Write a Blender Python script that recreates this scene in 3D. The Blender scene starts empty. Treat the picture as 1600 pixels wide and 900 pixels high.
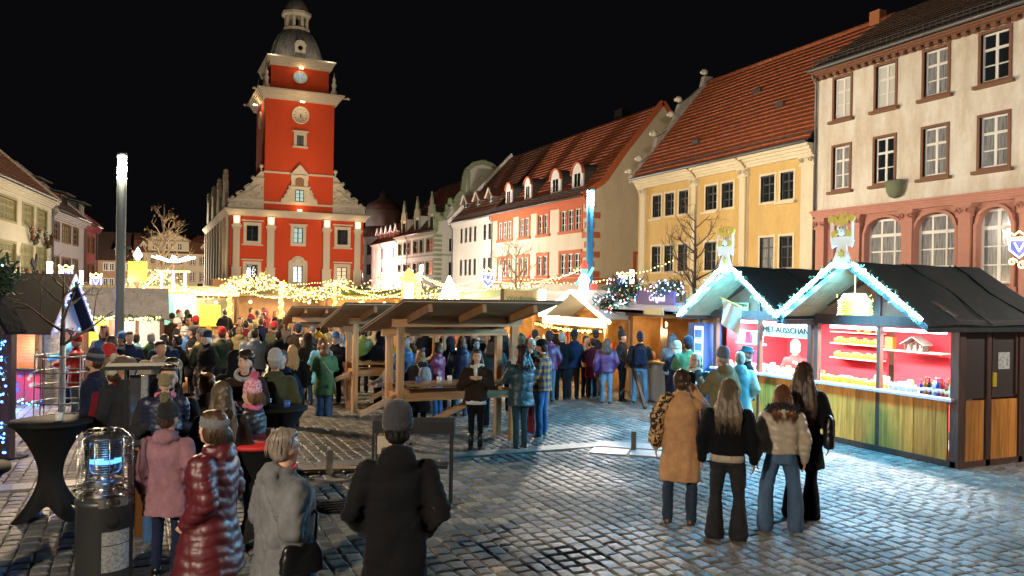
import bpy, bmesh, math, random
import numpy as np
from mathutils import Vector, Matrix, noise
R = math.radians; PI = math.pi
rnd = random.Random(11)
S = bpy.context.scene
COL = S.collection
# ------------------------------------------------ camera
cam_d = bpy.data.cameras.new('camera'); cam = bpy.data.objects.new('camera', cam_d); COL.objects.link(cam)
cam.location = (0, 0, 2.62)
cam.rotation_euler = (Matrix.Rotation(R(-24.7), 4, 'Z') @ Matrix.Rotation(R(90), 4, 'X') @ Matrix.Rotation(R(0.95), 4, 'Z')).to_euler()
cam_d.sensor_width = 36; cam_d.lens = 36*1250/1600; cam_d.shift_y = 10/1600
cam_d.clip_start = .1; cam_d.clip_end = 900
S.camera = cam
# ------------------------------------------------ night sky
wd = bpy.data.worlds.new('World'); S.world = wd; wd.use_nodes = True
wn = wd.node_tree.nodes; bg = wn['Background']
sky = wn.new('ShaderNodeTexSky'); sky.sky_type = 'NISHITA'; sky.sun_disc = False
sky.sun_elevation = R(-4); sky.sun_rotation = R(200)
mx = wn.new('ShaderNodeMix'); mx.data_type = 'RGBA'; mx.inputs[0].default_value = .97
wd.node_tree.links.new(sky.outputs[0], mx.inputs[6]); mx.inputs[7].default_value = (.03, .030, .036, 1)
wd.node_tree.links.new(mx.outputs[2], bg.inputs[0]); bg.inputs[1].default_value = .065
S.view_settings.view_transform = 'Standard'; S.view_settings.look = 'None'
S.view_settings.exposure = 0.5; S.view_settings.gamma = 1
S.render.engine = 'CYCLES'
cy = S.cycles
cy.use_denoising = True; cy.max_bounces = 5; cy.diffuse_bounces = 3; cy.glossy_bounces = 3; cy.transmission_bounces = 4
cy.sample_clamp_indirect = 2.5; cy.sample_clamp_direct = 0; cy.caustics_reflective = False; cy.caustics_refractive = False
cy.use_light_tree = True; cy.use_adaptive_sampling = True; cy.adaptive_threshold = .015
# moonlight: the one faint sun lamp
sd = bpy.data.lights.new('moon', 'SUN'); sd.energy = .01; sd.angle = R(.5); sd.color = (.8, .88, 1)
so = bpy.data.objects.new('moon', sd); so.rotation_euler = (R(40), 0, R(200)); COL.objects.link(so)
LIGHTK = 1.0
def lamp(kind, loc, power, col=(1, .8, .55), size=.15, target=None, spot=60, blend=.6, name='light_source', sy=None):
    d = bpy.data.lights.new(name, kind); d.energy = power*LIGHTK; d.color = col
    if kind == 'AREA':
        d.size = size
        if sy: d.shape = 'RECTANGLE'; d.size_y = sy
    else: d.shadow_soft_size = size
    if kind == 'SPOT': d.spot_size = R(spot); d.spot_blend = blend
    o = bpy.data.objects.new(name, d); o.location = loc; COL.objects.link(o)
    if target is not None:
        o.rotation_euler = (Vector(target)-Vector(loc)).to_track_quat('-Z', 'Y').to_euler()
    return o
# ------------------------------------------------ materials
MC = {}
def mat(name, col, rough=.7, metal=0, bump=0, bscale=20, var=0, vscale=3, emit=0, ecol=None, spec=.5, stretch=None, sheen=0, trans=0, bd=.02, var2=None):
    key = name
    if key in MC: return MC[key]
    m = bpy.data.materials.new(name); m.use_nodes = True; nt = m.node_tree; b = nt.nodes['Principled BSDF']; L = nt.links
    b.inputs['Base Color'].default_value = (*col, 1); b.inputs['Roughness'].default_value = rough
    b.inputs['Metallic'].default_value = metal; b.inputs['Specular IOR Level'].default_value = spec
    if sheen: b.inputs['Sheen Weight'].default_value = sheen
    if trans: b.inputs['Transmission Weight'].default_value = trans
    tc = nt.nodes.new('ShaderNodeTexCoord'); mp = nt.nodes.new('ShaderNodeMapping'); L.new(tc.outputs['Object'], mp.inputs[0])
    if stretch: mp.inputs['Scale'].default_value = stretch
    if var:
        n = nt.nodes.new('ShaderNodeTexNoise'); n.inputs['Scale'].default_value = vscale; n.inputs['Detail'].default_value = 5; n.inputs['Roughness'].default_value = .65
        L.new(mp.outputs[0], n.inputs[0])
        r = nt.nodes.new('ShaderNodeValToRGB'); r.color_ramp.elements[0].position = .3; r.color_ramp.elements[1].position = .7
        a = tuple(c*(1-var) for c in col); c2 = var2 or tuple(min(1, c*(1+var)) for c in col)
        r.color_ramp.elements[0].color = (*a, 1); r.color_ramp.elements[1].color = (*c2, 1)
        L.new(n.outputs[0], r.inputs[0]); L.new(r.outputs[0], b.inputs['Base Color'])
    if bump:
        n = nt.nodes.new('ShaderNodeTexNoise'); n.inputs['Scale'].default_value = bscale; n.inputs['Detail'].default_value = 4
        L.new(mp.outputs[0], n.inputs[0])
        bp = nt.nodes.new('ShaderNodeBump'); bp.inputs['Strength'].default_value = bump; bp.inputs['Distance'].default_value = bd
        L.new(n.outputs[0], bp.inputs['Height']); L.new(bp.outputs[0], b.inputs['Normal'])
    if emit:
        b.inputs['Emission Color'].default_value = (*(ecol or col), 1); b.inputs['Emission Strength'].default_value = emit
    MC[key] = m
    return m
def plaster(name, col, stain=(.25, .2, .14), amt=.35, rough=.85):
    if name in MC: return MC[name]
    m = mat(name, col, rough, bump=.25, bscale=14, bd=.01); nt = m.node_tree; L = nt.links; b = nt.nodes['Principled BSDF']
    tc = nt.nodes.new('ShaderNodeTexCoord'); mp = nt.nodes.new('ShaderNodeMapping'); mp.inputs['Scale'].default_value = (.7, .7, .22); L.new(tc.outputs['Object'], mp.inputs[0])
    n = nt.nodes.new('ShaderNodeTexNoise'); n.inputs['Scale'].default_value = 1.3; n.inputs['Detail'].default_value = 8; n.inputs['Roughness'].default_value = .7; L.new(mp.outputs[0], n.inputs[0])
    r = nt.nodes.new('ShaderNodeValToRGB'); r.color_ramp.elements[0].position = .42; r.color_ramp.elements[1].position = .75
    r.color_ramp.elements[0].color = (0, 0, 0, 1); r.color_ramp.elements[1].color = (amt, amt, amt, 1); L.new(n.outputs[0], r.inputs[0])
    n2 = nt.nodes.new('ShaderNodeTexNoise'); n2.inputs['Scale'].default_value = 6; n2.inputs['Detail'].default_value = 6; L.new(tc.outputs['Object'], n2.inputs[0])
    r2 = nt.nodes.new('ShaderNodeValToRGB'); r2.color_ramp.elements[0].color = (*[c*.86 for c in col], 1); r2.color_ramp.elements[1].color = (*[min(1, c*1.08) for c in col], 1); L.new(n2.outputs[0], r2.inputs[0])
    x = nt.nodes.new('ShaderNodeMix'); x.data_type = 'RGBA'; L.new(r.outputs[0], x.inputs[0]); L.new(r2.outputs[0], x.inputs[6]); x.inputs[7].default_value = (*stain, 1)
    L.new(x.outputs[2], b.inputs['Base Color'])
    return m
def wood(name, col, axis=2, rough=.6, dark=.45):
    """axis = grain direction in object space; colour shifts a little from one piece to the next"""
    if name in MC: return MC[name]
    m = mat(name, col, rough); nt = m.node_tree; L = nt.links; b = nt.nodes['Principled BSDF']
    tc = nt.nodes.new('ShaderNodeTexCoord'); mp = nt.nodes.new('ShaderNodeMapping'); sc = [14, 14, 14]; sc[axis] = 1.1
    mp.inputs['Scale'].default_value = sc; L.new(tc.outputs['Object'], mp.inputs[0])
    oi = nt.nodes.new('ShaderNodeObjectInfo'); ad = nt.nodes.new('ShaderNodeVectorMath'); ad.operation = 'ADD'
    cx = nt.nodes.new('ShaderNodeCombineXYZ')
    mu = nt.nodes.new('ShaderNodeMath'); mu.operation = 'MULTIPLY'; mu.inputs[1].default_value = 37; L.new(oi.outputs['Random'], mu.inputs[0])
    for i in range(3): L.new(mu.outputs[0], cx.inputs[i])
    L.new(mp.outputs[0], ad.inputs[0]); L.new(cx.outputs[0], ad.inputs[1])
    n = nt.nodes.new('ShaderNodeTexNoise'); n.inputs['Scale'].default_value = 1.0; n.inputs['Detail'].default_value = 6; n.inputs['Distortion'].default_value = 1.2; L.new(ad.outputs[0], n.inputs[0])
    r = nt.nodes.new('ShaderNodeValToRGB'); r.color_ramp.elements[0].position = .33; r.color_ramp.elements[1].position = .62
    r.color_ramp.elements[0].color = (*[c*dark for c in col], 1); r.color_ramp.elements[1].color = (*col, 1); L.new(n.outputs[0], r.inputs[0])
    hv = nt.nodes.new('ShaderNodeHueSaturation'); L.new(r.outputs[0], hv.inputs['Color'])
    mr = nt.nodes.new('ShaderNodeMapRange'); mr.inputs[3].default_value = .72; mr.inputs[4].default_value = 1.15; L.new(oi.outputs['Random'], mr.inputs[0]); L.new(mr.outputs[0], hv.inputs['Value'])
    L.new(hv.outputs[0], b.inputs['Base Color'])
    bp = nt.nodes.new('ShaderNodeBump'); bp.inputs['Strength'].default_value = .3; bp.inputs['Distance'].default_value = .01; L.new(n.outputs[0], bp.inputs['Height']); L.new(bp.outputs[0], b.inputs['Normal'])
    return m
def glow(name, col, strength, base=None):
    return mat(name, base or tuple(c*.3 for c in col), .4, emit=strength, ecol=col)
# ------------------------------------------------ mesh building
class MB:
    def __init__(s): s.v = []; s.f = []; s.sm = []
    def add(s, vs, fs, smooth=False):
        o = len(s.v); s.v += [tuple(v) for v in vs]; s.f += [tuple(i+o for i in f) for f in fs]; s.sm += [smooth]*len(fs); return s
    def box(s, x0, x1, y0, y1, z0, z1):
        if x0 > x1: x0, x1 = x1, x0
        if y0 > y1: y0, y1 = y1, y0
        if z0 > z1: z0, z1 = z1, z0
        return s.add([(x0,y0,z0),(x1,y0,z0),(x1,y1,z0),(x0,y1,z0),(x0,y0,z1),(x1,y0,z1),(x1,y1,z1),(x0,y1,z1)],
            [(3,2,1,0),(4,5,6,7),(0,1,5,4),(1,2,6,5),(2,3,7,6),(3,0,4,7)])
    def bar(s, a, b, w, h=None, up=(0,0,1)):
        h = h or w; a = Vector(a); b = Vector(b); d = (b-a).normalized(); up = Vector(up)
        if abs(d.dot(up)) > .98: up = Vector((1,0,0))
        x = d.cross(up).normalized(); y = x.cross(d)
        vs = [p+x*(sx*w/2)+y*(sy*h/2) for p in (a, b) for sx, sy in ((-1,-1),(1,-1),(1,1),(-1,1))]
        return s.add(vs, [(0,1,2,3),(7,6,5,4),(0,4,5,1),(1,5,6,2),(2,6,7,3),(3,7,4,0)])
    def tube(s, pts, r, n=8, caps=True):
        pts = [Vector(p) for p in pts]; rr = r if isinstance(r, (list, tuple)) else [r]*len(pts); vs = []; prev = None
        for i, p in enumerate(pts):
            d = (pts[min(i+1, len(pts)-1)]-pts[max(i-1, 0)])
            d = d.normalized() if d.length > 1e-9 else Vector((0,0,1))
            if prev is None: x = d.orthogonal().normalized()
            else:
                x = prev-d*prev.dot(d); x = x.normalized() if x.length > 1e-6 else d.orthogonal().normalized()
            prev = x; y = d.cross(x)
            vs += [p+(x*math.cos(2*PI*k/n)+y*math.sin(2*PI*k/n))*rr[i] for k in range(n)]
        fs = [(i*n+k, i*n+(k+1) % n, (i+1)*n+(k+1) % n, (i+1)*n+k) for i in range(len(pts)-1) for k in range(n)]
        if caps: fs += [tuple(range(n-1, -1, -1)), tuple((len(pts)-1)*n+k for k in range(n))]
        return s.add(vs, fs, True)
    def lathe(s, prof, c=(0,0,0), n=16, sx=1, sy=1, a0=0):
        vs = [(c[0]+r*sx*math.cos(a0+2*PI*k/n), c[1]+r*sy*math.sin(a0+2*PI*k/n), c[2]+z) for r, z in prof for k in range(n)]
        fs = [(i*n+k, i*n+(k+1) % n, (i+1)*n+(k+1) % n, (i+1)*n+k) for i in range(len(prof)-1) for k in range(n)]
        if prof[0][0] > 1e-4: fs.append(tuple(range(n-1, -1, -1)))
        if prof[-1][0] > 1e-4: fs.append(tuple((len(prof)-1)*n+k for k in range(n)))
        return s.add(vs, fs, n > 8)
    def ell(s, c, r, n=10, m=6, rot=None):
        r = (r, r, r) if isinstance(r, (int, float)) else r; vs = []
        for i in range(m+1):
            t = PI*i/m
            for k in range(n):
                v = Vector((r[0]*math.sin(t)*math.cos(2*PI*k/n), r[1]*math.sin(t)*math.sin(2*PI*k/n), -r[2]*math.cos(t)))
                if rot is not None: v = rot @ v
                vs.append(v+Vector(c))
        fs = [(i*n+k, i*n+(k+1) % n, (i+1)*n+(k+1) % n, (i+1)*n+k) for i in range(m) for k in range(n)]
        return s.add(vs, fs, True)
    def prism(s, poly, y0, y1, axis='y'):
        """polygon in (x,z) extruded along y (or (y,z) along x when axis='x')"""
        n = len(poly)
        if axis == 'y': vs = [(p[0], y, p[1]) for y in (y0, y1) for p in poly]
        elif axis == 'x': vs = [(y, p[0], p[1]) for y in (y0, y1) for p in poly]
        else: vs = [(p[0], p[1], y) for y in (y0, y1) for p in poly]
        return s.add(vs, [tuple(range(n)), tuple(range(2*n-1, n-1, -1))]+[(k, k+n, (k+1) % n+n, (k+1) % n) for k in range(n)])
    def mesh(s, name, m):
        me = bpy.data.meshes.new(name); me.from_pydata(s.v, [], s.f)
        me.polygons.foreach_set('use_smooth', s.sm)
        for x in (m if isinstance(m, (list, tuple)) else [m]):
            me.materials.append(x)
        bm = bmesh.new(); bm.from_mesh(me); bmesh.ops.recalc_face_normals(bm, faces=bm.faces); bm.to_mesh(me); bm.free()
        return me
    def build(s, name, m, parent=None, **k):
        return put(name, s.mesh(name, m), parent, **k)
def put(name, me, parent=None, loc=None, rot=None, scale=None, label=None, cat=None, group=None, kind=None):
    o = bpy.data.objects.new(name, me); COL.objects.link(o)
    if parent is not None: o.parent = parent
    if loc is not None: o.location = loc
    if rot is not None: o.rotation_euler = rot
    if scale is not None: o.scale = scale if isinstance(scale, (tuple, list, Vector)) else (scale,)*3
    tag(o, label, cat, group, kind)
    return o
def tag(o, label=None, cat=None, group=None, kind=None):
    if label: o['label'] = label
    if cat: o['category'] = cat
    if group: o['group'] = group
    if kind: o['kind'] = kind
    return o
def thing(name, label, cat, loc=(0,0,0), rz=0, group=None):
    return put(name, None, None, loc=loc, rot=(0, 0, R(rz)), label=label, cat=cat, group=group)
def copy_tree(o, parent=None):
    c = o.copy(); COL.objects.link(c); c.parent = parent
    for ch in o.children: copy_tree(ch, c)
    return c
# ------------------------------------------------ common materials
M_glassd = mat('dark_window_glass', (.012, .016, .02), .06, spec=.8)
M_glassw = mat('warm_lit_window_glass', (.5, .42, .28), .2, emit=.35, ecol=(1, .8, .5))
M_glassc = mat('curtained_window_glass', (.22, .23, .24), .12, var=.6, vscale=2.5, spec=.7, stretch=(7,1,.5))
M_white = mat('white_window_paint', (.72, .71, .68), .5, bump=.05)
M_lead = mat('lead_gutter_metal', (.12, .12, .125), .5, metal=.6)
M_sand = plaster('pale_sandstone', (.56, .49, .38), amt=.25)
M_iron = mat('dark_iron', (.02, .02, .022), .5, metal=.7)
# ================================================ GROUND
def ground_mat():
    m = bpy.data.materials.new('square_paving'); m.use_nodes = True; nt = m.node_tree; L = nt.links; b = nt.nodes['Principled BSDF']
    tc = nt.nodes.new('ShaderNodeTexCoord')
    br = nt.nodes.new('ShaderNodeTexBrick'); br.inputs['Scale'].default_value = 1; br.offset = .5
    br.inputs['Brick Width'].default_value = .2; br.inputs['Row Height'].default_value = .16; br.inputs['Mortar Size'].default_value = .012; br.inputs['Mortar Smooth'].default_value = .4
    br.inputs['Color1'].default_value = (.15, .14, .125, 1); br.inputs['Color2'].default_value = (.09, .085, .078, 1); br.inputs['Mortar'].default_value = (.012, .011, .01, 1)
    mp = nt.nodes.new('ShaderNodeMapping'); mp.inputs['Rotation'].default_value = (0, 0, R(90)); L.new(tc.outputs['Object'], mp.inputs[0]); L.new(mp.outputs[0], br.inputs[0])
    n = nt.nodes.new('ShaderNodeTexNoise'); n.inputs['Scale'].default_value = 9; n.inputs['Detail'].default_value = 5; L.new(tc.outputs['Object'], n.inputs[0])
    mm = nt.nodes.new('ShaderNodeMath'); mm.operation = 'MULTIPLY_ADD'; mm.inputs[1].default_value = .8; L.new(n.outputs[0], mm.inputs[0]); 
    iv = nt.nodes.new('ShaderNodeMath'); iv.operation = 'SUBTRACT'; iv.inputs[0].default_value = 1; L.new(br.outputs['Fac'], iv.inputs[1]); L.new(iv.outputs[0], mm.inputs[2])
    bp = nt.nodes.new('ShaderNodeBump'); bp.inputs['Distance'].default_value = .03; bp.inputs['Strength'].default_value = .8; L.new(mm.outputs[0], bp.inputs['Height']); L.new(bp.outputs[0], b.inputs['Normal'])
    L.new(br.outputs[0], b.inputs['Base Color']); b.inputs['Roughness'].default_value = .45
    return m
def cobble_mat():
    m = bpy.data.materials.new('worn_granite_cobble'); m.use_nodes = True; nt = m.node_tree; L = nt.links; b = nt.nodes['Principled BSDF']
    at = nt.nodes.new('ShaderNodeAttribute'); at.attribute_name = 'shade'; oi = nt.nodes.new('ShaderNodeObjectInfo')
    a = nt.nodes.new('ShaderNodeMath'); L.new(at.outputs['Fac'], a.inputs[0]); L.new(oi.outputs['Random'], a.inputs[1])
    fr = nt.nodes.new('ShaderNodeMath'); fr.operation = 'FRACT'; L.new(a.outputs[0], fr.inputs[0])
    r = nt.nodes.new('ShaderNodeValToRGB'); e = r.color_ramp.elements; e[0].color = (.10, .097, .09, 1); e[1].color = (.30, .265, .215, 1); e.new(.5).color = (.155, .148, .135, 1); e.new(.8).color = (.20, .19, .17, 1)
    L.new(fr.outputs[0], r.inputs[0])
    g = nt.nodes.new('ShaderNodeNewGeometry')
    n = nt.nodes.new('ShaderNodeTexNoise'); n.inputs['Scale'].default_value = 28; n.inputs['Detail'].default_value = 6; n.inputs['Roughness'].default_value = .7; L.new(g.outputs['Position'], n.inputs[0])
    n3 = nt.nodes.new('ShaderNodeTexNoise'); n3.inputs['Scale'].default_value = .55; n3.inputs['Detail'].default_value = 3; L.new(g.outputs['Position'], n3.inputs[0])
    mr = nt.nodes.new('ShaderNodeMapRange'); mr.inputs[1].default_value = .35; mr.inputs[2].default_value = .65; mr.inputs[3].default_value = .6; mr.inputs[4].default_value = 1.25; L.new(n.outputs[0], mr.inputs[0])
    hv = nt.nodes.new('ShaderNodeHueSaturation'); L.new(r.outputs[0], hv.inputs['Color']); L.new(mr.outputs[0], hv.inputs['Value']); L.new(hv.outputs[0], b.inputs['Base Color'])
    bp = nt.nodes.new('ShaderNodeBump'); bp.inputs['Distance'].default_value = .012; bp.inputs['Strength'].default_value = .9; L.new(n.outputs[0], bp.inputs['Height']); L.new(bp.outputs[0], b.inputs['Normal'])
    m2 = nt.nodes.new('ShaderNodeMapRange'); m2.inputs[1].default_value = .4; m2.inputs[2].default_value = .6; m2.inputs[3].default_value = .40; m2.inputs[4].default_value = .66; L.new(n3.outputs[0], m2.inputs[0]); L.new(m2.outputs[0], b.inputs['Roughness'])
    b.inputs['Specular IOR Level'].default_value = .45
    return m
M_cob = cobble_mat()
gm = MB(); gm.add([(-400,-300,0),(500,-300,0),(500,600,0),(-400,600,0)], [(0,1,2,3)])
ground = gm.build('ground', ground_mat(), kind='structure')
def cobble_geo(w, l, h, rg):
    """a worn sett: skirt, bevel ring and a slightly domed, uneven top"""
    j = lambda a: rg.uniform(-a, a); W, D = w/2, l/2
    o = [(-W+j(.008), -D+j(.008)), (W+j(.008), -D+j(.008)), (W+j(.008), D+j(.008)), (-W+j(.008), D+j(.008))]
    b = .018; tilt = (j(.03), j(.03))
    v = [(x, y, -.01) for x, y in o]+[(x, y, h-.012+x*tilt[0]+y*tilt[1]) for x, y in o]+[(x*(1-b/W*1.1), y*(1-b/D*1.1), h+x*tilt[0]+y*tilt[1]+j(.002)) for x, y in o]
    v.append((j(.01), j(.01), h+.004+j(.003)))
    f = [(0,1,5,4),(1,2,6,5),(2,3,7,6),(3,0,4,7),(4,5,9,8),(5,6,10,9),(6,7,11,10),(7,4,8,11),(8,9,12),(9,10,12),(10,11,12),(11,8,12)]
    return v, f
YS = 12.02      # flagstone strip across the square
cob = []
rg = random.Random(3)
sy, cyw = math.sin(R(24.7)), math.cos(R(24.7))
def in_view(x, y, lim):
    d = x*sy+y*cyw; u = (x*cyw-y*sy)
    return 6.6 < d < lim and abs(u) < .665*d+.3
x = -12.
col_i = 0
while x < 22:
    w = rg.uniform(.135, .175); y = 3+rg.uniform(0, .2)
    while y < 27:
        l = rg.uniform(.15, .235)
        if y < YS-.2 < y+l: y = YS+.22; continue
        if in_view(x, y, 24): cob.append((x+w/2+(.5*math.sin(y*.35)*.05), y+l/2, w, l, (x*sy+y*cyw)))
        y += l+.012
    x += w+.011
cob.sort(key=lambda c: c[4])
protos = []
for i in range(10):
    b = MB(); w, l = rg.uniform(.135, .175), rg.uniform(.15, .235); b.add(*cobble_geo(w, l, .03, rg)); me = b.mesh('cobble', M_cob); protos.append((w, l, me))
vis = [c for c in cob if in_view(c[0], c[1], 99) and c[4] > 7.35]
near = set(id(c) for c in vis[:300])
jm = MB(); sh = []
for c in cob:
    if id(c) in near:
        w, l, me = min(protos, key=lambda p: abs(p[0]-c[2])+abs(p[1]-c[3]))
        put('cobble', me, ground, loc=(c[0], c[1], 0), rot=(0, 0, rg.uniform(-.03, .03)), scale=(c[2]/w, c[3]/l, 1))
    else:
        v, f = cobble_geo(c[2], c[3], .03, rg); n0 = len(jm.v)
        jm.add([(a+c[0], b_+c[1], z) for a, b_, z in v], f); sh += [rg.random()]*len(v)
me = jm.mesh('cobble_paving', M_cob); at = me.attributes.new('shade', 'FLOAT', 'POINT'); at.data.foreach_set('value', sh)
put('cobble_paving', me, ground, kind='stuff')
M_flag = mat('pale_flagstone', (.2, .185, .165), .5, bump=.5, bscale=25, var=.25, vscale=5)
x = -9.
while x < 14:
    l = rg.uniform(.7, 1.2); b = MB(); b.box(x, x+l-.012, YS-.17, YS+.19, -.01, .034+rg.uniform(0, .004)); b.build('flagstone', M_flag, ground); x += l

# ================================================ BUILDINGS (local x along facade as seen, y inward, z up)
def wall_grid(L, z0, z1, ops, depth=.18, thick=None, b=None, y=0):
    """front wall with recessed openings (u0,u1,za,zb)"""
    b = b or MB()
    us = sorted({0, L, *[o[0] for o in ops], *[o[1] for o in ops]}); zs = sorted({z0, z1, *[o[2] for o in ops], *[o[3] for o in ops]})
    us = [u for u in us if 0 <= u <= L]; zs = [z for z in zs if z0 <= z <= z1]
    for i in range(len(us)-1):
        for j in range(len(zs)-1):
            uc, zc = (us[i]+us[i+1])/2, (zs[j]+zs[j+1])/2
            if any(o[0] < uc < o[1] and o[2] < zc < o[3] for o in ops): continue
            b.add([(us[i], y, zs[j]), (us[i+1], y, zs[j]), (us[i+1], y, zs[j+1]), (us[i], y, zs[j+1])], [(0,1,2,3)])
    for u0, u1, a, c in ops:
        b.add([(u0,y,a),(u1,y,a),(u1,y,c),(u0,y,c),(u0,y+depth,a),(u1,y+depth,a),(u1,y+depth,c),(u0,y+depth,c)], [(0,4,5,1),(1,5,6,2),(2,6,7,3),(3,7,4,0),(4,5,6,7)])
    return b
def shell(b, L, D, z0, z1, sides=True):
    if sides: b.add([(0,0,z0),(0,D,z0),(0,D,z1),(0,0,z1),(L,0,z0),(L,D,z0),(L,D,z1),(L,0,z1)], [(0,1,2,3),(5,4,7,6),(1,5,6,2),(3,2,6,7)])
    return b
WINC = {}
def window(root, u0, u1, z0, z1, frame=M_white, pane=M_glassd, cols=2, rows=3, sur=None, sw=.12, sill=None, y=.1, transom=None, fw=.06, frot=None, surproud=.05, arch=0):
    w, h = round(u1-u0, 3), round(z1-z0, 3); key = (w, h, frame.name, cols, rows, fw, arch, transom)
    if key not in WINC:
        b = MB(); t = fw; b.box(0, t, 0, .06, 0, h); b.box(w-t, w, 0, .06, 0, h); b.box(t, w-t, 0, .06, 0, t); b.box(t, w-t, 0, .06, h-t, h)
        for i in range(1, cols):
            x = w*i/cols; q = t*(.75 if cols % 2 == 0 and i == cols//2 else .45); b.box(x-q, x+q, .003, .057, t, h-t)
        zz = [h*j/rows for j in range(1, rows)]
        for j, z in enumerate(zz):
            q = t*(.7 if (transom is not None and j == transom) else .3); b.box(t, w-t, .006, .05, z-q, z+q)
        WINC[key] = b.mesh('window', frame)
        p = MB(); p.box(t*.5, w-t*.5, .032, .045, t*.5, h-t*.5); WINC[key+('p',)] = p
    o = put('window', WINC[key], root, loc=(u0, y, z0))
    pk = key+('p', pane.name)
    if pk not in WINC: WINC[pk] = WINC[key+('p',)].mesh('pane', pane)
    put('pane', WINC[pk], o)
    if sur:
        b = MB(); p = -surproud; s = sw
        b.box(u0-s, u0, p, .12, z0-s, z1+s); b.box(u1, u1+s, p, .12, z0-s, z1+s); b.box(u0, u1, p, .12, z1, z1+s); b.box(u0, u1, p, .12, z0-s, z0)
        b.build('window_surround', sur, root)
    if sill:
        b = MB(); b.box(u0-.22, u1+.22, -.2, .1, z0-.22 if sur else z0-.1, z0-.1 if sur else z0); b.build('window_sill', sill, root)
    return o
def roof(root, A, B, C_, D_, m, n=14, step=.05, name='roof', sag=0, tile=.0):
    """stepped tile courses between eave A-B and ridge D-C (A,D left; B,C right)"""
    A, B, C_, D_ = map(Vector, (A, B, C_, D_)); nrm = (B-A).cross(D_-A).normalized()
    if nrm.z < 0: nrm = -nrm
    b = MB(); K = 12 if sag or tile else 1
    def pt(i, k, off):
        t = i/n; s = k/K; p = A.lerp(B, s).lerp(D_.lerp(C_, s), t)
        return p+nrm*(off+(sag*math.sin(s*PI*3+t*4)*.5 if sag else 0))
    for i in range(n):
        v = []; j = .012*rnd.random()
        for k in range(K+1): v += [pt(i-.18, k, step+j), pt(i+1, k, 0), pt(i-.18, k, -.02)]
        f = []
        for k in range(K): a = k*3; f += [(a, a+3, a+4, a+1), (a, a+2, a+5, a+3)]
        f += [(0, 1, 2), (K*3, K*3+2, K*3+1)]
        b.add(v, f)
    return b.build(name, m, root)
def gable(root, pts, y, m, name='gable_wall', th=.3, axis='x'):
    b = MB(); b.prism(pts, y, y+th, axis); return b.build(name, m, root)
def pipe(root, u, z0, z1, m=M_lead, y=-.12, name='drainpipe'):
    MB().tube([(u, y-.25, z1), (u, y-.2, z1-.25), (u, y, z1-.5), (u, y, z0)], .055, 8).build(name, m, root)
def gutter(root, u0, u1, y, z, m=M_lead, snow=None):
    b = MB(); b.tube([(u0, y, z), (u1, y, z)], .09, 8); b.build('gutter', m, root)
    if snow is not None:
        b = MB(); k = int((u1-u0)/.28); sy_, sz_ = snow
        for i in range(k+1): x = u0+i*(u1-u0)/k; b.box(x-.015, x+.015, sy_-.02, sy_, sz_, sz_+.34)
        for dz in (.06, .2, .34): b.box(u0, u1, sy_-.03, sy_+.01, sz_+dz, sz_+dz+.025)
        b.build('snow_guard', m, root)
def cornice(root, u0, u1, z0, z1, out, m, name='cornice', ends=True, y0=.02, steps=4):
    b = MB()
    for i in range(steps):
        t0, t1 = i/steps, (i+1)/steps; o = out*(.25+.75*((i+1)/steps)**1.4)
        b.box(u0-(o if ends else 0), u1+(o if ends else 0), -o, y0, z0+(z1-z0)*t0, z0+(z1-z0)*t1)
    return b.build(name, m, root)
def scroll(b, cx, cz, r, y0, y1, turns=1.3, w=.12, flip=1, n=18):
    for i in range(n):
        a0 = 2*PI*turns*i/n; a1 = 2*PI*turns*(i+1)/n; r0 = r*(1-.8*i/n); r1 = r*(1-.8*(i+1)/n)
        b.bar((cx+flip*r0*math.cos(a0), (y0+y1)/2, cz+r0*math.sin(a0)), (cx+flip*r1*math.cos(a1), (y0+y1)/2, cz+r1*math.sin(a1)), w, abs(y1-y0), up=(0,1,0))
TILE = mat('red_clay_roof_tiles', (.30, .085, .035), .75, bump=.5, bscale=30, var=.45, vscale=5, stretch=(1, 1, .6))
TILED = mat('dark_brown_roof_tiles', (.085, .05, .038), .8, bump=.5, bscale=30, var=.4, vscale=4)
TILEB = mat('brown_red_roof_tiles', (.17, .065, .035), .8, bump=.5, bscale=30, var=.4, vscale=4)

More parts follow.
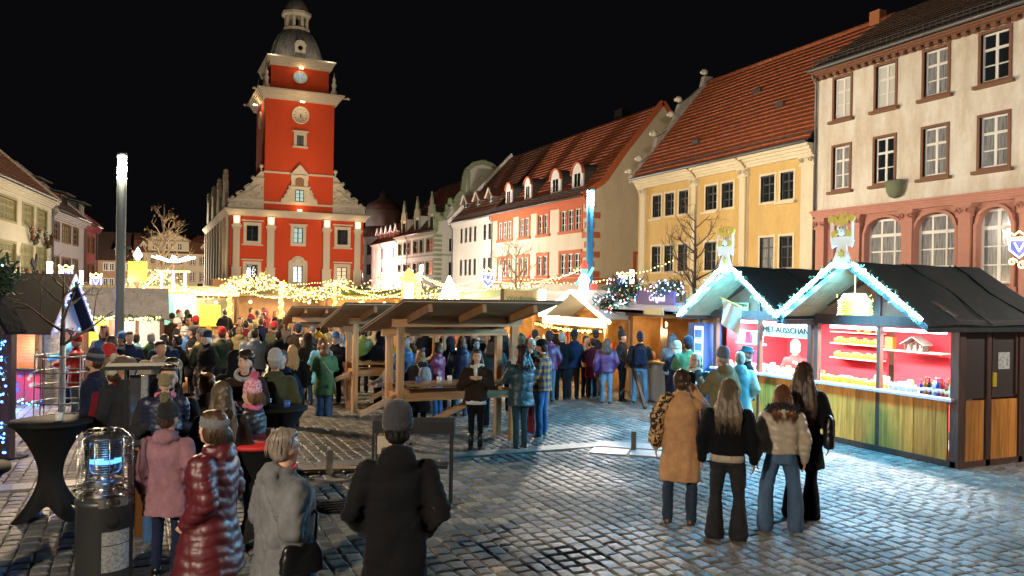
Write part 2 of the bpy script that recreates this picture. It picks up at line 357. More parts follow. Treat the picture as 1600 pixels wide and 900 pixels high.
# ---------- white and pink house, right
def white_house():
    W = thing('town_house', 'tall white plastered house with brown framed windows over a pink arcade, far right', 'house', (27.7, 27.35, 0), -90)
    L = 15.5; f = lambda Y: 27.35-Y
    M_w = plaster('aged_white_plaster', (.68, .65, .58), stain=(.36, .25, .13), amt=.85)
    M_br = mat('red_brown_stone_trim', (.17, .075, .04), .7, bump=.2); M_pk = plaster('pink_sandstone', (.46, .22, .165), stain=(.3, .12, .08), amt=.4)
    M_sill = M_br; ops = []; lst = []
    for Ya, Yb in ((26.32,25.42),(24.1,23.15),(21.82,20.8),(19.48,18.42),(17.0,15.9),(14.5,13.4)):
        u0, u1 = f(Ya), f(Yb)
        ops += [(u0, u1, 10.62, 12.38), (u0, u1, 7.5, 9.36)]
        lst += [(u0, u1, 10.62, 12.38, 1), (u0, u1, 7.5, 9.36, 0)]
    arc = [(26.15,25.3,1),(24.5,22.6,0),(22.1,20.3,0),(19.5,18.15,1),(17.0,15.3,0)]
    ops += [(f(a), f(b), 3.2, 6.05) for a, b, _ in arc]
    b = wall_grid(L, 6.45, 12.7, [o for o in ops if o[2] > 6]); shell(b, L, 10, 6.45, 12.9); b.build('wall', M_w, W)
    b = wall_grid(L, 0, 6.45, [o for o in ops if o[2] < 6], depth=.35, y=.03); shell(b, L, 10, 0, 6.44); b.build('lower_wall', M_pk, W)
    for i, (u0, u1, z0, z1, up) in enumerate(lst):
        window(W, u0, u1, z0, z1, pane=(M_glassd if (i*7) % 3 == 0 else M_glassc) if i not in (0, 2) else mat('closed_white_blind_glass', (.55, .55, .52), .3), cols=2, rows=3, transom=0 if False else 1, sur=M_br, sw=.1, sill=M_sill, fw=.07)
    M_lit = M_glassc
    for a, c, arched in arc:
        u0, u1 = f(a), f(c); window(W, u0, u1, 3.3, 6.0, pane=M_lit, cols=2 if arched else 3, rows=4, fw=.09, transom=2, y=.2)
        # arch spandrel: stone fills the corners above the springing
        b = MB(); n = 14; w = u1-u0; rise = min(w/2, .62); zc = 6.05-rise
        top = [(u0+w*k/n, zc+rise*math.sqrt(max(0, 1-((2*k/n)-1)**2))) for k in range(n+1)]
        for k in range(n):
            b.prism([top[k], top[k+1], (top[k+1][0], 6.1), (top[k][0], 6.1)], -.02, .3)
        b.build('arch_spandrel', M_pk, W)
        b = MB()
        for k in range(n): b.bar((top[k][0], -.07, top[k][1]+.05), (top[k+1][0], -.07, top[k+1][1]+.05), .12, .14, up=(0,1,0))
        b.bar((u0-.03, -.07, 3.2), (u0-.03, -.07, zc+.05), .12, .14, up=(0,1,0)); b.bar((u1+.03, -.07, 3.2), (u1+.03, -.07, zc+.05), .12, .14, up=(0,1,0))
        b.build('arch_moulding', M_pk, W)
        b = MB(); b.box(u0-.2, u1+.2, -.2, .05, 3.0, 3.18); b.build('arch_sill', M_pk, W)
    for Yp in (26.85, 24.9, 22.35, 19.9, 17.6, 14.9):
        u = f(Yp); b = MB(); b.box(u-.24, u+.24, -.22, .04, 0, 5.75); b.box(u-.3, u+.3, -.28, .04, 5.75, 5.85); b.box(u-.27, u+.27, -.25, .04, 5.85, 6.12); b.box(u-.34, u+.34, -.32, .04, 6.12, 6.24)
        for s_ in (-1, 1): scroll(b, u+s_*.2, 5.98, .13, -.34, -.26, flip=s_, w=.035, n=10)
        b.build('pilaster', M_pk, W)
    cornice(W, 0, L, 6.26, 6.6, .36, M_pk, ends=False)
    cornice(W, 0, L, 12.55, 12.85, .42, M_br, ends=False)
    b = MB()
    for i in range(40): b.box(.1+i*.38, .3+i*.38, -.38, -.12, 12.47, 12.57)
    b.build('dentil_row', M_br, W, kind='stuff')
    gutter(W, 0, L, -.5, 12.95, snow=(-.25, 13.05)); pipe(W, .05, .2, 12.9)
    roof(W, (-.15, -.45, 12.95), (L, -.45, 12.95), (L, 5.2, 16.6), (-.15, 5.2, 16.6), TILED, n=16)
    gable(W, [(-.3, 12.7), (5.2, 16.35), (10, 12.7)], 0.02, M_w)
    b = MB(); b.lathe([(.02,-.5),(.22,-.42),(.34,-.2),(.36,.05),(.42,.1),(.42,.2),(.3,.24)], (f(22.95), -.2, 7.25), 14, sy=.8); b.build('stone_head', mat('mossy_green_stone', (.14, .16, .10), .9, bump=.8), W)
white_house()

def yellow_house():
    W = thing('town_house', 'yellow house with white pilasters and a steep red tiled roof', 'house', (27.7, 41.7, 0), -90)
    L = 14.3; f = lambda Y: 41.7-Y
    M_y = plaster('yellow_ochre_plaster', (.58, .395, .15), stain=(.40, .25, .08), amt=.6); M_cr = plaster('cream_plaster_trim', (.66, .58, .42), amt=.3)
    M_fr = mat('dark_grey_window_wood', (.06, .06, .062), .5)
    ws = [(40.18,39.32),(38.9,38.05),(37.58,36.72),(35.2,34.25),(33.85,32.95),(30.9,29.95),(29.55,28.7)]
    ops = [(f(a), f(b), 7.36, 8.66) for a, b in ws]+[(f(a), f(b), 4.1, 5.62) for a, b in ws]+[(f(a), f(b), .9, 2.9) for a, b in ws]
    b = wall_grid(L, 0, 9.2, ops, depth=.16); shell(b, L, 10, 0, 9.8); b.build('wall', M_y, W)
    for i, o in enumerate(ops): window(W, *o, frame=M_fr, pane=M_glassd if i not in (11, 12, 16) else M_glassc, cols=2, rows=3, transom=1, sur=M_cr, sw=.11, sill=M_cr if i % 3 == 0 else None, fw=.055, surproud=.03)
    for Yp, w in ((41.1,.5),(36.05,.55),(32.05,.6),(27.75,.75)):
        u = f(Yp); b = MB(); b.box(u-w/2, u+w/2, -.13, .02, 0, 8.75); b.box(u-w/2-.08, u+w/2+.08, -.2, .02, 8.75, 8.85); b.box(u-w/2-.03, u+w/2+.03, -.16, .02, 8.85, 9.12); b.box(u-w/2-.1, u+w/2+.1, -.24, .02, 9.12, 9.2)
        for s_ in (-1, 1): scroll(b, u+s_*w*.36, 9.0, .13, -.3, -.16, flip=s_, w=.04, n=10)
        b.build('pilaster', M_cr, W)
    cornice(W, 0, L, 9.2, 9.75, .5, M_cr, ends=False)
    b = MB(); b.box(0, L, -.1, .0, 3.3, 3.55); b.build('string_course', M_cr, W)
    for Yp in (36.15, 32.15):
        b = MB(); u = f(Yp)+.32; b.tube([(u-.5, -.55, 9.8), (u-.1, -.4, 9.5), (u, -.15, 9.1), (u, -.12, 0.2)], .06, 8); b.build('drainpipe', mat('ochre_drainpipe', (.35, .25, .1), .5), W)
    gutter(W, 0, L, -.58, 9.82, snow=(-.28, 9.95))
    roof(W, (0, -.5, 9.85), (L, -.5, 9.85), (L, 5.1, 16.4), (0, 5.1, 16.4), TILE, n=24, step=.075, sag=.03)
    b = MB(); b.tube([(0, 5.1, 16.45), (L, 5.1, 16.45)], .14, 8); b.build('ridge_tiles', TILE, W)
    # left gable with a curved parapet and stone scrolls
    prof = [(-.5, 9.6), (-.55, 10.1), (-.1, 10.25), (.2, 10.9), (.75, 11.35), (1.15, 12.0), (1.3, 12.6), (2.1, 13.1), (2.6, 13.9), (3.0, 14.9), (3.9, 15.5), (4.7, 16.2), (4.9, 16.9), (5.5, 16.9), (10, 11), (10, 9.6)]
    b = MB(); b.prism(prof, -.35, .02, 'x'); b.build('gable_parapet', mat('grey_parapet_stone', (.3, .28, .24), .85, bump=.4, var=.25), W)
    for py, pz in ((-.5, 10.35), (.2, 11.2), (1.25, 12.85), (2.55, 14.2), (3.1, 15.2), (5.1, 17.2)):
        b = MB(); b.ell((-.17, py-.1, pz), (.17, .26, .2), 10, 6); b.ell((-.17, py-.3, pz-.05), (.12, .16, .12), 8, 5)
        b.build('scroll_ornament', mat('pale_scroll_stone', (.6, .55, .45), .8), W)
    b = MB(); b.box(L-1.45, L-.85, 4.9, 5.4, 15.8, 16.95); b.build('chimney', mat('red_brick_chimney', (.42, .15, .06), .8, bump=.5), W)
    for u, t in ((4.5, .22), (7.0, .62), (10.2, .38)):
        y = -.5+5.6*t; z = 9.85+6.55*t; b = MB(); b.box(u-.3, u+.3, y-.02, y+.5, z+.1, z+.32); b.build('roof_hatch', M_lead, W)
yellow_house()

def mid_house():
    W = thing('town_house', 'cream house with orange red window frames and corner stones beyond the yellow house', 'house', (27.7, 64.5, 0), -90)
    L = 16.6; f = lambda Y: 64.5-Y
    M_c = plaster('cream_plaster', (.62, .53, .40), amt=.3); M_r = plaster('orange_red_trim', (.48, .12, .045), amt=.2, stain=(.4,.08,.03))
    M_fr = M_white; ops = []; grp = []
    for up, (z0, z1) in ((1, (7.25, 8.75)), (0, (4.1, 5.6))):
        for a, c, n in ((63.3,60.3,3),(59.0,57.0,2),(55.7,53.7,2),(52.0,48.7,3)):
            w = (a-c-.16*(n+1))/n; grp.append((f(a), f(c), z0, z1))
            for k in range(n): u0 = f(a)+.16+k*(w+.16); ops.append((u0, u0+w, z0, z1))
    b = wall_grid(L, 0, 9.3, ops, depth=.15); shell(b, L, 12, 0, 9.3); b.build('wall', M_c, W)
    for i, o in enumerate(ops): window(W, *o, frame=M_fr, pane=M_glassd, cols=2, rows=3, fw=.06, y=.06)
    for u0, u1, z0, z1 in grp:
        n = 3 if u1-u0 > 2.5 else 2; w = (u1-u0-.16*(n+1))/n
        b = MB(); b.box(u0-.06, u1+.06, -.07, .02, z1, z1+.26); b.box(u0-.14, u1+.14, -.14, .02, z0-.2, z0)
        for k in range(n+1): x = u0+k*(w+.16); b.box(x-(.06 if k == 0 else 0), x+.16+(.06 if k == n else 0), -.06, .02, z0, z1)
        b.build('window_surround', M_r, W)
    cornice(W, 0, L, 8.98, 9.45, .35, M_r, ends=False)
    b = MB(); b.box(0, L, -.08, 0, 3.45, 3.85); b.build('string_course', M_r, W)
    for k in range(8):      # corner stones, front and gable side
        z = 3.9+k*.68; w = .75 if k % 2 == 0 else .4
        b = MB(); b.box(L-w, L+.06, -.06, .0, z, z+.42); b.box(L, L+.06, 0, (.95 if k % 2 == 0 else .5), z, z+.42); b.build('corner_stone', M_r, W)
    # gable side wall (faces the viewer over the alley)
    prof = [(0, 9.3), (-.4, 9.5), (1.3, 10.6), (3.0, 12.9), (6.1, 16.6), (9.2, 12.9), (12, 9.5), (12, 9.3)]
    b = MB(); b.prism(prof, L-.3, L+.0, 'x'); b.build('gable_wall', M_c, W)
    b = MB()
    for p, q in zip(prof[1:-2], prof[2:-1]): b.bar((L-.1, p[0], p[1]+.06), (L-.1, q[0], q[1]+.06), .4, .22, up=(1,0,0))
    b.build('verge_trim', M_r, W)
    b = MB(); b.box(L, L+.07, 3.7, 3.95, 3.8, 5.8); b.box(L, L+.07, 5.6, 5.85, 3.8, 5.8); b.box(L, L+.07, 3.95, 5.6, 5.6, 5.8); b.build('blind_window_trim', M_r, W)
    b = MB(); b.box(L, L+.06, 0, 12, 3.45, 3.85); b.build('side_string_course', M_r, W)
    gutter(W, 0, L, -.5, 9.5, snow=(-.2, 9.75)); pipe(W, .02, .2, 9.4)
    roof(W, (0, -.45, 9.5), (L, -.45, 9.5), (L, 1.3, 10.75), (0, 1.3, 10.75), TILE, n=6, step=.07)
    roof(W, (0, 1.3, 10.75), (L, 1.3, 10.75), (L, 6.1, 16.6), (0, 6.1, 16.6), TILE, n=20, step=.075, sag=.03, name='upper_roof')
    b = MB(); b.box(L-7.5, L-6.3, 6.6, 7.4, 15.5, 17.6); b.build('chimney', M_iron, W)
    for Yc in (63.2, 59.4, 54.5, 51.1):
        u = f(Yc); w = .62 if Yc > 56 else .8; arched_dormer(W, u, .9, 10.3, w, 1.95, M_white, M_r)
def arched_dormer(W, u, y, z, w, h, mf, mr):
    b = MB(); n = 12; top = [(u+w*math.cos(PI*k/n), z+h-w+w*math.sin(PI*k/n)) for k in range(n+1)]
    poly = [(u-w, z), (u+w, z)]+top; b.prism([(p[0], p[1]) for p in poly], y, y+.12); d = b.build('dormer', mf, W)
    b = MB()
    for k in range(n): b.bar((top[k][0]*1.0+(top[k][0]-u)*.08, y+1.2, top[k][1]+.06), (top[k+1][0]+(top[k+1][0]-u)*.08, y+1.2, top[k+1][1]+.06), 2.7, .1, up=(1,0,.01) if False else (0,0,1)) if False else b.prism([(top[k][0], top[k][1]), (top[k+1][0], top[k+1][1]), (u+(top[k+1][0]-u)*1.14, z+h-w+(top[k+1][1]-z-h+w)*1.14), (u+(top[k][0]-u)*1.14, z+h-w+(top[k][1]-z-h+w)*1.14)], y-.12, y+.1)
    b.build('dormer_arch', mr, d)
    b = MB(); b.box(u-w, u-w+.05, y+.12, y+2.2, z, z+h-w); b.box(u+w-.05, u+w, y+.12, y+2.2, z, z+h-w)
    for k in range(n): b.prism([(top[k][0], top[k][1]), (top[k+1][0], top[k+1][1]), (u+(top[k+1][0]-u)*.9, z+h-w+(top[k+1][1]-z-h+w)*.9), (u+(top[k][0]-u)*.9, z+h-w+(top[k][1]-z-h+w)*.9)], y+.12, y+2.6)
    b.build('dormer_cheeks', M_lead, d)
    b = MB()
    for s_ in ((-.52, -.06), (.06, .52)): b.box(u+s_[0]*w, u+s_[1]*w, y-.02, y-.005, z+.25, z+h*.62)
    b.build('dormer_panes', M_glassd, d)
mid_house()

def tri_dormer(W, u, y, z, w, h, mf, trim, roofm, pane=M_glassd):
    b = MB(); b.prism([(u-w, z), (u+w, z), (u+w, z+h*.62), (u, z+h), (u-w, z+h*.62)], y, y+2.3); d = b.build('dormer', mf, W)
    b = MB()
    for s_ in (-1, 1): b.bar((u+s_*(w+.2), y+1.05, z+h*.56), (u, y+1.05, z+h+.05), 2.6, .09, up=(s_*h*.38, 0, w))
    b.build('dormer_roof', roofm, d)
    b = MB()
    for s_ in (-1, 1): b.bar((u+s_*(w+.2), y-.28, z+h*.56), (u, y-.28, z+h+.06), .08, .16, up=(0,1,0))
    b.build('dormer_verge', trim, d)
    b = MB(); b.box(u-w*.6, u+w*.6, y-.03, y-.01, z+.15, z+h*.6); b.build('dormer_panes', pane, d)
    b = MB(); b.box(u-.03, u+.03, y-.05, y-.03, z+.15, z+h*.6); b.box(u-w*.6, u+w*.6, y-.05, y-.03, z+h*.38, z+h*.4); b.build('dormer_frame', M_white, d)
def white_town():
    W = thing('town_house', 'plain white house with three gabled dormers between the cream and green houses', 'house', (27.7, 74.4, 0), -90)
    L = 9.88; f = lambda Y: 74.4-Y; ops = []
    M_w = plaster('bright_white_plaster', (.66, .63, .58), amt=.2)
    for z0, z1 in ((7.45, 8.85), (4.35, 5.85), (1.2, 3.0)):
        for Yc in (72.0, 70.8, 69.7, 68.5, 66.2, 64.9+.2): ops.append((f(Yc)-.32, f(Yc)+.32, z0, z1))
    b = wall_grid(L, 0, 9.4, ops, depth=.15); shell(b, L, 12, 0, 9.4); b.build('wall', M_w, W)
    for o in ops: window(W, *o, cols=2, rows=3, fw=.045, frame=mat('grey_brown_window_wood', (.12, .1, .08), .6), sur=M_w, sw=.07)
    cornice(W, 0, L, 9.05, 9.45, .3, M_w, ends=False); gutter(W, 0, L, -.45, 9.5, snow=(-.2, 9.7)); pipe(W, .05, .2, 9.4)
    roof(W, (0, -.45, 9.5), (L, -.45, 9.5), (L, 6.1, 16.6), (0, 6.1, 16.6), TILEB, n=22, step=.05)
    b = MB(); b.prism([(-.5, 9.4), (-.6, 9.9), (6.1, 17.0), (12, 9.9), (12, 9.4)], -.1, .25, 'x'); b.build('gable_parapet', M_w, W)
    for Yc in (73.0, 69.9, 66.8): tri_dormer(W, f(Yc), .8, 10.3, .62, 1.9, M_lead, M_w, TILEB)
white_town()

def green_house():
    W = thing('town_hall_annex', 'pale house with grey green stone trim and ornate gabled dormers', 'house', (27.7, 93.8, 0), -90)
    L = 14.2; f = lambda Y: 93.8-Y; ops = []
    M_w = plaster('pale_grey_plaster', (.50, .48, .42), amt=.2); M_g = plaster('grey_green_stone', (.22, .25, .155), amt=.2, stain=(.1,.12,.07))
    for z0, z1 in ((7.05, 8.45), (4.6, 5.95), (1.3, 3.0)):
        for a, c in ((93.1,91.7),(90.9,88.4),(87.2,85.6),(84.9,83.6),(82.6,80.4)):
            ops.append((f(a), f(c), z0, z1))
    b = wall_grid(L, 0, 9.1, ops, depth=.15); shell(b, L, 14, 0, 9.1); b.build('wall', M_w, W)
    for i, o in enumerate(ops): window(W, *o, cols=2 if o[1]-o[0] < 1.8 else 4, rows=2, fw=.07, frame=mat('olive_window_wood', (.17, .18, .1), .6), sur=M_g, sw=.12)
    cornice(W, 0, L, 8.85, 9.2, .35, M_g, ends=True)
    b = MB(); b.box(0, L+.07, -.07, 0, 6.6, 6.75); b.box(L, L+.07, 0, 10, 6.6, 6.75); b.build('string_course', M_g, W)
    for k in range(12):
        b = MB(); z = 3+k*.5; b.box(L-.7, L+.06, -.06, 0, z, z+.3); b.box(L, L+.06, 0, .7, z, z+.3); b.build('corner_stone', M_g, W)
    # side gable with volutes, faces the viewer
    prof = [(0, 9.1), (0, 10.4), (.9, 10.6), (1.3, 11.3), (1.3, 12.0), (2.0, 12.1), (2.5, 13.0), (3.0, 13.5), (3.2, 15.2), (3.4, 15.8), (4.2, 16.5), (5.3, 16.8), (6.4, 16.5), (7.2, 15.8), (7.4, 15.2), (7.6, 13.5), (9.5, 11), (10, 9.1)]
    b = MB(); b.prism(prof, L-.3, L, 'x'); b.build('gable_wall', M_w, W)
    b = MB()
    for p, q in zip(prof[:-1], prof[1:]): b.bar((L-.1, p[0], p[1]), (L-.1, q[0], q[1]), .5, .28, up=(1,0,0))
    b.bar((L-.05, .0, 10.4), (L-.05, 9.4, 10.4), .3, .2); b.bar((L-.05, 2.9, 13.3), (L-.05, 7.7, 13.3), .3, .2); b.bar((L-.05, 3.6, 13.3), (L-.05, 3.6, 15.6), .3, .25, up=(1,0,0)); b.bar((L-.05, 6.8, 13.3), (L-.05, 6.8, 15.6), .3, .25, up=(1,0,0))
    for py, pz in ((.3, 10.9), (1.6, 12.5)): b.ell((L-.1, py, pz), .3, 10, 6)
    b.build('gable_trim', M_g, W)
    for z0, z1 in ((7.05, 8.4), (4.5, 5.9)): 
        b = MB(); b.box(L+.0, L+.05, 1.5, 2.7, z0, z1); b.build('side_window', M_glassd, W)
    roof(W, (0, -.3, 9.15), (L, -.3, 9.15), (L, 5.3, 15.6), (0, 5.3, 15.6), TILED, n=18)
    gutter(W, 0, L, -.42, 9.2); pipe(W, 4.4, .2, 9.2)
    for Yc in (81.6, 86.6, 91.6):
        u = f(Yc); w = .95; b = MB(); b.box(u-w, u+w, .25, 3.5, 9.1, 11.25); d = b.build('dormer', M_w, W)
        b = MB(); b.box(u-w-.1, u+w+.1, .1, .28, 11.1, 11.35); b.box(u-w-.02, u-w+.25, .14, .28, 9.1, 11.1); b.box(u+w-.25, u+w+.02, .14, .28, 9.1, 11.1)
        pf = [(u-w, 11.35), (u-w+.05, 11.75), (u-w+.35, 11.9), (u-.42, 12.3), (u-.4, 12.6), (u-.2, 12.9), (u, 13.3), (u+.2, 12.9), (u+.4, 12.6), (u+.42, 12.3), (u+w-.35, 11.9), (u+w-.05, 11.75), (u+w, 11.35)]
        b.prism(pf, .12, .3)
        for x_, z_ in ((u-w+.1, 11.95), (u+w-.1, 11.95), (u, 13.4)): b.ell((x_, .2, z_), .13, 8, 5)
        b.build('dormer_gable', M_g, d)
        b = MB(); b.box(u-.5, u-.06, .22, .245, 9.5, 10.8); b.box(u+.06, u+.5, .22, .245, 9.5, 10.8); b.build('dormer_panes', M_glassd, d)
green_house()
def far_white():
    W = thing('town_house', 'low white house with a row of five small pointed dormers, beyond the green trimmed house', 'house', (27.7, 105.5, 0), -90)
    L = 11.68; f = lambda Y: 105.5-Y; ops = []
    M_w = MC['bright_white_plaster']
    for z0, z1 in ((6.85, 8.2), (4.55, 5.8), (1.4, 3.0)):
        for Yc in (104.0, 102.0, 101.1, 100.2, 98.0, 97.1, 96.2, 95.2): ops.append((f(Yc)-.3, f(Yc)+.3, z0, z1))
    b = wall_grid(L, 0, 8.9, ops, depth=.15); shell(b, L, 12, 0, 8.9); b.build('wall', M_w, W)
    for o in ops: window(W, *o, cols=2, rows=2, fw=.045, frame=MC['grey_brown_window_wood'])
    cornice(W, 0, L, 8.6, 8.95, .3, M_w, ends=False); pipe(W, 5.2, .2, 8.8)
    roof(W, (0, -.35, 8.9), (L, -.35, 8.9), (L, 5, 13.2), (0, 5, 13.2), TILED, n=12)
    for k in range(5): tri_dormer(W, 1.7+k*2.15, .5, 9.1, .45, 1.9, M_w, M_w, TILED)
far_white()
def round_tower():
    T = thing('round_tower', 'grey round corner tower standing behind the red town hall', 'tower', (33.5, 121, 0), 0)
    M_g = plaster('grey_tower_plaster', (.33, .31, .3), amt=.2)
    b = MB(); b.lathe([(3.6,0),(3.6,10.6),(3.75,10.7),(3.75,11.0),(3.2,11.1)], n=24); b.lathe([(2.7,10.9),(2.7,15.2)], n=20); b.build('wall', M_g, T)
    b = MB(); b.lathe([(4,11),(2.6,12.8)], n=24); b.lathe([(3.0,15.2),(2.4,16.2),(.9,17),(0.01,18.6)], n=20); b.build('roof', TILED, T)
    for a in (-140, -115, -90, -165):
        for z in (5.2, 8.2):
            o = window(T, 0, .7, z, z+1.6, frame=M_lead, y=0); o.rotation_euler = (0, 0, R(a+90))
            o.location = (3.64*math.cos(R(a))+.35*math.sin(R(a)), 3.64*math.sin(R(a))-.35*math.cos(R(a)), z)
round_tower()
# ---------- the red town hall with its clock tower
def town_hall():
    W = thing('town_hall', 'red town hall with white pilasters, sculpted gable and a tall domed clock tower', 'town hall', (8.0, 88, 0), 0)
    L = 14.1; D = 34; f = lambda X: X-8.0
    M_r = plaster('vermilion_red_plaster', (.52, .052, .008), amt=.3, stain=(.36,.03,.006)); M_s = M_sand
    cols = [(9.68,10.85),(14.5,15.5),(19.2,20.35)]
    up = [(f(a), f(c), (7.78 if i != 1 else 7.75), 9.42) for i, (a, c) in enumerate(cols)]
    lo = [(f(a), f(c), 3.5, 5.3) for a, c in cols]
    b = wall_grid(L, 2.9, 10.4, up+lo, depth=.22)
    b.add([(0,0,2.9),(0,D,2.9),(0,D,10.4),(0,0,10.4),(L,0,2.9),(L,D,2.9),(L,D,10.4),(L,0,10.4)], [(5,4,7,6),(1,5,6,2)])
    b.build('wall', M_r, W)
    # long side, seen at a glancing angle on the left
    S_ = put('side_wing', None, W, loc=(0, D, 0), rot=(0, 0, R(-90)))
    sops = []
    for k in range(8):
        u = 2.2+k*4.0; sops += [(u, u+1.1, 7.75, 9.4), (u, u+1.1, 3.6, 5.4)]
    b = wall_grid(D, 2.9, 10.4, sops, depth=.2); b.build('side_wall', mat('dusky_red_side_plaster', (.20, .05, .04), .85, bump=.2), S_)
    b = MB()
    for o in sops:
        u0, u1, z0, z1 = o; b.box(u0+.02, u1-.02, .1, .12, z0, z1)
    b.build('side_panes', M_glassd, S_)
    b = MB()
    for u0, u1, z0, z1 in sops:
        b.box(u0-.22, u0, -.06, .1, z0-.2, z1+.3); b.box(u1, u1+.22, -.06, .1, z0-.2, z1+.3); b.box(u0, u1, -.06, .1, z1, z1+.3); b.box(u0, u1, -.06, .1, z0-.2, z0); b.box((u0+u1)/2-.04, (u0+u1)/2+.04, .02, .08, z0, z1)
    b.build('side_window_surrounds', M_s, S_)
    for k in range(9):
        u = .7+k*4.07
        b = MB(); b.box(u-.35, u+.35, -.28, .02, 2.9, 9.4); b.box(u-.42, u+.42, -.36, .02, 9.4, 9.55); b.box(u-.35, u+.35, -.3, .02, 9.55, 10.4); b.build('side_pilaster', M_s, S_)
    for k in range(4):       # dormer gables on the long side, seen edge on as slim pillars
        u = 27.5-k*8.2
        b = MB(); b.box(u-1.6, u+1.6, -.1, .3, 11.0, 13.2); b.box(u-1.1, u+1.1, -.1, .3, 13.2, 14.6); b.box(u-.25, u+.25, -.2, .35, 14.6, 15.5); b.ell((u, .1, 15.8), .3, 8, 5)
        for s_ in (-1, 1): b.ell((u+s_*1.4, .1, 13.4), .25, 8, 5); b.ell((u+s_*1.0, .1, 14.8), .2, 8, 5)
        b.build('side_gable', M_s, S_)
    # plinth and its steps
    b = MB(); b.box(-.3, L+.3, -.3, D, 0, 2.95); b.build('plinth', plaster('sandstone_plinth', (.42, .36, .27), amt=.35), W)
    b = MB(); b.box(-.36, L+.36, -.36, D, 2.95, 3.1); b.build('plinth_cap', M_s, W)
    # giant pilasters
    for Xc, w in ((8.66,.68),(12.12,.74),(18.02,.72),(21.42,.68)):
        u = f(Xc); b = MB(); b.box(u-w/2-.18, u+w/2+.18, -.42, .02, 3.1, 3.3); b.box(u-w/2-.12, u+w/2+.12, -.36, .02, 3.3, 4.9); b.box(u-w/2-.18, u+w/2+.18, -.42, .02, 4.9, 5.02); b.box(u-w/2, u+w/2, -.25, .02, 5.02, 9.0)
        b.box(u-w/2+.14, u+w/2-.14, -.29, -.24, 5.5, 8.6)
        for k, z in enumerate((9.0, 9.14, 9.28)): b.box(u-w/2-.06-.06*k, u+w/2+.06+.06*k, -.3-.06*k, .02, z, z+.14)
        b.box(u-w/2, u+w/2, -.25, .02, 9.42, 10.45)
        for zz in (9.5, 10.3): b.box(u-w/2-.05, u+w/2+.05, -.33, .02, zz, zz+.1)
        for s_ in (-1, 1): b.box(u+s_*w*.42-.06, u+s_*w*.42+.06, -.33, .02, 9.6, 10.3)
        p = b.build('pilaster', M_s, W)
        b = MB(); b.box(u-.2, u+.2, -.4, -.3, 9.65, 10.25); b.build('uplight', glow('warm_uplight_glass', (1, .82, .5), 2.2), p)
        lamp('POINT', (8.0+u, 88-.75, 10.1), 20, (1, .68, .36), .12)
    # windows
    for i, o in enumerate(up): window(W, *o, frame=M_iron, pane=(M_glassd, M_glassw, M_glassd)[i] if i != 1 else mat('blue_green_lit_glass', (.2,.3,.3), .2, emit=.35, ecol=(.6,.85,.8)), cols=2, rows=3, fw=.07, sur=M_s, sw=.32, surproud=.12, y=.12)
    for i, o in enumerate(lo): window(W, *o, frame=M_iron, pane=(M_glassd, mat('blue_green_lit_glass', (.2,.3,.3), .2), M_glassw)[i], cols=2, rows=4, fw=.07, sur=M_s, sw=.34, surproud=.12, y=.12)
    b = MB()
    for i in (0, 2):
        for z in (9.86, 5.75): a, c = up[i][0], up[i][1]; b.box(a-.5, c+.5, -.3, .02, z, z+.14); b.box(a-.5, c+.5, -.26, .02, z-2.55, z-2.4)
    b.box(up[1][0]-.45, up[1][1]+.45, -.25, .02, 9.65, 9.8)
    b.build('window_hood', M_s, W)
    # centre lower window with a carved shell top
    b = MB(); c = (up[1][0]+up[1][1])/2; pf = [(c-1.0, 5.55), (c-.95, 5.85), (c-.7, 5.9), (c-.55, 6.15), (c-.25, 6.32), (c, 6.38), (c+.25, 6.32), (c+.55, 6.15), (c+.7, 5.9), (c+.95, 5.85), (c+1.0, 5.55)]
    b.prism(pf, -.22, .02); b.box(c-1, c-.82, -.2, .02, 3.3, 5.55); b.box(c+.82, c+1, -.2, .02, 3.3, 5.55)
    for a in range(0, 181, 30): b.ell((c+.38*math.cos(R(a)), -.26, 5.75+.38*math.sin(R(a))), (.12, .08, .14), 8, 5)
    b.build('carved_hood', M_s, W)
    # main cornice
    cornice(W, 0, L, 10.4, 11.1, .62, M_s, y0=D, steps=6)
    # attic behind the tower and roof
    roof(W, (-.3, 4, 11.1), (-.3, D, 11.1), (L/2, D, 17.5), (L/2, 6, 17.5), TILED, n=10, name='left_roof')
    roof(W, (L+.3, D, 11.1), (L+.3, 4, 11.1), (L/2, 6, 17.5), (L/2, D, 17.5), TILED, n=10, name='right_roof')
    # sculpted gable wings either side of the tower
    for s_, x0, x1 in ((-1, f(11.4), f(7.75)), (1, f(18.66), f(22.35))):
        g = lambda t: x0+(x1-x0)*t
        b = MB(); b.prism([(g(0), 11.1), (g(1), 11.1), (g(.99), 11.55), (g(.9), 11.95), (g(.78), 12.15), (g(0), 12.2)], .1, .6)
        b.prism([(g(0), 12.2), (g(.72), 12.2), (g(.7), 12.65), (g(.55), 13.0), (g(.45), 13.6), (g(.33), 14.0), (g(.28), 14.3), (g(0), 14.4)], .15, .6)
        b.prism([(g(0), 14.4), (g(.26), 14.4), (g(.22), 14.7), (g(.1), 15.2), (g(0), 15.3)], .15, .6)
        b.build('gable_wing', M_s, W)
        b = MB(); rr = random.Random(5)
        for k in range(44):       # swags, scrolls and figures carved on the wing
            t = rr.uniform(.05, .72); zt = 12.3+(1-t/.75)*rr.uniform(0, 1.8); r = rr.uniform(.1, .2)
            b.ell((g(t), .1, zt), (r, .12, r*rr.uniform(.6, 1.4)), 7, 4)
        for k in range(22): b.ell((g(rr.uniform(.3, .97)), .07, 11.5+rr.uniform(0, .35)), (.2, .1, .11), 7, 4)
        for t, z in ((.72, 12.75), (.5, 13.45), (.3, 14.5), (.95, 12.0), (.86, 12.25)): b.ell((g(t), .3, z), .24, 9, 6)
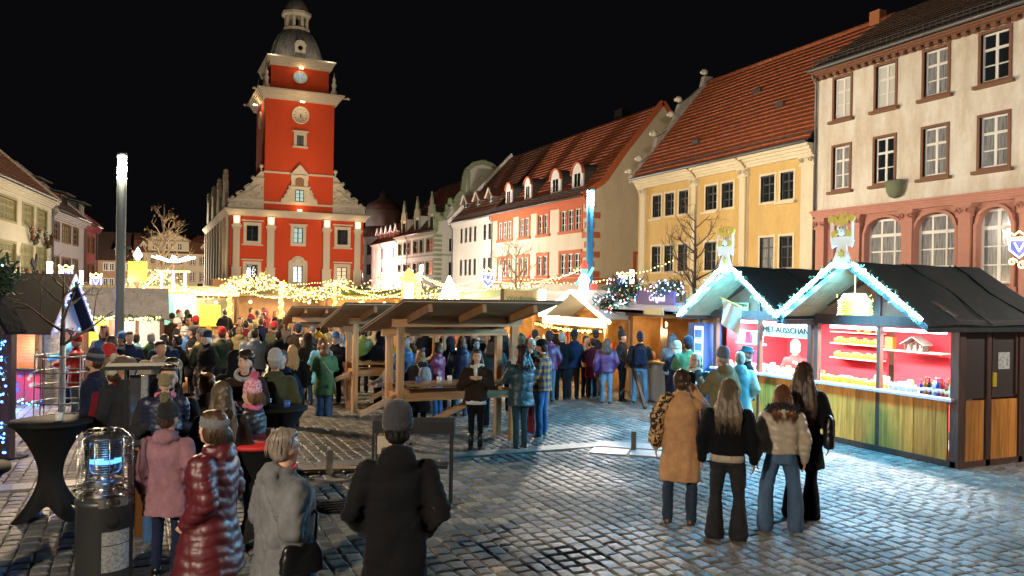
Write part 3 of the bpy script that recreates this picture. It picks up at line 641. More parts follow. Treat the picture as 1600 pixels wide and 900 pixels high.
        for (t, z, r) in ((.62, 12.75, .34), (.4, 13.55, .3), (.86, 11.85, .24)): scroll(b, g(t), z, r, .02, .18, flip=s_, w=.09, n=16)
        b.bar((g(0), .1, 14.42), (g(.3), .1, 14.42), .35, .14); b.bar((g(0), .1, 12.2), (g(.8), .1, 12.2), .3, .12)
        b.lathe([(.08,15.3),(.12,15.5),(.05,15.6)], (g(.08), .35, 0), 8); b.ell((g(.08), .35, 15.8), .24, 10, 7)
        b.build('gable_carving', M_s, W, kind='stuff')
    # tower shaft
    t0, t1 = f(11.4), f(18.66); TW = t1-t0; c = (t0+t1)/2
    b = MB(); b.box(t0, t1, .0, TW, 11.1, 23.0); b.build('tower_shaft', M_r, W)
    b = MB()
    for z in (11.85, 15.1): b.box(t0-.08, t1+.08, -.1, TW+.08, z, z+.2)
    b.build('string_course', M_s, W)
    # central aedicule on the shaft
    b = MB(); pf = [(c-1.95, 12.05), (c-1.85, 12.5), (c-1.5, 12.75), (c-1.35, 13.3), (c-.95, 13.7), (c-.85, 14.3), (c-.95, 14.75), (c-.85, 15.05), (c, 16.15), (c+.85, 15.05), (c+.95, 14.75), (c+.85, 14.3), (c+.95, 13.7), (c+1.35, 13.3), (c+1.5, 12.75), (c+1.85, 12.5), (c+1.95, 12.05)]
    b.prism(pf, -.25, .01); b.build('aedicule', M_s, W)
    b = MB(); rr = random.Random(8)
    for k in range(34):
        s_ = rr.choice((-1, 1)); t = rr.random(); b.ell((c+s_*(1.65-.75*t+rr.uniform(-.15, .15)), -.28, 12.2+1.7*t), (.14, .1, .13), 7, 4)
    b.bar((c-.95, -.3, 13.75), (c+.95, -.3, 13.75), .14, .12); b.bar((c-.95, -.3, 15.02), (c, -.3, 16.15), .12, .12, up=(0,1,0)); b.bar((c+.95, -.3, 15.02), (c, -.3, 16.15), .12, .12, up=(0,1,0)); b.bar((c-.9, -.3, 15.0), (c+.9, -.3, 15.0), .12, .12)
    b.build('aedicule_carving', M_s, W, kind='stuff')
    window(W, c-.45, c+.45, 12.2, 13.45, frame=M_iron, pane=MC['blue_green_lit_glass'], rows=3, y=-.32, fw=.06)
    b = MB(); b.prism([(c-.45, 13.9), (c+.45, 13.9)]+[(c+.45*math.cos(R(a)), 14.5+.3*math.sin(R(a))) for a in range(0, 181, 20)], -.29, -.25); b.build('niche', mat('brown_niche_wood', (.2, .11, .04), .7), W)
    # shaft windows and clocks
    window(W, c-.36, c+.36, 18.3, 19.35, frame=M_iron, pane=mat('dim_grey_blue_glass', (.1, .13, .13), .2), rows=3, y=-.12, fw=.05)
    b = MB(); b.box(c-.68, c-.36, -.16, .01, 18.2, 19.7); b.box(c+.36, c+.68, -.16, .01, 18.2, 19.7); b.box(c-.36, c+.36, -.16, .01, 19.35, 19.7); b.box(c-.85, c+.85, -.25, .01, 19.7, 19.86); b.box(c-.8, c+.8, -.25, .01, 18.02, 18.2); b.build('window_surround', M_s, W)
    def clock(par, loc, rot):
        k = put('clock', None, par, loc=loc, rot=rot)
        b = MB(); b.lathe([(.86,0),(.95,.02),(.95,.16),(.84,.2),(.8,.12)], n=32); b.build('clock_rim', M_s, k)
        b = MB(); b.lathe([(.8,.1),(0.01,.1)], n=32); b.build('dial', glow('cream_lit_dial', (1, .72, .22), 1.1, base=(.5,.33,.08)), k)
        b = MB()
        for h in range(12):
            a = 2*PI*h/12; b.bar((.56*math.sin(a), .56*math.cos(a), .115), (.73*math.sin(a), .73*math.cos(a), .115), .055, .02)
        for a, l, w in ((R(192), .36, .07), (R(150), .6, .045)): b.bar((-.12*math.sin(a), -.12*math.cos(a), .14), (l*math.sin(a), l*math.cos(a), .14), w, .02)
        b.build('hands_and_numerals', mat('black_gilt_hands', (.03, .025, .01), .4), k)
    clock(W, (c, -.02, 21.55), (R(90), 0, 0)); clock(W, (t0+.02, TW/2, 21.3), (R(90), 0, R(-90)))
    # great cornice, balcony stage, upper cornice
    cornice(W, t0, t1, 23.0, 24.0, .95, M_s, y0=TW+.95, steps=6)
    u0, u1 = t0+.55, t1-.55
    b = MB(); b.box(u0, u1, .55, TW-.55, 24.0, 26.9); b.build('upper_stage', M_r, W)
    cornice(W, u0, u1, 26.75, 27.6, .55, M_s, y0=TW, steps=5)
    b = MB(); b.lathe([(.72,0),(.8,.02),(.8,.12),(.66,.14),(.62,.05)], n=28); o = b.build('round_window_frame', M_s, W); o.location = (c, .53, 25.75); o.rotation_euler = (R(90), 0, 0); o.scale = (1, .85, 1)
    b = MB(); b.lathe([(.64,.02),(0.01,.02)], n=28); b.box(-.03, .03, -.6, .6, .04, .07); b.box(-.6, .6, -.03, .03, .04, .07); o = b.build('round_window', mat('blue_lit_round_glass', (.08,.2,.28), .2, emit=.5, ecol=(.25,.55,.75)), W); o.location = (c, .5, 25.75); o.rotation_euler = (R(90), 0, 0); o.scale = (1, .85, 1)
    for sx in (0, 1):
        for sy_ in (0, 1):
            b = MB(); b.lathe([(.35,0),(.35,.5),(.2,.6),(.22,1.0),(.3,1.2),(.16,1.5),(.2,1.8),(.05,2.2),(0.01,2.7)], n=10); o = b.build('finial', M_s, W); o.location = (t0+.05+(TW-.1)*sx, .1+(TW-.2)*sy_, 24.0)
            b = MB(); b.bar((0, 0, 0), ((-.45 if sx == 0 else .45), -.3, -.05), .14, .14); b.ell(((-.5 if sx == 0 else .5), -.32, -.02), (.2, .14, .14), 8, 5); o = b.build('gargoyle', M_s, W); o.location = (t0-.8+(TW+1.6)*sx, -.6+(TW+1.2)*sy_, 23.7)
    # ribbed dome, lantern and cap
    M_dome = mat('weathered_grey_dome_lead', (.17, .165, .155), .55, metal=.2, bump=.4, bscale=8, var=.35, vscale=3)
    cy_ = TW/2; b = MB(); b.lathe([(2.9,27.6),(2.85,28.1),(2.72,28.9),(2.45,29.9),(2.0,30.8),(1.5,31.4),(1.3,31.6)], (c, cy_, 0), 32)
    for k in range(16):
        a = 2*PI*(k+.5)/16; b.tube([(c+r*math.cos(a), cy_+r*math.sin(a), z) for r, z in ((2.9,27.7),(2.74,28.9),(2.47,29.9),(2.02,30.8),(1.5,31.4))], .07, 6)
    b.build('dome', M_dome, W)
    b = MB(); b.box(c-.55, c+.55, .75, 1.5, 28.5, 29.3); b.prism([(c-.65, 29.3), (c+.65, 29.3), (c+.4, 29.75), (c, 29.9), (c-.4, 29.75)], .7, 1.8); b.build('dome_window', M_s, W)
    b = MB(); b.lathe([(.26,0),(.01,0)], n=14); o = b.build('dome_window_glass', M_glassd, W); o.location = (c, .72, 29.0); o.rotation_euler = (R(90), 0, 0)
    b = MB(); b.lathe([(1.5,31.5),(1.5,31.8),(1.35,31.9)], (c, cy_, 0), 8, a0=PI/8)
    for k in range(8):
        a = 2*PI*k/8+PI/8; p = (c+1.15*math.cos(a), cy_+1.15*math.sin(a)); b.bar((*p, 31.8), (*p, 33.2), .38, .3)
    b.lathe([(1.35,33.1),(1.65,33.3),(1.65,33.6),(1.4,33.7)], (c, cy_, 0), 8, a0=PI/8); b.build('lantern', M_s, W)
    b = MB(); b.lathe([(1.35,33.7),(1.3,34.1),(1.0,34.8),(.5,35.3),(.2,35.5),(.2,36.2),(.1,36.6),(.06,38.2),(0.01,38.3)], (c, cy_, 0), 16); b.build('lantern_dome', M_dome, W)
    b = MB(); b.lathe([(.2,31.9),(.2,33)], (c, cy_, 0), 8); b.build('bell', M_iron, W)
    
    for dx in (-3.0, 3.0): lamp('POINT', (8+c+dx, 87.4, 28.0), 130, (1, .85, .65), .2)  # unseen lamps added above the cornice to lighten the dome
    # spotlights fixed under the cornices
    for p, tg, pw in (((c, -1.1, 22.75), (c, 0, 20), 26), ((c, -.1, 26.6), (c, .5, 25), 18), ((c, -.5, 11.25), (c, 0, 16), 22), ((t0-.7, 3, 22.8), (t0, 3, 18), 40)):
        b = MB(); b.box(p[0]-.22, p[0]+.22, p[1]-.1, p[1]+.06, p[2]-.06, p[2]+.06); b.build('spotlight', glow('warm_spot_glass', (1, .8, .45), 6), W)
        lamp('POINT', (8+p[0], 88+p[1]-.35, p[2]-(.15 if p[2] > 12 else -.3)), pw, (1, .62, .28), .1)
town_hall()
for i, (x, y, tx, tz, pw, sz) in enumerate(((12.0, 76.0, 13.5, 18, 5000, 34), (19.5, 76.5, 16.5, 18, 5000, 34), (10.2, 80.5, 12, 7, 1000, 75), (20.0, 80.5, 18.5, 7, 1000, 75), (5.2, 88, 8, 9, 700, 90), (3.0, 100, 8, 7, 900, 100))):
    F = thing('floodlight', 'assumed floodlight on a post aimed at the red town hall, %s' % ('left of the tower axis', 'right of the tower axis', 'low on the left', 'low on the right', 'at the left corner', 'along the left side')[i], 'floodlight', (x, y, 0), 0, 'town hall floodlights')  # unseen floodlight posts, assumed from the evenly lit tower front
    b = MB(); b.bar((0, 0, 0), (0, 0, 2.9), .1); b.build('post', M_iron, F); b = MB(); b.box(-.25, .25, -.12, .12, 2.9, 3.2); b.build('housing', M_iron, F)
    lamp('SPOT', (x, y+.25, 3.35), pw*.72, (1, .70, .42), .3, target=(tx, 88+(4 if i > 3 else 0), tz), spot=sz, blend=.8)
# ---------- left row
def left_house(u0, u1, name_lab, zc, wl, wins, ops_z, sur, depth=10, ridge=13.2, rm=TILED, par=None, mw=None, warm=False, shut=None):
    ax, ay = -5.98, 64.39; c, s = math.cos(R(83)), math.sin(R(83))
    W = thing('town_house', name_lab, 'house', (ax+c*u0, ay+s*u0, 0), 83); L = u1-u0; ops = []
    for z0, z1 in ops_z:
        for a, b_ in wins: ops.append((a-u0, b_-u0, z0, z1))
    b = wall_grid(L, 0, zc, ops, depth=.15); shell(b, L, depth, 0, zc); b.build('wall', mw, W)
    for i, o in enumerate(ops):
        n = max(2, int(round((o[1]-o[0])/.75))); window(W, *o, frame=sur, pane=shut[i % len(shut)], cols=n, rows=3, fw=.09, transom=1, sur=sur, sw=.12)
    cornice(W, 0, L, zc-.25, zc+.2, .4, mw, ends=False); gutter(W, 0, L, -.5, zc+.3); pipe(W, L-.1, .2, zc+.2)
    roof(W, (0, -.45, zc+.3), (L, -.45, zc+.3), (L, depth/2, ridge), (0, depth/2, ridge), rm, n=16)
    b = MB(); b.prism([(-.45, zc), (-.5, zc+.45), (depth/2, ridge+.2), (depth+.3, zc+.4), (depth, zc)], L-.25, L+.05, 'x'); b.prism([(-.3, zc), (-.5, zc+.3), (depth/2, ridge+.05), (depth+.3, zc+.3), (depth, zc)], 0, .2, 'x'); b.build('gable_wall', mw, W)
    return W
M_l1 = plaster('warm_cream_left_plaster', (.66, .60, .46), amt=.15); M_l2 = plaster('pale_lilac_plaster', (.50, .44, .44), amt=.25); M_l3 = mat('raspberry_red_wall', (.35, .06, .07), .8, bump=.2)
M_khaki = mat('khaki_window_wood', (.36, .32, .16), .6); M_cur = mat('greenish_curtained_glass', (.22, .22, .13), .3, var=.3, vscale=5)
L1 = left_house(-30, .2, 'cream house with olive window frames and red bowed garlands, left edge', 8.35, M_l1, [(-29,-26.2),(-24.5,-21.7),(-20,-17.2),(-15.6,-13.2),(-12.0,-8.6),(-7.2,-4.75),(-3.8,-1.3)], ((6.45,7.7),(3.6,5.15)), M_khaki, mw=M_l1, shut=[M_cur], ridge=13.4, rm=TILEB)
L2 = left_house(.3, 11.3, 'pale lilac house with brown windows and one long dormer, left side', 7.75, M_l2, [(.5,2.4),(3.4,6.1),(7.0,8.8)], ((6.0,7.25),(3.0,4.75)), mat('brown_left_window_wood', (.2,.12,.06), .6), mw=M_l2, shut=[M_glassd, M_cur], ridge=12.6)
L3 = left_house(11.4, 16.5, 'narrow house with raspberry red wall panels at the far end of the left row', 7.65, M_l3, [(12.3,13.5),(14.3,15.6)], ((5.6,7.0),(3.0,4.6)), mat('brown_left_window_wood', (.2,.12,.06), .6), mw=M_l3, shut=[M_glassd], ridge=12.2)
def shed_dormer(W, u0, u1, y, z, m, striped):
    b = MB(); b.box(u0, u1, y, y+.15, z, z+1.15); b.prism([(y, z), (y, z+1.15), (y+3.2, z+1.9), (y+3.2, z)], u0, u0+.15, 'x'); b.prism([(y, z), (y, z+1.15), (y+3.2, z+1.9), (y+3.2, z)], u1-.15, u1, 'x'); d = b.build('dormer', m, W)
    b = MB(); b.prism([(y-.5, z+1.15), (y-.5, z+1.25), (y+3.4, z+2.05), (y+3.4, z+1.95)], u0-.3, u1+.3, 'x'); b.build('dormer_roof', M_lead, d)
    b = MB(); n = 3
    for k in range(n): a = u0+.2+(u1-u0-.4)*k/n; b.box(a+.08, a+(u1-u0-.4)/n-.08, y-.03, y-.01, z+.12, z+1.05)
    b.build('dormer_panes', M_glassd, d)
shed_dormer(L2, 1.0, 3.8, 1.4, 9.15, mat('brown_dormer_boards', (.2, .12, .07), .7), 1)
shed_dormer(L2, 6.8, 9.2, .9, 8.75, MC['brown_dormer_boards'], 1)
shed_dormer(L3, 1.0, 3.5, .7, 8.6, M_lead, 0)
shed_dormer(L1, 14, 18, 1.8, 9.9, M_l1, 0)
# garlands with bows hung across the cream house, and its rooster sign
M_fir = mat('dark_fir_green', (.025, .055, .02), .7, bump=.8, bscale=60); M_bow = mat('deep_red_bow', (.35, .03, .02), .6)
def facade_garland(W, u, z, w, h, lab):
    rr = random.Random(int(u*10)); b = MB(); pts = [(u+w*(t-.5), -.2, z-h*(1-(2*t-1)**2)) for t in [i/14 for i in range(15)]]
    for p in pts:
        for k in range(9): d = Vector((rr.uniform(-1,1), rr.uniform(-1,.2), rr.uniform(-1,1))).normalized(); b.bar(p, Vector(p)+d*.26, .05, .03)
    ax, ay = -5.98, 64.39
    o = b.build('garland', M_fir); o.matrix_world = W.matrix_basis.copy(); tag(o, lab, 'garland', 'fir garlands on the cream house')
    b = MB()
    for k in range(8): q = pts[rr.randrange(len(pts))]; b.ell((q[0], q[1]-.12, q[2]), .1, 6, 4)
    b.build('red_bow', M_bow, o)
bpy.context.view_layer.update()
for u, z, w, lab in ((24.6, 6.2, 1.9, 'fir garland with red bows under the upper windows, left of the pair'), (28.1, 6.15, 1.9, 'fir garland with red bows under the upper windows, beside the drainpipe'), (23.6, 3.55, 1.7, 'fir garland under the lower windows beside the rooster sign'), (28.0, 3.5, 1.9, 'fir garland under the lower windows nearest the drainpipe')):
    facade_garland(L1, u, z, w, .75, lab)
def rooster():
    W = thing('rooster_sign', 'black iron rooster sign on a scrolled bracket on the cream house', 'sign'); W.matrix_world = L1.matrix_basis @ Matrix.Translation((22.0, -.9, 3.6))
    b = MB(); pf = [(-.1,0),(.15,-.02),(.3,.18),(.42,.5),(.4,.7),(.52,.78),(.42,.86),(.4,1.0),(.28,1.02),(.2,.8),(.12,.6),(-.1,.5),(-.3,.62),(-.55,.75),(-.8,.6),(-.9,.35),(-.7,.45),(-.6,.2),(-.4,.3),(-.25,.1)]
    b.prism(pf, -.04, .04); b.bar((0, 0, 0), (0, 0, -.3), .05); b.bar((.12, 0, 0), (.12, 0, -.3), .05); b.build('rooster', M_iron, W)
    b = MB(); b.tube([(-1.2, 0, -.3), (1.0, 0, -.3)], .04, 6); scroll(b, .6, -.15, .2, -.03, .03, w=.04); b.bar((0, 0, -.3), (0, .95, -.3), .06); b.build('bracket', M_iron, W)
rooster()

# ---------- far end of the square
def far_house(x0, x1, Y, lab, zc, cells, mw, sur, zr, rm, mans=False):
    W = thing('town_house', lab, 'house', (x0, Y, 0), 0); L = x1-x0; ops = []
    for z0, z1, xs, w in cells: ops += [(a-x0-w/2, a-x0+w/2, z0, z1) for a in xs]
    b = wall_grid(L, 0, zc, ops, depth=.15); shell(b, L, 10, 0, zc); b.build('wall', mw, W)
    for o in ops: window(W, *o, cols=2, rows=3, fw=.07, frame=M_white, sur=sur, sw=.12)
    cornice(W, 0, L, zc-.2, zc+.15, .35, mw); 
    if mans:
        roof(W, (0, -.3, zc+.15), (L, -.3, zc+.15), (L, 1.4, zr), (0, 1.4, zr), rm, n=8); roof(W, (0, 1.4, zr), (L, 1.4, zr), (L, 5, zr+1.6), (0, 5, zr+1.6), rm, n=6, name='upper_roof')
    else: roof(W, (0, -.3, zc+.15), (L, -.3, zc+.15), (L, 5, zr), (0, 5, zr), rm, n=14)
    return W
M_pkh = plaster('salmon_plaster', (.46, .26, .17), amt=.25); M_crh = plaster('far_cream_plaster', (.56, .47, .33), amt=.2)
H1 = far_house(-13, -1.8, 150, 'salmon pink house with a tall dark roof at the far end of the square', 7.1, [(5.55,6.75,(-9.6,-8.6,-5.9,-5.0,-3.3,-2.4),.62),(3.0,4.15,(-9.6,-8.6,-5.9,-5.0,-3.3,-2.4),.62)], M_pkh, M_white, 12.3, TILED)
H2 = far_house(-1.7, 13, 150, 'cream house with a pediment and mansard roof at the far end of the square', 8.6, [(6.85,8.35,(-.6,1.3,3.4,4.5,5.6,7.6,9.2,11),.75),(4.0,5.5,(-.6,1.3,3.4,4.5,5.6,7.6,9.2,11),.75)], M_crh, mat('brown_grey_stone', (.22,.18,.13), .8), 10.8, TILEB, True)
for u in (3.5, 9.0): tri_dormer(H1, u, .6, 7.9, .5, 2.0, M_crh, M_white, TILED, M_glassd)
b = MB(); b.box(2.2, 8.7, -.05, 1.0, 8.7, 10.9); b.prism([(1.9, 10.9), (9.0, 10.9), (5.4, 12.6)], -.2, 2.0); b.build('pediment_gable', M_crh, H2)
b = MB(); b.bar((1.8, -.25, 10.9), (9.1, -.25, 10.9), .2, .2); b.bar((1.8, -.25, 10.9), (5.45, -.25, 12.65), .2, .2); b.bar((9.1, -.25, 10.9), (5.45, -.25, 12.65), .2, .2); b.build('pediment_moulding', MC['brown_grey_stone'], H2)
for x in (3.2, 5.0, 6.1, 7.2): window(H2, x-.35, x+.35, 9.3, 10.5, y=-.1, fw=.07, rows=2)
for u in (1.5, 11.2): tri_dormer(H2, u, .4, 8.9, .45, 1.7, M_crh, M_white, TILEB)
# ================================================ LAMP MASTS
M_mast = mat('grey_blue_mast_paint', (.018, .027, .036), .6, spec=.2)
M_mastb = mat('blue_mast_paint', (.012, .10, .22), .6, spec=.2)
def mast(x, y, zt, r, lab, power, m=M_mast, col=(.88, .95, 1)):
    W = thing('street_lamp', lab, 'street lamp', (x, y, 0))
    b = MB(); b.lathe([(r*1.25,0),(r*1.25,.05),(r,.06),(r,zt-.62),(r*1.05,zt-.6),(r*1.05,zt-.56)], n=20); b.build('pole', m, W)
    b = MB(); b.lathe([(r*.95,zt-.56),(r*.95,zt-.14)], n=20); b.build('lamp_glass', glow('white_lamp_glass', (.85, .93, 1), 2.0), W)
    b = MB(); b.lathe([(r*.5,zt-.36),(r*.55,zt-.2),(r*.5,zt-.16)], n=16); b.build('lamp_tube', glow('hot_white_lamp', (.95, .98, 1), 40), W)
    b = MB(); b.lathe([(r*1.02,zt-.14),(r*1.02,zt),(0.01,zt+.02)], n=20); b.build('lamp_cap', m, W)
    b = MB(); b.box(r, r+.12, -.03, .03, zt*.62, zt*.62+.05); b.build('bracket', m, W)
    for a in range(3):
        lamp('POINT', (x+(r+.12)*math.cos(a*2.1+.5), y+(r+.12)*math.sin(a*2.1+.5), zt-.4), power/3, col, .12)
mast(-.49, 20.0, 5.66, .098, 'tall grey street lamp pole standing behind the stalls on the left', 2600, col=(1,.74,.46))
mast(15.16, 26.05, 6.62, .135, 'tall blue street lamp pole in front of the cream house corner', 3500, M_mastb, col=(1,.9,.78))
mast(-6.4, -1.0, 5.7, .115, 'assumed grey street lamp out of view behind the viewer on the left', 4300, col=(1, .86, .66))  # unseen mast added here, assumed from a foreground shadow; brightens the near figures
mast(19.5, 5.0, 6.6, .115, 'added grey street lamp out of view on the right, lighting the house fronts', 2800, col=(1, .92, .84))  # added mast outside the frame, fill for the right facades

mast(19.58, 59.47, 4.9, .13, 'far white lit street lamp column before the green trimmed house', 6500, col=(1, .9, .8))
mast(-9.5, 36, 5.7, .115, 'added grey street lamp out of view on the left, lighting the left houses', 6000, col=(1, .84, .62))  # unseen mast added to lift the left row of houses
mast(3.0, 128, 5.7, .115, 'small distant street lamp added to brighten the houses at the far end', 16000, col=(1, .84, .62))  # added mast, there to brighten the background houses
mast(24.0, 96.0, 5.0, .115, 'distant street lamp added to brighten the low white house', 6500, col=(1, .85, .75))  # extra mast added as fill for the far right row
W = thing('light_column', 'short bright white light column in front of the town hall plinth', 'light column', (5.6, 70.5, 0)); b = MB(); b.lathe([(.2,.6),(.2,3.0),(0.01,3.02)], n=12); b.build('light_tube', glow('column_white', (1,.95,.88), 5), W); b = MB(); b.lathe([(.26,0),(.26,.6)], n=12); b.build('base', M_lead, W); lamp('POINT', (5.6, 70.0, 2.4), 500, (1,.9,.75), .2)
# ================================================ TEXT
def text_mesh(s, size, m, parent=None, loc=(0,0,0), rot=(R(90),0,0), depth=.006, name='lettering'):
    cu = bpy.data.curves.new('lettering', 'FONT'); cu.body = s; cu.size = size; cu.extrude = depth; cu.align_x = 'CENTER'; cu.align_y = 'CENTER'; cu.resolution_u = 2
    o = bpy.data.objects.new('tmp', cu); COL.objects.link(o); dg = bpy.context.evaluated_depsgraph_get(); me = bpy.data.meshes.new_from_object(o.evaluated_get(dg)); bpy.data.objects.remove(o)
    me.materials.clear(); me.materials.append(m)
    return put(name, me, parent, loc=loc, rot=rot)
# ================================================ STALLS
M_darkw = wood('dark_brown_stall_timber', (.10, .042, .030), 2, .5); M_ply = wood('yellow_brown_planks', (.78, .30, .045), 2, .5, dark=.5)
M_tarp = mat('black_green_tarp', (.005, .010, .012), .55, bump=.4, bscale=5, bd=.03, spec=.35); M_board = mat('pale_roof_boards', (.42, .33, .19), .6, var=.3, vscale=4, stretch=(1, 6, 1), bump=.2)
M_red = mat('crimson_cloth_wall', (.52, .022, .036), .8, bump=.15, bscale=6); M_gableb = mat('brown_gable_boards', (.24, .10, .05), .65, var=.25, bump=.2)
M_led = glow('ice_white_led', (.62, .94, 1.0), 30); M_ledg = glow('warm_gold_led', (1, .62, .15), 9); M_ledw = glow('warm_white_led', (1, .74, .26), 4)
for m_ in (M_ledg, M_ledw): m_.cycles.emission_sampling = 'NONE'
M_cream = mat('cream_paint', (.66, .6, .5), .6)
def led_garland(a, b_, lab, n=90, col=(.55,.95,1), mled=None, power=16, nl=4, core=True, group=None, r=.02, spread=.034, sag=0, side=(0,0,0)):
    a, b_ = Vector(a), Vector(b_); W = thing('light_garland', lab, 'garland', tuple(a), 0, group); rr = random.Random(int(a.x*100+a.y*37+b_.z*11)); f = MB(); l = MB()
    P = lambda t: (b_-a)*t+Vector((0, 0, -sag*4*t*(1-t)))
    for k in range(n):
        t = rr.random(); p = P(t)+Vector((rr.gauss(0, spread*.6), rr.gauss(0, spread*.6), rr.gauss(0, spread*.6)))
        for q in range(3): d = Vector((rr.uniform(-1,1), rr.uniform(-1,1), rr.uniform(-1,1))).normalized()*.09; f.bar(p, p+d, .02, .006)
        p = P(t)+Vector((rr.gauss(0, spread*.5), rr.gauss(0, spread*.5), rr.gauss(0, spread*.5))); l.ell(p, r, 6, 4)
    f.build('fir_twigs', M_fir, W, kind='stuff')
    if core: l.tube([P(t/8) for t in range(9)], r*1.5, 6)
    l.build('led_lights', mled or M_led, W, kind='stuff')
    for k in range(nl):
        p = a+P((k+.5)/nl)+Vector(side); lamp('POINT', tuple(p+Vector((-.06, 0, -.05))), power/nl, col, .05)
    return W
def stall_shell(W, L, D, m=M_darkw, zb=1.06, ze=2.2, zr=3.22, oh=.85, planks=True, seed=1, gable_m=None, tarp=None, skipleft=False):
    gable_m = gable_m or M_gableb; tarp = tarp or M_tarp; rr = random.Random(seed)
    for x in (0.05, L/2, L-.05):
        b = MB(); w = .05 if x != L/2 else .035; b.box(x-w, x+w, -.04, .05, .1, ze-.02); b.build('post', m, W)
    b = MB(); b.box(-.02, L+.02, -.06, .06, 0, .13); b.build('base_beam', m, W)
    b = MB(); b.box(-.05, L+.05, -.09, .07, ze-.02, ze+.16); b.build('eave_beam', m, W)
    b = MB(); b.box(0, L, -.14, .35, zb, zb+.045); b.build('counter', M_cream if not planks else mat('pink_lit_counter', (.6,.45,.5), .4), W)
    if planks:
        x = .1
        while x < L-.12:
            w = rr.uniform(.17, .27); e = min(x+w, L-.1)
            if x < L/2 < e: e = L/2-.037; 
            if abs(x-L/2) < .036: x = L/2+.037; continue
            if e-x > .05:
                b = MB(); b.box(x+.003, e-.003, -.035-rr.uniform(0, .008), .0, .13, zb-.005); b.build('plank', M_ply, W)
            x = e if abs(e-(L/2-.037)) > .001 else L/2+.037
    b = MB(); b.prism([(0, ze+.16), (L, ze+.16), (L/2, zr-.08)], .0, .04); b.build('gable_boards', gable_m, W)
    b = MB(); b.box(L/2-.03, L/2+.03, -.04, 0, ze+.16, zr-.1)
    for s_ in (-1, 1): b.bar((L/2+s_*L*.5, -.03, ze+.17), (L/2, -.03, zr-.1), .06, .1, up=(0,1,0))
    b.build('gable_frame', m, W)
    for s_ in (-1, 1):
        if skipleft and s_ < 0: continue
        n = Vector((s_*(zr-ze), 0, L/2)).normalized(); a, c = Vector((L/2, 0, zr)), Vector((L/2+s_*(L/2+.12), 0, ze+.02))
        b = MB(); pts = []
        nx, ny = 7, 9; rr2 = random.Random(seed*7+s_)
        vv = []
        for i in range(nx+1):
            for j in range(ny+1):
                t = i/nx; y = -oh+(D+.35+oh)*j/ny; p = a.lerp(c, t)+n*(.045+.012*math.sin(j*1.7+i*.6)+(0 if i in (0, nx) or j in (0, ny) else rr2.uniform(-.006, .012))); vv.append((p.x, y, p.z))
        ff = [(i*(ny+1)+j, (i+1)*(ny+1)+j, (i+1)*(ny+1)+j+1, i*(ny+1)+j+1) for i in range(nx) for j in range(ny)]
        b.add(vv, ff, True)
        for j in (4, 7): 
            y = -oh+(D+.35+oh)*j/ny; b.tube([tuple(a.lerp(c, t/6)+n*.06+Vector((0, y+.08*math.sin(t*1.3+j), 0))) for t in range(7)], .012, 5)
        # edge skirt
        b.add([(a.x, -oh, a.z+.04), (c.x, -oh, c.z+.04), (c.x, -oh, c.z-.07), (a.x, -oh, a.z-.05)], [(0,1,2,3)])
        b.add([(c.x, -oh, c.z+.04), (c.x, D+.35, c.z+.04), (c.x, D+.35, c.z-.07), (c.x, -oh, c.z-.07)], [(0,1,2,3)])
        b.build('roof_tarp', tarp, W)
        for k in range(7):       # boards under the roof run from front to back
            t0, t1 = k/7, (k+1)/7-.006; p, q = a.lerp(c, t0), a.lerp(c, t1); e = n*.02
            b = MB(); b.add([(p.x, -oh+.03, p.z), (q.x, -oh+.03, q.z), (q.x+e.x, -oh+.03, q.z+e.z), (p.x+e.x, -oh+.03, p.z+e.z), (p.x, D+.3, p.z), (q.x, D+.3, q.z), (q.x+e.x, D+.3, q.z+e.z), (p.x+e.x, D+.3, p.z+e.z)], [(3,2,1,0),(4,5,6,7),(0,1,5,4),(1,2,6,5),(2,3,7,6),(3,0,4,7)]); b.build('roof_board', M_board, W)
def angel(x, y, z, lab):
    W = thing('angel_figure', lab, 'figure', (x, y, z), -90, 'painted angel boards on the honey stall')
    W.scale = (.86,)*3
    MW = mat('white_painted_board', (.8, .8, .78), .5); MY = mat('yellow_painted_board', (.62, .47, .05), .5)
    b = MB(); b.prism([(-.26,0),(-.1,-.05),(.1,-.05),(.26,0),(.2,.14),(.13,.3),(.1,.42),(.24,.36),(.28,.5),(.2,.6),(.1,.58),(-.1,.58),(-.2,.6),(-.28,.5),(-.24,.36),(-.1,.42),(-.13,.3),(-.2,.14)], -.02, .02); b.build('robe', MW, W)
    b = MB(); b.lathe([(.12,-.02),(.12,.02),(.0,.02)], n=16); o = b.build('head', MW, W); o.location = (0, -.012, .72); o.rotation_euler = (R(90), 0, 0)
    b = MB(); b.prism([(-.13,.80),(.13,.80),(.16,1.0),(.07,.9),(0,1.05),(-.07,.9),(-.16,1.0)], -.04, .0)
    for s_ in (-1, 1):
        for (cx, cz, r) in ((s_*.25, .93, .08), (s_*.17, .64, .075), (s_*.09, 1.0, .03)):
            n = 10; b.prism([(cx+r*math.cos(2*PI*k/n), cz+r*math.sin(2*PI*k/n)) for k in range(n)], -.045, -.005)
    b.prism([(.1*(1 if k % 2 else .45)*math.cos(2*PI*k/12), .24+.1*(1 if k % 2 else .45)*math.sin(2*PI*k/12)) for k in range(12)], -.035, -.02)
    b.build('crown_and_stars', MY, W, kind='stuff')
    b = MB()
    for s_ in (-1, 1): b.bar((s_*.25, -.01, .5), (s_*.25, -.01, .86), .055, .03)
    b.build('candle', MW, W)
    b = MB()
    for s_ in (-1, 1): b.box(s_*.04-.012, s_*.04+.012, -.04, -.02, .74, .765)
    b.box(-.015, .015, -.04, -.02, .66, .68); b.build('face', M_iron, W)
def shelf_items(): pass
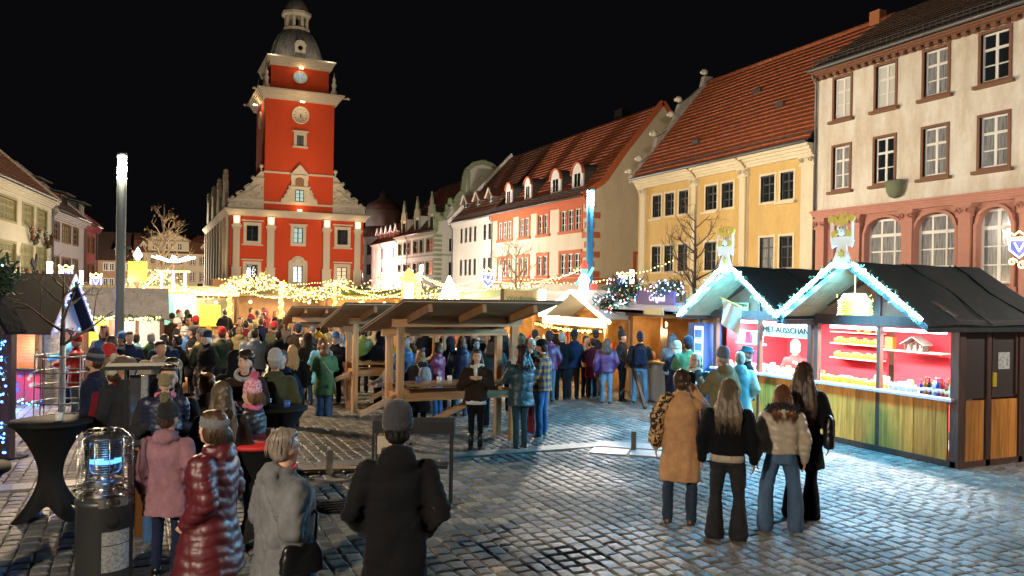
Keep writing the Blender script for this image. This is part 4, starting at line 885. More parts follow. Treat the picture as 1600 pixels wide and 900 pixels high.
def honey():
    W = thing('market_stall', 'honey stall with yellow plank front, black roof and a dark side door, nearest right', 'market stall', (11.52, 11.32, 0), -90, 'honey and mead stalls')
    L, D = 2.92, 2.15
    stall_shell(W, L, D, seed=1); interior(W, L, D)
    # right end wall with door
    x = L+.0
    b = MB(); b.box(x-.07, x+.06, -.06, .1, 0, 2.2); b.build('corner_post', M_darkw, W)
    def panel(nm, y0, y1, z0, z1, m, dx=.0): b = MB(); b.box(x-.02, x+.03+dx, y0, y1, z0, z1); return b.build(nm, m, W)
    M_dk = mat('dark_chocolate_panel', (.045, .028, .025), .5, bump=.1)
    panel('wall_panel', .1, .62, 1.1, 2.2, M_dk); 
    for k in range(2): panel('plank', .14+.22*k, .14+.22*(k+1)-.006, .13, 1.07, M_ply, .008)
    panel('door_post', .62, .72, 0, 2.2, M_darkw, .02); panel('door_post', 1.42, 1.52, 0, 2.2, M_darkw, .02); panel('end_base', .1, 2.15, 0, .13, M_darkw, .02); panel('end_beam', .1, 2.15, 2.2, 2.34, M_darkw, .02)
    d = panel('door', .72, 1.42, 1.1, 2.2, M_dk, -.01)
    b = MB(); b.box(x+.02, x+.04, .76, 1.38, 2.1, 2.16); b.box(x+.02, x+.04, .76, .8, 1.15, 2.1); b.box(x+.02, x+.04, 1.34, 1.38, 1.15, 2.1); b.build('door_frame', M_darkw, d)
    b = MB(); b.box(x+.02, x+.06, .76, .84, 1.28, 1.5); b.build('door_handle', mat('yellow_door_handle', (.6, .42, .03), .4), d)
    b = MB(); b.box(x+.021, x+.026, .92, 1.2, 1.55, 1.82); b.build('notice', mat('printed_notice', (.5,.5,.48), .6, var=.6, vscale=18), d)
    for k in range(3): panel('door_plank', .76+.215*k, .76+.215*(k+1)-.006, .13, 1.07, M_ply, .004)
    panel('back_panel', 1.52, 2.15, .13, 2.2, M_dk)
    Y0 = 11.32
    led_garland((10.62, 11.32+.1, 2.30), (10.62, Y0-L/2+.22, 3.22), 'ice white light garland on the left slope of the nearest honey stall gable', power=430, col=(.10,.58,1), n=60, group='ice white garlands')
    led_garland((10.62, Y0-L/2-.22, 3.22), (10.62, Y0-L-.05, 2.34), 'ice white light garland on the right slope of the nearest honey gable, ending in fir', power=430, col=(.10,.58,1), n=60, group='ice white garlands')
    angel(10.60, Y0-L/2, 3.18, 'white angel board with yellow crown on the nearest gable, right one of the pair')
    # wound golden beehive lamp
    H = thing('beehive_lamp', 'golden wound rope beehive lamp full of tiny lights hanging under the gable', 'lamp', (10.78, Y0-L/2-.12, 2.35), 0)
    b = MB(); pr = [(.235,0),(.25,.05)]; 
    for k in range(10): z = .03+k*.037; r = .25 if k < 7 else .25-.03*(k-6); b.tube([(r*math.cos(2*PI*i/20), r*math.sin(2*PI*i/20), z) for i in range(21)], .021, 6)
    b.build('rope_coils', mat('golden_straw_rope', (.50, .34, .07), .5, bump=.5, bscale=60, emit=.1, ecol=(1,.7,.2)), H)
    b = MB(); rr = random.Random(2)
    for k in range(80): a = rr.uniform(0, 2*PI); z = rr.uniform(0, .36); b.ell((.275*math.cos(a), .275*math.sin(a), z), .006, 5, 4)
    b.build('tiny_lights', M_ledg, H, kind='stuff'); b = MB(); b.tube([(0,0,.36),(0,0,.85)], .008, 5); b.build('cord', M_ledw, H)
    lamp('POINT', (10.45, Y0-L/2-.12, 2.5), 4, (1, .7, .25), .2)
def jar_mesh(col, lid):
    pass
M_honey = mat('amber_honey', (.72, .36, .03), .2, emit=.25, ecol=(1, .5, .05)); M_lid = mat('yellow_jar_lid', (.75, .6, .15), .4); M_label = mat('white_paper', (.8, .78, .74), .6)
def lathe_mesh(name, prof, m, n=10): b = MB(); b.lathe(prof, n=n); return b.mesh(name, m)
JARM = lathe_mesh('honey_jar', [(.032,0),(.036,.01),(.036,.075),(.03,.085)], M_honey); LIDM = lathe_mesh('lid', [(.033,.085),(.034,.1),(0.01,.102)], M_lid)
def jar(p, lab, grp, s=1.0, m=None):
    o = put('honey_jar', JARM, loc=p, scale=s, label=lab, cat='jar', group=grp); put('lid', LIDM, o)
    return o
BOT = {}
def bottle(p, m, lab, grp, s=1.0):
    if m.name not in BOT: BOT[m.name] = lathe_mesh('bottle', [(.034,0),(.037,.01),(.037,.16),(.03,.19),(.013,.22),(.013,.27),(.016,.275),(.016,.29),(0.005,.295)], m)
    if 'lb' not in BOT: BOT['lb'] = lathe_mesh('bottle_label', [(.0375,.05),(.0375,.12)], M_label)
    o = put('bottle', BOT[m.name], loc=p, scale=s, label=lab, cat='bottle', group=grp); put('bottle_label', BOT['lb'], o); return o
def interior(W, L, D, left=False):
    b = MB(); b.box(.05, L-.05, D-.1, D-.06, .2, 2.3); b.build('back_wall', M_red, W)
    b = MB(); b.box(.02, .05, .3, D-.1, .2, 2.2) if left else b.box(L-.08, L-.05, .1, D-.1, .2, 2.2); b.build('side_wall', M_red, W)
    b = MB(); b.box(.06, L-.06, .35, .95, .95, 1.0); b.build('inner_table', M_cream, W)
    b = MB(); b.box(.3, L-.3, .05, .14, 2.1, 2.15); b.build('strip_light', glow('white_strip_light', (1, .95, .92), 9), W)
honey()
def honey_fill():
    Y0 = 11.32; L = 2.92; X = 11.52
    lamp('AREA', (X+.55, Y0-L/2, 2.12), 300, (1, .93, .88), 2.5, target=(X+.75, Y0-L/2, 0), sy=.25)
    lamp('AREA', (X+.55, 14.24-L/2, 2.12), 300, (1, .93, .88), 2.5, target=(X+.75, 14.24-L/2, 0), sy=.25)
    # shelves: local u from the left
    def shelf(u0, u1, y, z, nm):
        b = MB(); b.box(X+y, X+y+.26, Y0-u1, Y0-u0, z, z+.025)
        o = b.build('shelf', mat('pale_shelf_board', (.6,.5,.4), .6), label=nm, cat='shelf'); return o
    Y0f = Y0; Y0 = Y0+1.33
    rr = random.Random(4)
    rows = [(1.96, 'top'), (1.72, 'upper'), (1.42, 'middle')]
    for z, nm in rows:
        shelf(.05, 1.25, 1.72, z-.025, 'pale %s shelf on the red back wall of the nearest stall, left half' % nm)
        u = .12
        while u < 1.22:
            if nm == 'top' and rr.random() < .45: u += .1; continue
            jar((X+1.72+.09, Y0-u, z), 'amber honey jar in the row on the %s shelf of the nearest stall' % nm, 'honey jars on the %s shelf' % nm, rr.choice((1.0, 1.25, .9))); u += .085
    Y0 = Y0f; u = .08
    while u < 1.9:
        for y in (.12, .24): jar((X+y, Y0-u-rr.uniform(0, .02), 1.105), 'small honey jar standing in the front rows on the counter', 'honey jars on the counter', rr.choice((.8, 1, 1.1)))
        u += .095
    shelf(.2, 1.5, 1.5, 1.66, 'long pale shelf under the wooden crib on the red wall')
    # nativity crib
    C = thing('crib', 'small dark wooden nativity crib with snowy roof on the shelf', 'crib', (X+1.6, Y0-.9, 1.685), -90)
    M_cw = wood('bark_brown_wood', (.11, .07, .04), 0); b = MB(); b.box(-.2, .2, 0, .02, 0, .02) ; b.box(-.2, .2, -.08, .1, 0, .015); b.box(-.2, .2, .08, .1, 0, .16)
    for x in (-.19, -.06, .06, .19): b.box(x-.012, x+.012, -.07, -.05, 0, .15)
    b.build('stable', M_cw, C)
    for s_ in (-1, 1): b = MB(); b.bar((s_*.26, 0, .12), (0, 0, .27), .24, .02, up=(0,0,1)); b.build('stable_roof', mat('frosted_grey_shingle', (.3,.29,.26), .8, var=.4), C)
    b = MB()
    for x in (-.13, .0, .12): b.lathe([(.03,0),(.02,.06),(.0,.09)], (x, -.04, 0), 8); b.ell((x, -.04, .095), .016, 6, 4)
    b.build('crib_figures', M_cream, C)
    b = MB(); b.box(X+1.55, X+1.66, Y0-.42, Y0-.25, 1.685, 1.92); b.build('gift_tin', mat('orange_gift_tin', (.55,.15,.02), .4), label='orange gift tin beside the wooden crib on the shelf', cat='tin')
    for k in range(44):      # packets and boxes crowded on the inner tables and back wall
        st = k % 2; yy = (Y0 if st == 0 else 14.24)-.25-(k//2)*.115; h = rr.uniform(.08, .24); c = [(.7,.66,.55), (.62,.45,.12), (.7,.7,.68), (.45,.12,.06), (.3,.2,.1)][k*7 % 5]; nm = ['cream', 'golden', 'white', 'red brown', 'brown'][k*7 % 5]
        b = MB(); b.box(-.04, .04, -.045, .045, 0, h); b.box(-.03, .03, -.035, .035, h, h+.02); b.build('packet', mat('packet_'+nm.replace(' ', '_'), c, .5), loc=(X+.5+.2*((k//2) % 2), yy, 1.0), label='%s packet on the inner table of the %s stall' % (nm, ('honey', 'mead')[st]), cat='packet', group='%s packets in the %s stall' % (nm, ('honey', 'mead')[st]))
    cols = [('deep blue', (.01,.03,.2)), ('dark green', (.01,.08,.03)), ('clear pale', (.4,.42,.4)), ('black', (.01,.01,.012)), ('amber', (.3,.1,.01)), ('red', (.35,.02,.02))]
    for k in range(17):
        nm, c = cols[(k*5+k//3) % 6]; m = mat('bottle_%s' % nm.replace(' ', '_'), c, .1, spec=.8)
        bottle((X+.1+(k % 2)*.1, Y0-2.2-k*.038, 1.105), m, '%s liqueur bottle in the cluster at the right end of the counter' % nm, '%s bottles on the counter' % nm, .95 if k % 3 else .8)
    for k in range(8):
        p = (X+.08, Y0-1.62-k*.07, 1.105); b = MB(); b.lathe([(.03,0),(.035,.08),(.02,.11),(.02,.13)], n=8); o = b.build('soap_bottle', M_cream, loc=p, label='white lotion bottle in the short row left of the coloured bottles', cat='bottle', group='white lotion bottles')
    for k, (u, w, h) in enumerate(((.35,.26,.2),(.75,.2,.16),(1.2,.18,.28),(1.62,.2,.22))):
        b = MB(); b.box(-.04, .04, -w/2, w/2, 0, h); b.build('display_box', M_label, loc=(X+.42, Y0-u, 1.0), label=('white card display box on the counter behind the jars, %s' % ('first from the left', 'second from the left', 'tall one in the middle', 'beside the centre post')[k]), cat='box', group='white display boxes')
    # candles and cups heaped on the mead stall counter
    Y1 = 14.24
    for k in range(34):
        u = .25+k*.075; m = M_cream if k % 3 else M_honey; b = MB()
        if 'cn' not in BOT: BOT['cn'] = lathe_mesh('candle', [(.03,0),(.03,.12),(.005,.13)], mat('pale_wax', (.7,.6,.42), .5, emit=.1, ecol=(1,.8,.6)))
        put('candle', BOT['cn'], loc=(X+.1+(k % 3)*.09, Y1-u, 1.105), scale=rr.uniform(.7, 1.3), label='pale wax candle among the rows on the mead stall counter', cat='candle', group='candles on the mead stall counter')
honey_fill()
def mead():
    W = thing('market_stall', 'mead stall with crimson walls and a hanging white flag, second from the right', 'market stall', (11.52, 14.24, 0), -90, 'honey and mead stalls')
    L, D = 2.86, 2.15; stall_shell(W, L, D, seed=2); interior(W, L, D, True)
    Y0 = 14.24
    led_garland((10.62, Y0+.15, 2.22), (10.62, Y0-L/2+.2, 3.2), 'ice white light garland on the left slope of the mead stall gable', power=430, col=(.10,.58,1), n=60, group='ice white garlands')
    led_garland((10.62, Y0-L/2-.2, 3.2), (10.62, Y0-L+.05, 2.33), 'ice white light garland on the right slope of the mead stall gable', power=430, col=(.10,.58,1), n=60, group='ice white garlands')
    angel(10.60, Y0-L/2, 3.16, 'white angel board with yellow crown on the mead stall gable, left one of the pair')
    M_sign = mat('sign_gold_board', (.55, .42, .18), .5); M_sw = mat('sign_pale_board', (.55, .55, .45), .5)
    sg = thing('sign_board', 'long pale sign board reading ET-AUSSCHANK under the mead stall eave', 'sign', (11.5+.16, Y0-2.05, 1.99), -90)
    b = MB(); b.box(-.78, .78, 0, .02, -.12, .12); b.build('board', M_sw, sg); b = MB(); b.box(-.8, .8, -.01, .0, .12, .14); b.box(-.8, .8, -.01, 0, -.14, -.12); b.build('board_edge', M_sign, sg)
    text_mesh('MET-AUSSCHANK', .17, M_iron, sg, (0, -.008, 0))
    s2 = thing('sign_board', 'small golden sign board with carved HONIGST lettering on the mead stall gable', 'sign', (11.46, Y0-.78, 2.44), -90)
    b = MB(); b.box(-.34, .34, 0, .03, -.09, .09); b.build('board', M_sign, s2); text_mesh('HONIGSTÜBCHEN', .075, mat('brown_lettering', (.12,.06,.02), .6), s2, (0, -.008, .03)); text_mesh('Imkerei', .05, MC['brown_lettering'], s2, (0, -.008, -.045))
    fl = thing('flag', 'white flag with blue grey picture hanging from a yellow stick at the mead stall', 'flag', (10.5, Y0-1.72, 2.5), 0)
    b = MB(); b.bar((0, .3, .12), (0, -.32, -.06), .025); b.build('stick', mat('yellow_stick', (.6,.42,.05), .5), fl)
    vs = []; 
    for i in range(9):
        for j in range(9): t = i/8; vs.append((.04*math.sin(t*7+j*.4), .27-.55*t, .1-.17*t-j*(.06+.012*t)))
    b = MB(); b.add(vs, [(i*9+j, (i+1)*9+j, (i+1)*9+j+1, i*9+j+1) for i in range(8) for j in range(8)], True); o = b.build('cloth', mat('white_flag_cloth', (.65, .70, .72), .7, var=.35, vscale=3.5, var2=(.75,.8,.8)), fl)
    # left end: blue lit drinks cabinet
    c = thing('drinks_cabinet', 'tall glowing blue and white drinks cabinet beside the mead stall', 'fridge', (11.3, 14.62, 0), -90)
    b = MB(); b.box(-.28, .28, 0, .5, 0, 2.05); b.build('cabinet_body', mat('deep_blue_panel', (.02,.07,.2), .5), c)
    b = MB(); b.box(-.02, .26, -.03, 0, .25, 1.98); b.build('cabinet_door', glow('blue_white_fridge_light', (.5, .72, 1), 1.6), c)
    b = MB(); rr = random.Random(3)
    for z in (.5, .8, 1.1, 1.4, 1.7):
        b.box(-.02, .26, -.045, -.03, z, z+.02)
        for k in range(5): x = .01+k*.05; b.box(x, x+.035, -.045, -.03, z+.03, z+.2)
    b.build('shelf_bottles', mat('blue_shadow_bottles', (.1,.16,.35), .4), c)
    lamp('POINT', (10.95, 14.6, 1.4), 8, (.4,.6,1), .1)
    for k in range(6):
        for z in (1.52, 1.72): 
            pass
    b = MB(); b.box(11.9, 12.1, 13.25, 14.0, 1.2, 1.23); b.box(11.9, 12.1, 13.25, 14.0, 1.62, 1.65); b.build('shelf_rack', mat('pale_shelf_board', (.6,.5,.4), .6), label='two small shelves of packets at the left end of the mead stall', cat='shelf')
    for k, z in enumerate((1.23, 1.65)):
        for q in range(3):
            b = MB(); b.box(11.92, 12.05, 13.3+q*.24, 13.48+q*.24, z, z+.26); b.build('packet', M_label if (k+q) % 2 else mat('pink_packet', (.6,.08,.15), .5), label='%s packet on the %s small shelf, %s' % (('white', 'pink')[(k+q+1) % 2], ('lower', 'upper')[k], ('right', 'middle', 'left')[q]), cat='packet')
mead()

M_warm = glow('warm_stall_light', (1, .74, .36), 10)
def open_stall(name, lab, loc, rz, L, D=2.0, ze=2.25, zr=2.95, body=None, roofm=None, back=None, oh=.5, power=70, lcol=(1,.66,.3), group=None, flat=False, base_z=1.0, basem=None, bulb=True, sign=None, posts=2, glowgable=False):
    W = thing('market_stall', lab, 'market stall', loc, rz, group); body = body or wood('warm_stall_wood', (.30, .15, .06), 2); back = back or mat('honey_wood_back_wall', (.50, .28, .10), .6, var=.3); basem = basem or body; roofm = roofm or mat('brown_felt_roof', (.09, .06, .04), .8, bump=.4)
    n = max(3, int(L/.28))
    for k in range(n):
        b = MB(); b.box(L*k/n+.004, L*(k+1)/n-.004, 0, .03, .05, base_z); b.build('front_board', basem, W)
    b = MB(); b.box(-.05, L+.05, -.2, .4, base_z, base_z+.05); b.build('counter', mat('worn_counter_wood', (.4,.26,.12), .5), W)
    b = MB(); b.box(0, L, D-.04, D, 0, ze); b.build('back_wall', back, W)
    
    for x in (0, L-.05): b = MB(); b.box(x, x+.05, .03, D-.04, 0, ze); b.build('side_wall', back, W)
    for k in range(posts+1): x = .05+(L-.1)*k/posts; b = MB(); b.box(x-.045, x+.045, -.02, .06, base_z, ze); b.build('post', body, W)
    b = MB(); b.box(-.05, L+.05, -.08, .06, ze, ze+.14); b.build('eave_beam', body, W)
    if flat:
        b = MB(); b.prism([(-oh, ze+.1), (-oh, ze+.17), (D*.5, zr), (D+.2, ze+.2), (D+.2, ze+.1)], -.15, L+.15, 'x'); b.build('roof', roofm, W)
    else:
        b = MB(); b.prism([(0, ze+.14), (L, ze+.14), (L/2, zr-.04)], .0, .05); b.build('gable_boards', glow('lit_amber_gable', (1,.45,.1), .35, (.5,.2,.05)) if glowgable else body, W)
        for s_ in (-1, 1):
            b = MB(); b.bar((L/2+s_*(L/2+.25), (D+.2-oh)/2, ze-.02), (L/2, (D+.2-oh)/2, zr), D+.2+oh, .06, up=(0,0,1)); b.build('roof', roofm, W)
    b = MB()
    for k in range(max(1, int(L/1.2))): x = L*(k+.5)/max(1, int(L/1.2)); b.ell((x, .6, ze-.2), .07, 8, 6)
    if bulb: b.build('light_bulb', M_warm, W)
    a = R(rz); c, s = math.cos(a), math.sin(a); q = Vector(loc)
    for k in range(max(1, int(L/2.4))):
        x = L*(k+.5)/max(1, int(L/2.4)); y = -.05; lamp('POINT', (q.x+c*x-s*y, q.y+s*x+c*y, ze-.35), power/max(1, int(L/2.4)), lcol, .12)
    return W
def goods(W, L, n, y0, y1, z, cols, seed, group, base):
    """boxes, jars and heaps of goods set out on a stall counter, each its own thing"""
    rr = random.Random(seed); M4 = Matrix.Translation(W.location) @ Matrix.Rotation(W.rotation_euler.z, 4, 'Z')
    for k in range(n):
        nm, c = cols[k % len(cols)]; m = mat('goods_'+nm.replace(' ', '_'), c, .5, var=.2); h = rr.uniform(.1, .28); w = rr.uniform(.06, .14); b = MB()
        if k % 3 == 0: b.lathe([(w*.6,0),(w*.65,h*.6),(w*.4,h*.9),(w*.4,h)], n=9)
        else: b.box(-w/2, w/2, -w/2, w/2, 0, h); b.box(-w*.4, w*.4, -w*.4, w*.4, h, h+.02)
        o = b.build('goods', m, label='%s %s on %s' % (nm, 'pot' if k % 3 == 0 else 'box', base), cat='pot' if k % 3 == 0 else 'box', group='%s %s' % (nm, group)); o.matrix_world = M4 @ Matrix.Translation(((k+.5)*L/n, rr.uniform(y0, y1), z))
GC = [('red', (.5,.04,.03)), ('cream', (.6,.5,.35)), ('golden', (.6,.38,.06)), ('brown', (.2,.09,.04)), ('white', (.7,.68,.62))]
# snack stall with coloured light bush on its roof, left of the mead stall
snack = open_stall('market_stall', 'snack stall with pale lower wall and a bush of coloured lights on its roof', (11.45, 17.6, 0), -90, 2.95, 2.1, ze=2.12, zr=2.5, body=mat('brown_frame_paint', (.13,.06,.04), .5), basem=mat('white_grey_stall_panel', (.45,.46,.5), .6), back=mat('orange_lit_back_wall', (.62,.30,.09), .6, var=.2), flat=True, power=55, posts=2, group='stalls along the right side')
goods(snack, 2.9, 10, .05, .3, 1.05, GC, 5, 'goods on the snack stall', 'the counter of the snack stall')
b = MB(); b.box(0, 2.95, -.5, -.46, 2.22, 2.5); b.build('fascia', mat('lilac_white_fascia', (.5,.48,.6), .5), snack)
b = MB(); b.box(1.5, 1.75, -.04, -.01, 1.3, 1.85); b.build('menu_board', mat('dark_menu_board', (.09,.06,.05), .5), snack)
sg = thing('sign_board', 'violet lit sign board reading Original on the snack stall roof', 'sign', (10.85, 15.6, 2.6), -90)
b = MB(); b.box(-.75, .75, 0, .05, -.16, .16); b.build('board', mat('violet_sign_board', (.10,.06,.20), .5), sg); text_mesh('Original', .2, glow('violet_white_letters', (.75,.65,1), 1.5), sg, (.1, -.01, -.02)); 
b = MB(); b.box(-.4, .35, -.03, .02, -.4, -.26); b.build('small_board', mat('sign_gold_board', (.55, .42, .18), .5), sg)
def fir_bush(x, y, z, r, h, lab, colors, n=260, seed=1, nl=70, power=5):
    W = thing('fir_decoration', lab, 'decoration', (x, y, z)); rr = random.Random(seed); b = MB()
    for k in range(n):
        d = Vector((rr.gauss(0,1), rr.gauss(0,1), rr.gauss(0,1))).normalized(); p = Vector((d.x*r, d.y*r*.6, d.z*h))*rr.uniform(.3, 1); b.bar(p, p+Vector((rr.uniform(-1,1), rr.uniform(-1,1), rr.uniform(-.6,1))).normalized()*.2, .035, .01)
    b.build('fir_twigs', M_fir, W, kind='stuff')
    for i, (nm, c) in enumerate(colors):
        b = MB(); m = glow('led_'+nm, c, 9); m.cycles.emission_sampling = 'NONE'
        for k in range(nl//len(colors)):
            d = Vector((rr.gauss(0,1), rr.gauss(0,1), rr.gauss(0,1))).normalized(); b.ell(Vector((d.x*r, d.y*r*.6, d.z*h))*rr.uniform(.7, 1.08), .016, 5, 4)
        b.build('%s_lights' % nm, m, W, kind='stuff')
    lamp('POINT', (x-.4, y-.1, z+.1), power, colors[0][1], .2)
RGBL = [('blue', (.12,.25,1)), ('red', (1,.08,.05)), ('green', (.1,1,.4)), ('violet', (.7,.35,1)), ('ice', (.6,.9,1))]
fir_bush(10.9, 16.9, 2.75, .62, .4, 'round fir bush full of blue, red and green lights on the snack stall roof', RGBL, seed=2)
fir_bush(10.9, 17.7, 2.45, .45, .25, 'small fir spray with blue lights at the left corner of the snack stall', RGBL, seed=3, n=140, nl=35, power=2)
fir_bush(10.9, 15.2, 2.8, .5, .2, 'flat row of ice and violet lights behind the Original sign', RGBL[3:]+RGBL[:1], seed=4, n=120, nl=60, power=3)
# glowing gabled stall
gl = open_stall('market_stall', 'timber stall with a brightly lit white gable edge and amber boards', (11.9, 21.1, 0), -90, 3.2, 2.2, ze=2.05, zr=2.75, body=wood('honey_coloured_timber', (.50,.24,.07), 2), oh=1.1, power=90, glowgable=True, roofm=mat('silvery_blue_roof_felt', (.34,.38,.42), .5), group='stalls along the right side')
goods(gl, 3.1, 10, .05, .3, 1.05, GC, 6, 'goods on the glowing stall', 'the counter of the stall with the bright gable')
b = MB()
for s_ in (-1, 1): b.bar((1.6+s_*1.85, -1.12, 2.0), (1.6, -1.12, 2.75), .05, .16, up=(0,1,0))
b.build('lit_verge', glow('bright_warm_tube', (1,.86,.6), 6), gl)
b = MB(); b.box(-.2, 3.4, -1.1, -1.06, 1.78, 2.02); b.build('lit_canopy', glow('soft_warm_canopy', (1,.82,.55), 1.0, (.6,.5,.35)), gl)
led_garland((10.75, 21.6, 1.75), (10.75, 17.8, 1.7), 'gold lit fir garland swagged below the bright gable canopy', n=200, col=(1,.6,.2), mled=M_ledg, power=25, nl=3, core=False, group='gold garlands', sag=.06)
g2 = open_stall('market_stall', 'long stall with pale canvas roof hung with gold lights in the middle right', (12.0, 27.0, 0), -90, 5.3, 2.2, ze=2.15, zr=2.75, flat=True, body=MC['honey_coloured_timber'], roofm=mat('pale_brown_canvas_roof', (.30,.25,.20), .7, bump=.3), oh=1.2, power=300, group='stalls along the right side', posts=4)
goods(g2, 5.2, 16, .05, .3, 1.05, GC, 7, 'goods on the long stall', 'the counter of the long canvas roofed stall')
led_garland((10.75, 26.9, 2.15), (10.75, 24.2, 1.95), 'gold lit fir garland along the long stall eave, left half', n=170, col=(1,.6,.2), mled=M_ledg, power=20, nl=2, core=False, group='gold garlands', sag=.15)
led_garland((10.75, 24.2, 1.95), (10.75, 21.7, 2.3), 'gold lit fir garland along the long stall eave, right half', n=170, col=(1,.6,.2), mled=M_ledg, power=20, nl=2, core=False, group='gold garlands', sag=.18)
for k, (y, L, rm, lab) in enumerate(((33.0, 5.5, (.12,.16,.08), 'dark stall with a green roof'), (39.0, 5.6, (.16,.13,.1), 'dark stall with a grey brown roof'), (45.5, 6.0, (.1,.11,.07), 'dark stall with a mossy roof'))):
    g = open_stall('market_stall', lab+' and warm light, %s behind the middle shelter' % ('first', 'second', 'third')[k], (12.6, y, 0), -90, L, 2.2, ze=2.3, zr=2.9, flat=True, roofm=mat('roof_felt_%d' % k, rm, .8, bump=.4), power=340, group='stalls along the right side', posts=3)
    goods(g, L, 10, .05, .3, 1.05, GC, 20+k, 'goods on the %s right row stall' % ('first', 'second', 'third')[k], 'the counter of the %s stall behind the shelter' % ('first', 'second', 'third')[k])
# back row, facing the viewer
for k, (x, y, L, zr, labs, bk, flat, rm) in enumerate((
    (-8.6, 39, 3.6, 3.1, 'amber lit stall with a brown roof beside the left lamp pole', (.6,.35,.08), True, (.2,.14,.06)),
    (-4.4, 38, 3.4, 3.0, 'white lit stall with a red front panel behind the lit tree', (.65,.5,.35), True, (.3,.24,.14)),
    (-.6, 37, 4.2, 3.0, 'bright white stall with a yellow panel behind the crowd on the left', (.75,.66,.45), True, (.45,.4,.3)),
    (4.0, 40, 4.2, 3.0, 'brown boarded stall with lit counter in the middle of the back row', (.35,.2,.1), True, (.2,.16,.07)),
    (8.4, 41, 3.9, 3.0, 'amber stall with a yellow green roof under the net of lights', (.55,.33,.12), True, (.26,.26,.07)))):
    g = open_stall('market_stall', labs, (x, y, 0), 0, L, 2.2, ze=2.25, zr=2.75, flat=flat, back=mat('back_wall_%d' % k, bk, .6, var=.2), roofm=mat('back_roof_%d' % k, rm, .8, bump=.3), power=(200,240,420,240,300)[k], lcol=(1,.72,.38) if k != 2 else (1,.86,.62), group='stalls in the back row', posts=2)
    goods(g, L, 10, .05, .3, 1.05, GC, 30+k, 'goods on the %s back row stall' % ('first', 'second', 'third', 'fourth', 'fifth')[k], 'the counter of the %s back row stall from the left' % ('first', 'second', 'third', 'fourth', 'fifth')[k])
b = MB(); b.box(2.2, 3.0, 36.6, 36.65, 1.05, 1.95); b.build('yellow_panel', glow('lit_yellow_panel', (1,.8,.05), 1.2), label='glowing yellow panel at the bright white stall behind the crowd', cat='panel')
# peach coloured booth in front of the town hall
W = thing('booth', 'tall plain peach coloured booth standing left of the town hall front', 'booth', (4.55, 62, 0), 0)
b = MB(); b.box(0, 2.1, 0, 2.6, 0, 3.3); b.build('booth_wall', mat('peach_panel', (.62,.30,.13), .7), W); b = MB(); b.box(-.05, 2.15, -.05, 2.65, 3.3, 3.4); b.build('booth_roof', MC['peach_panel'], W); b = MB(); b.box(.75, 1.4, -.05, 0, 0, 2.1); b.build('booth_door', mat('brown_booth_door', (.3,.15,.07), .6), W)
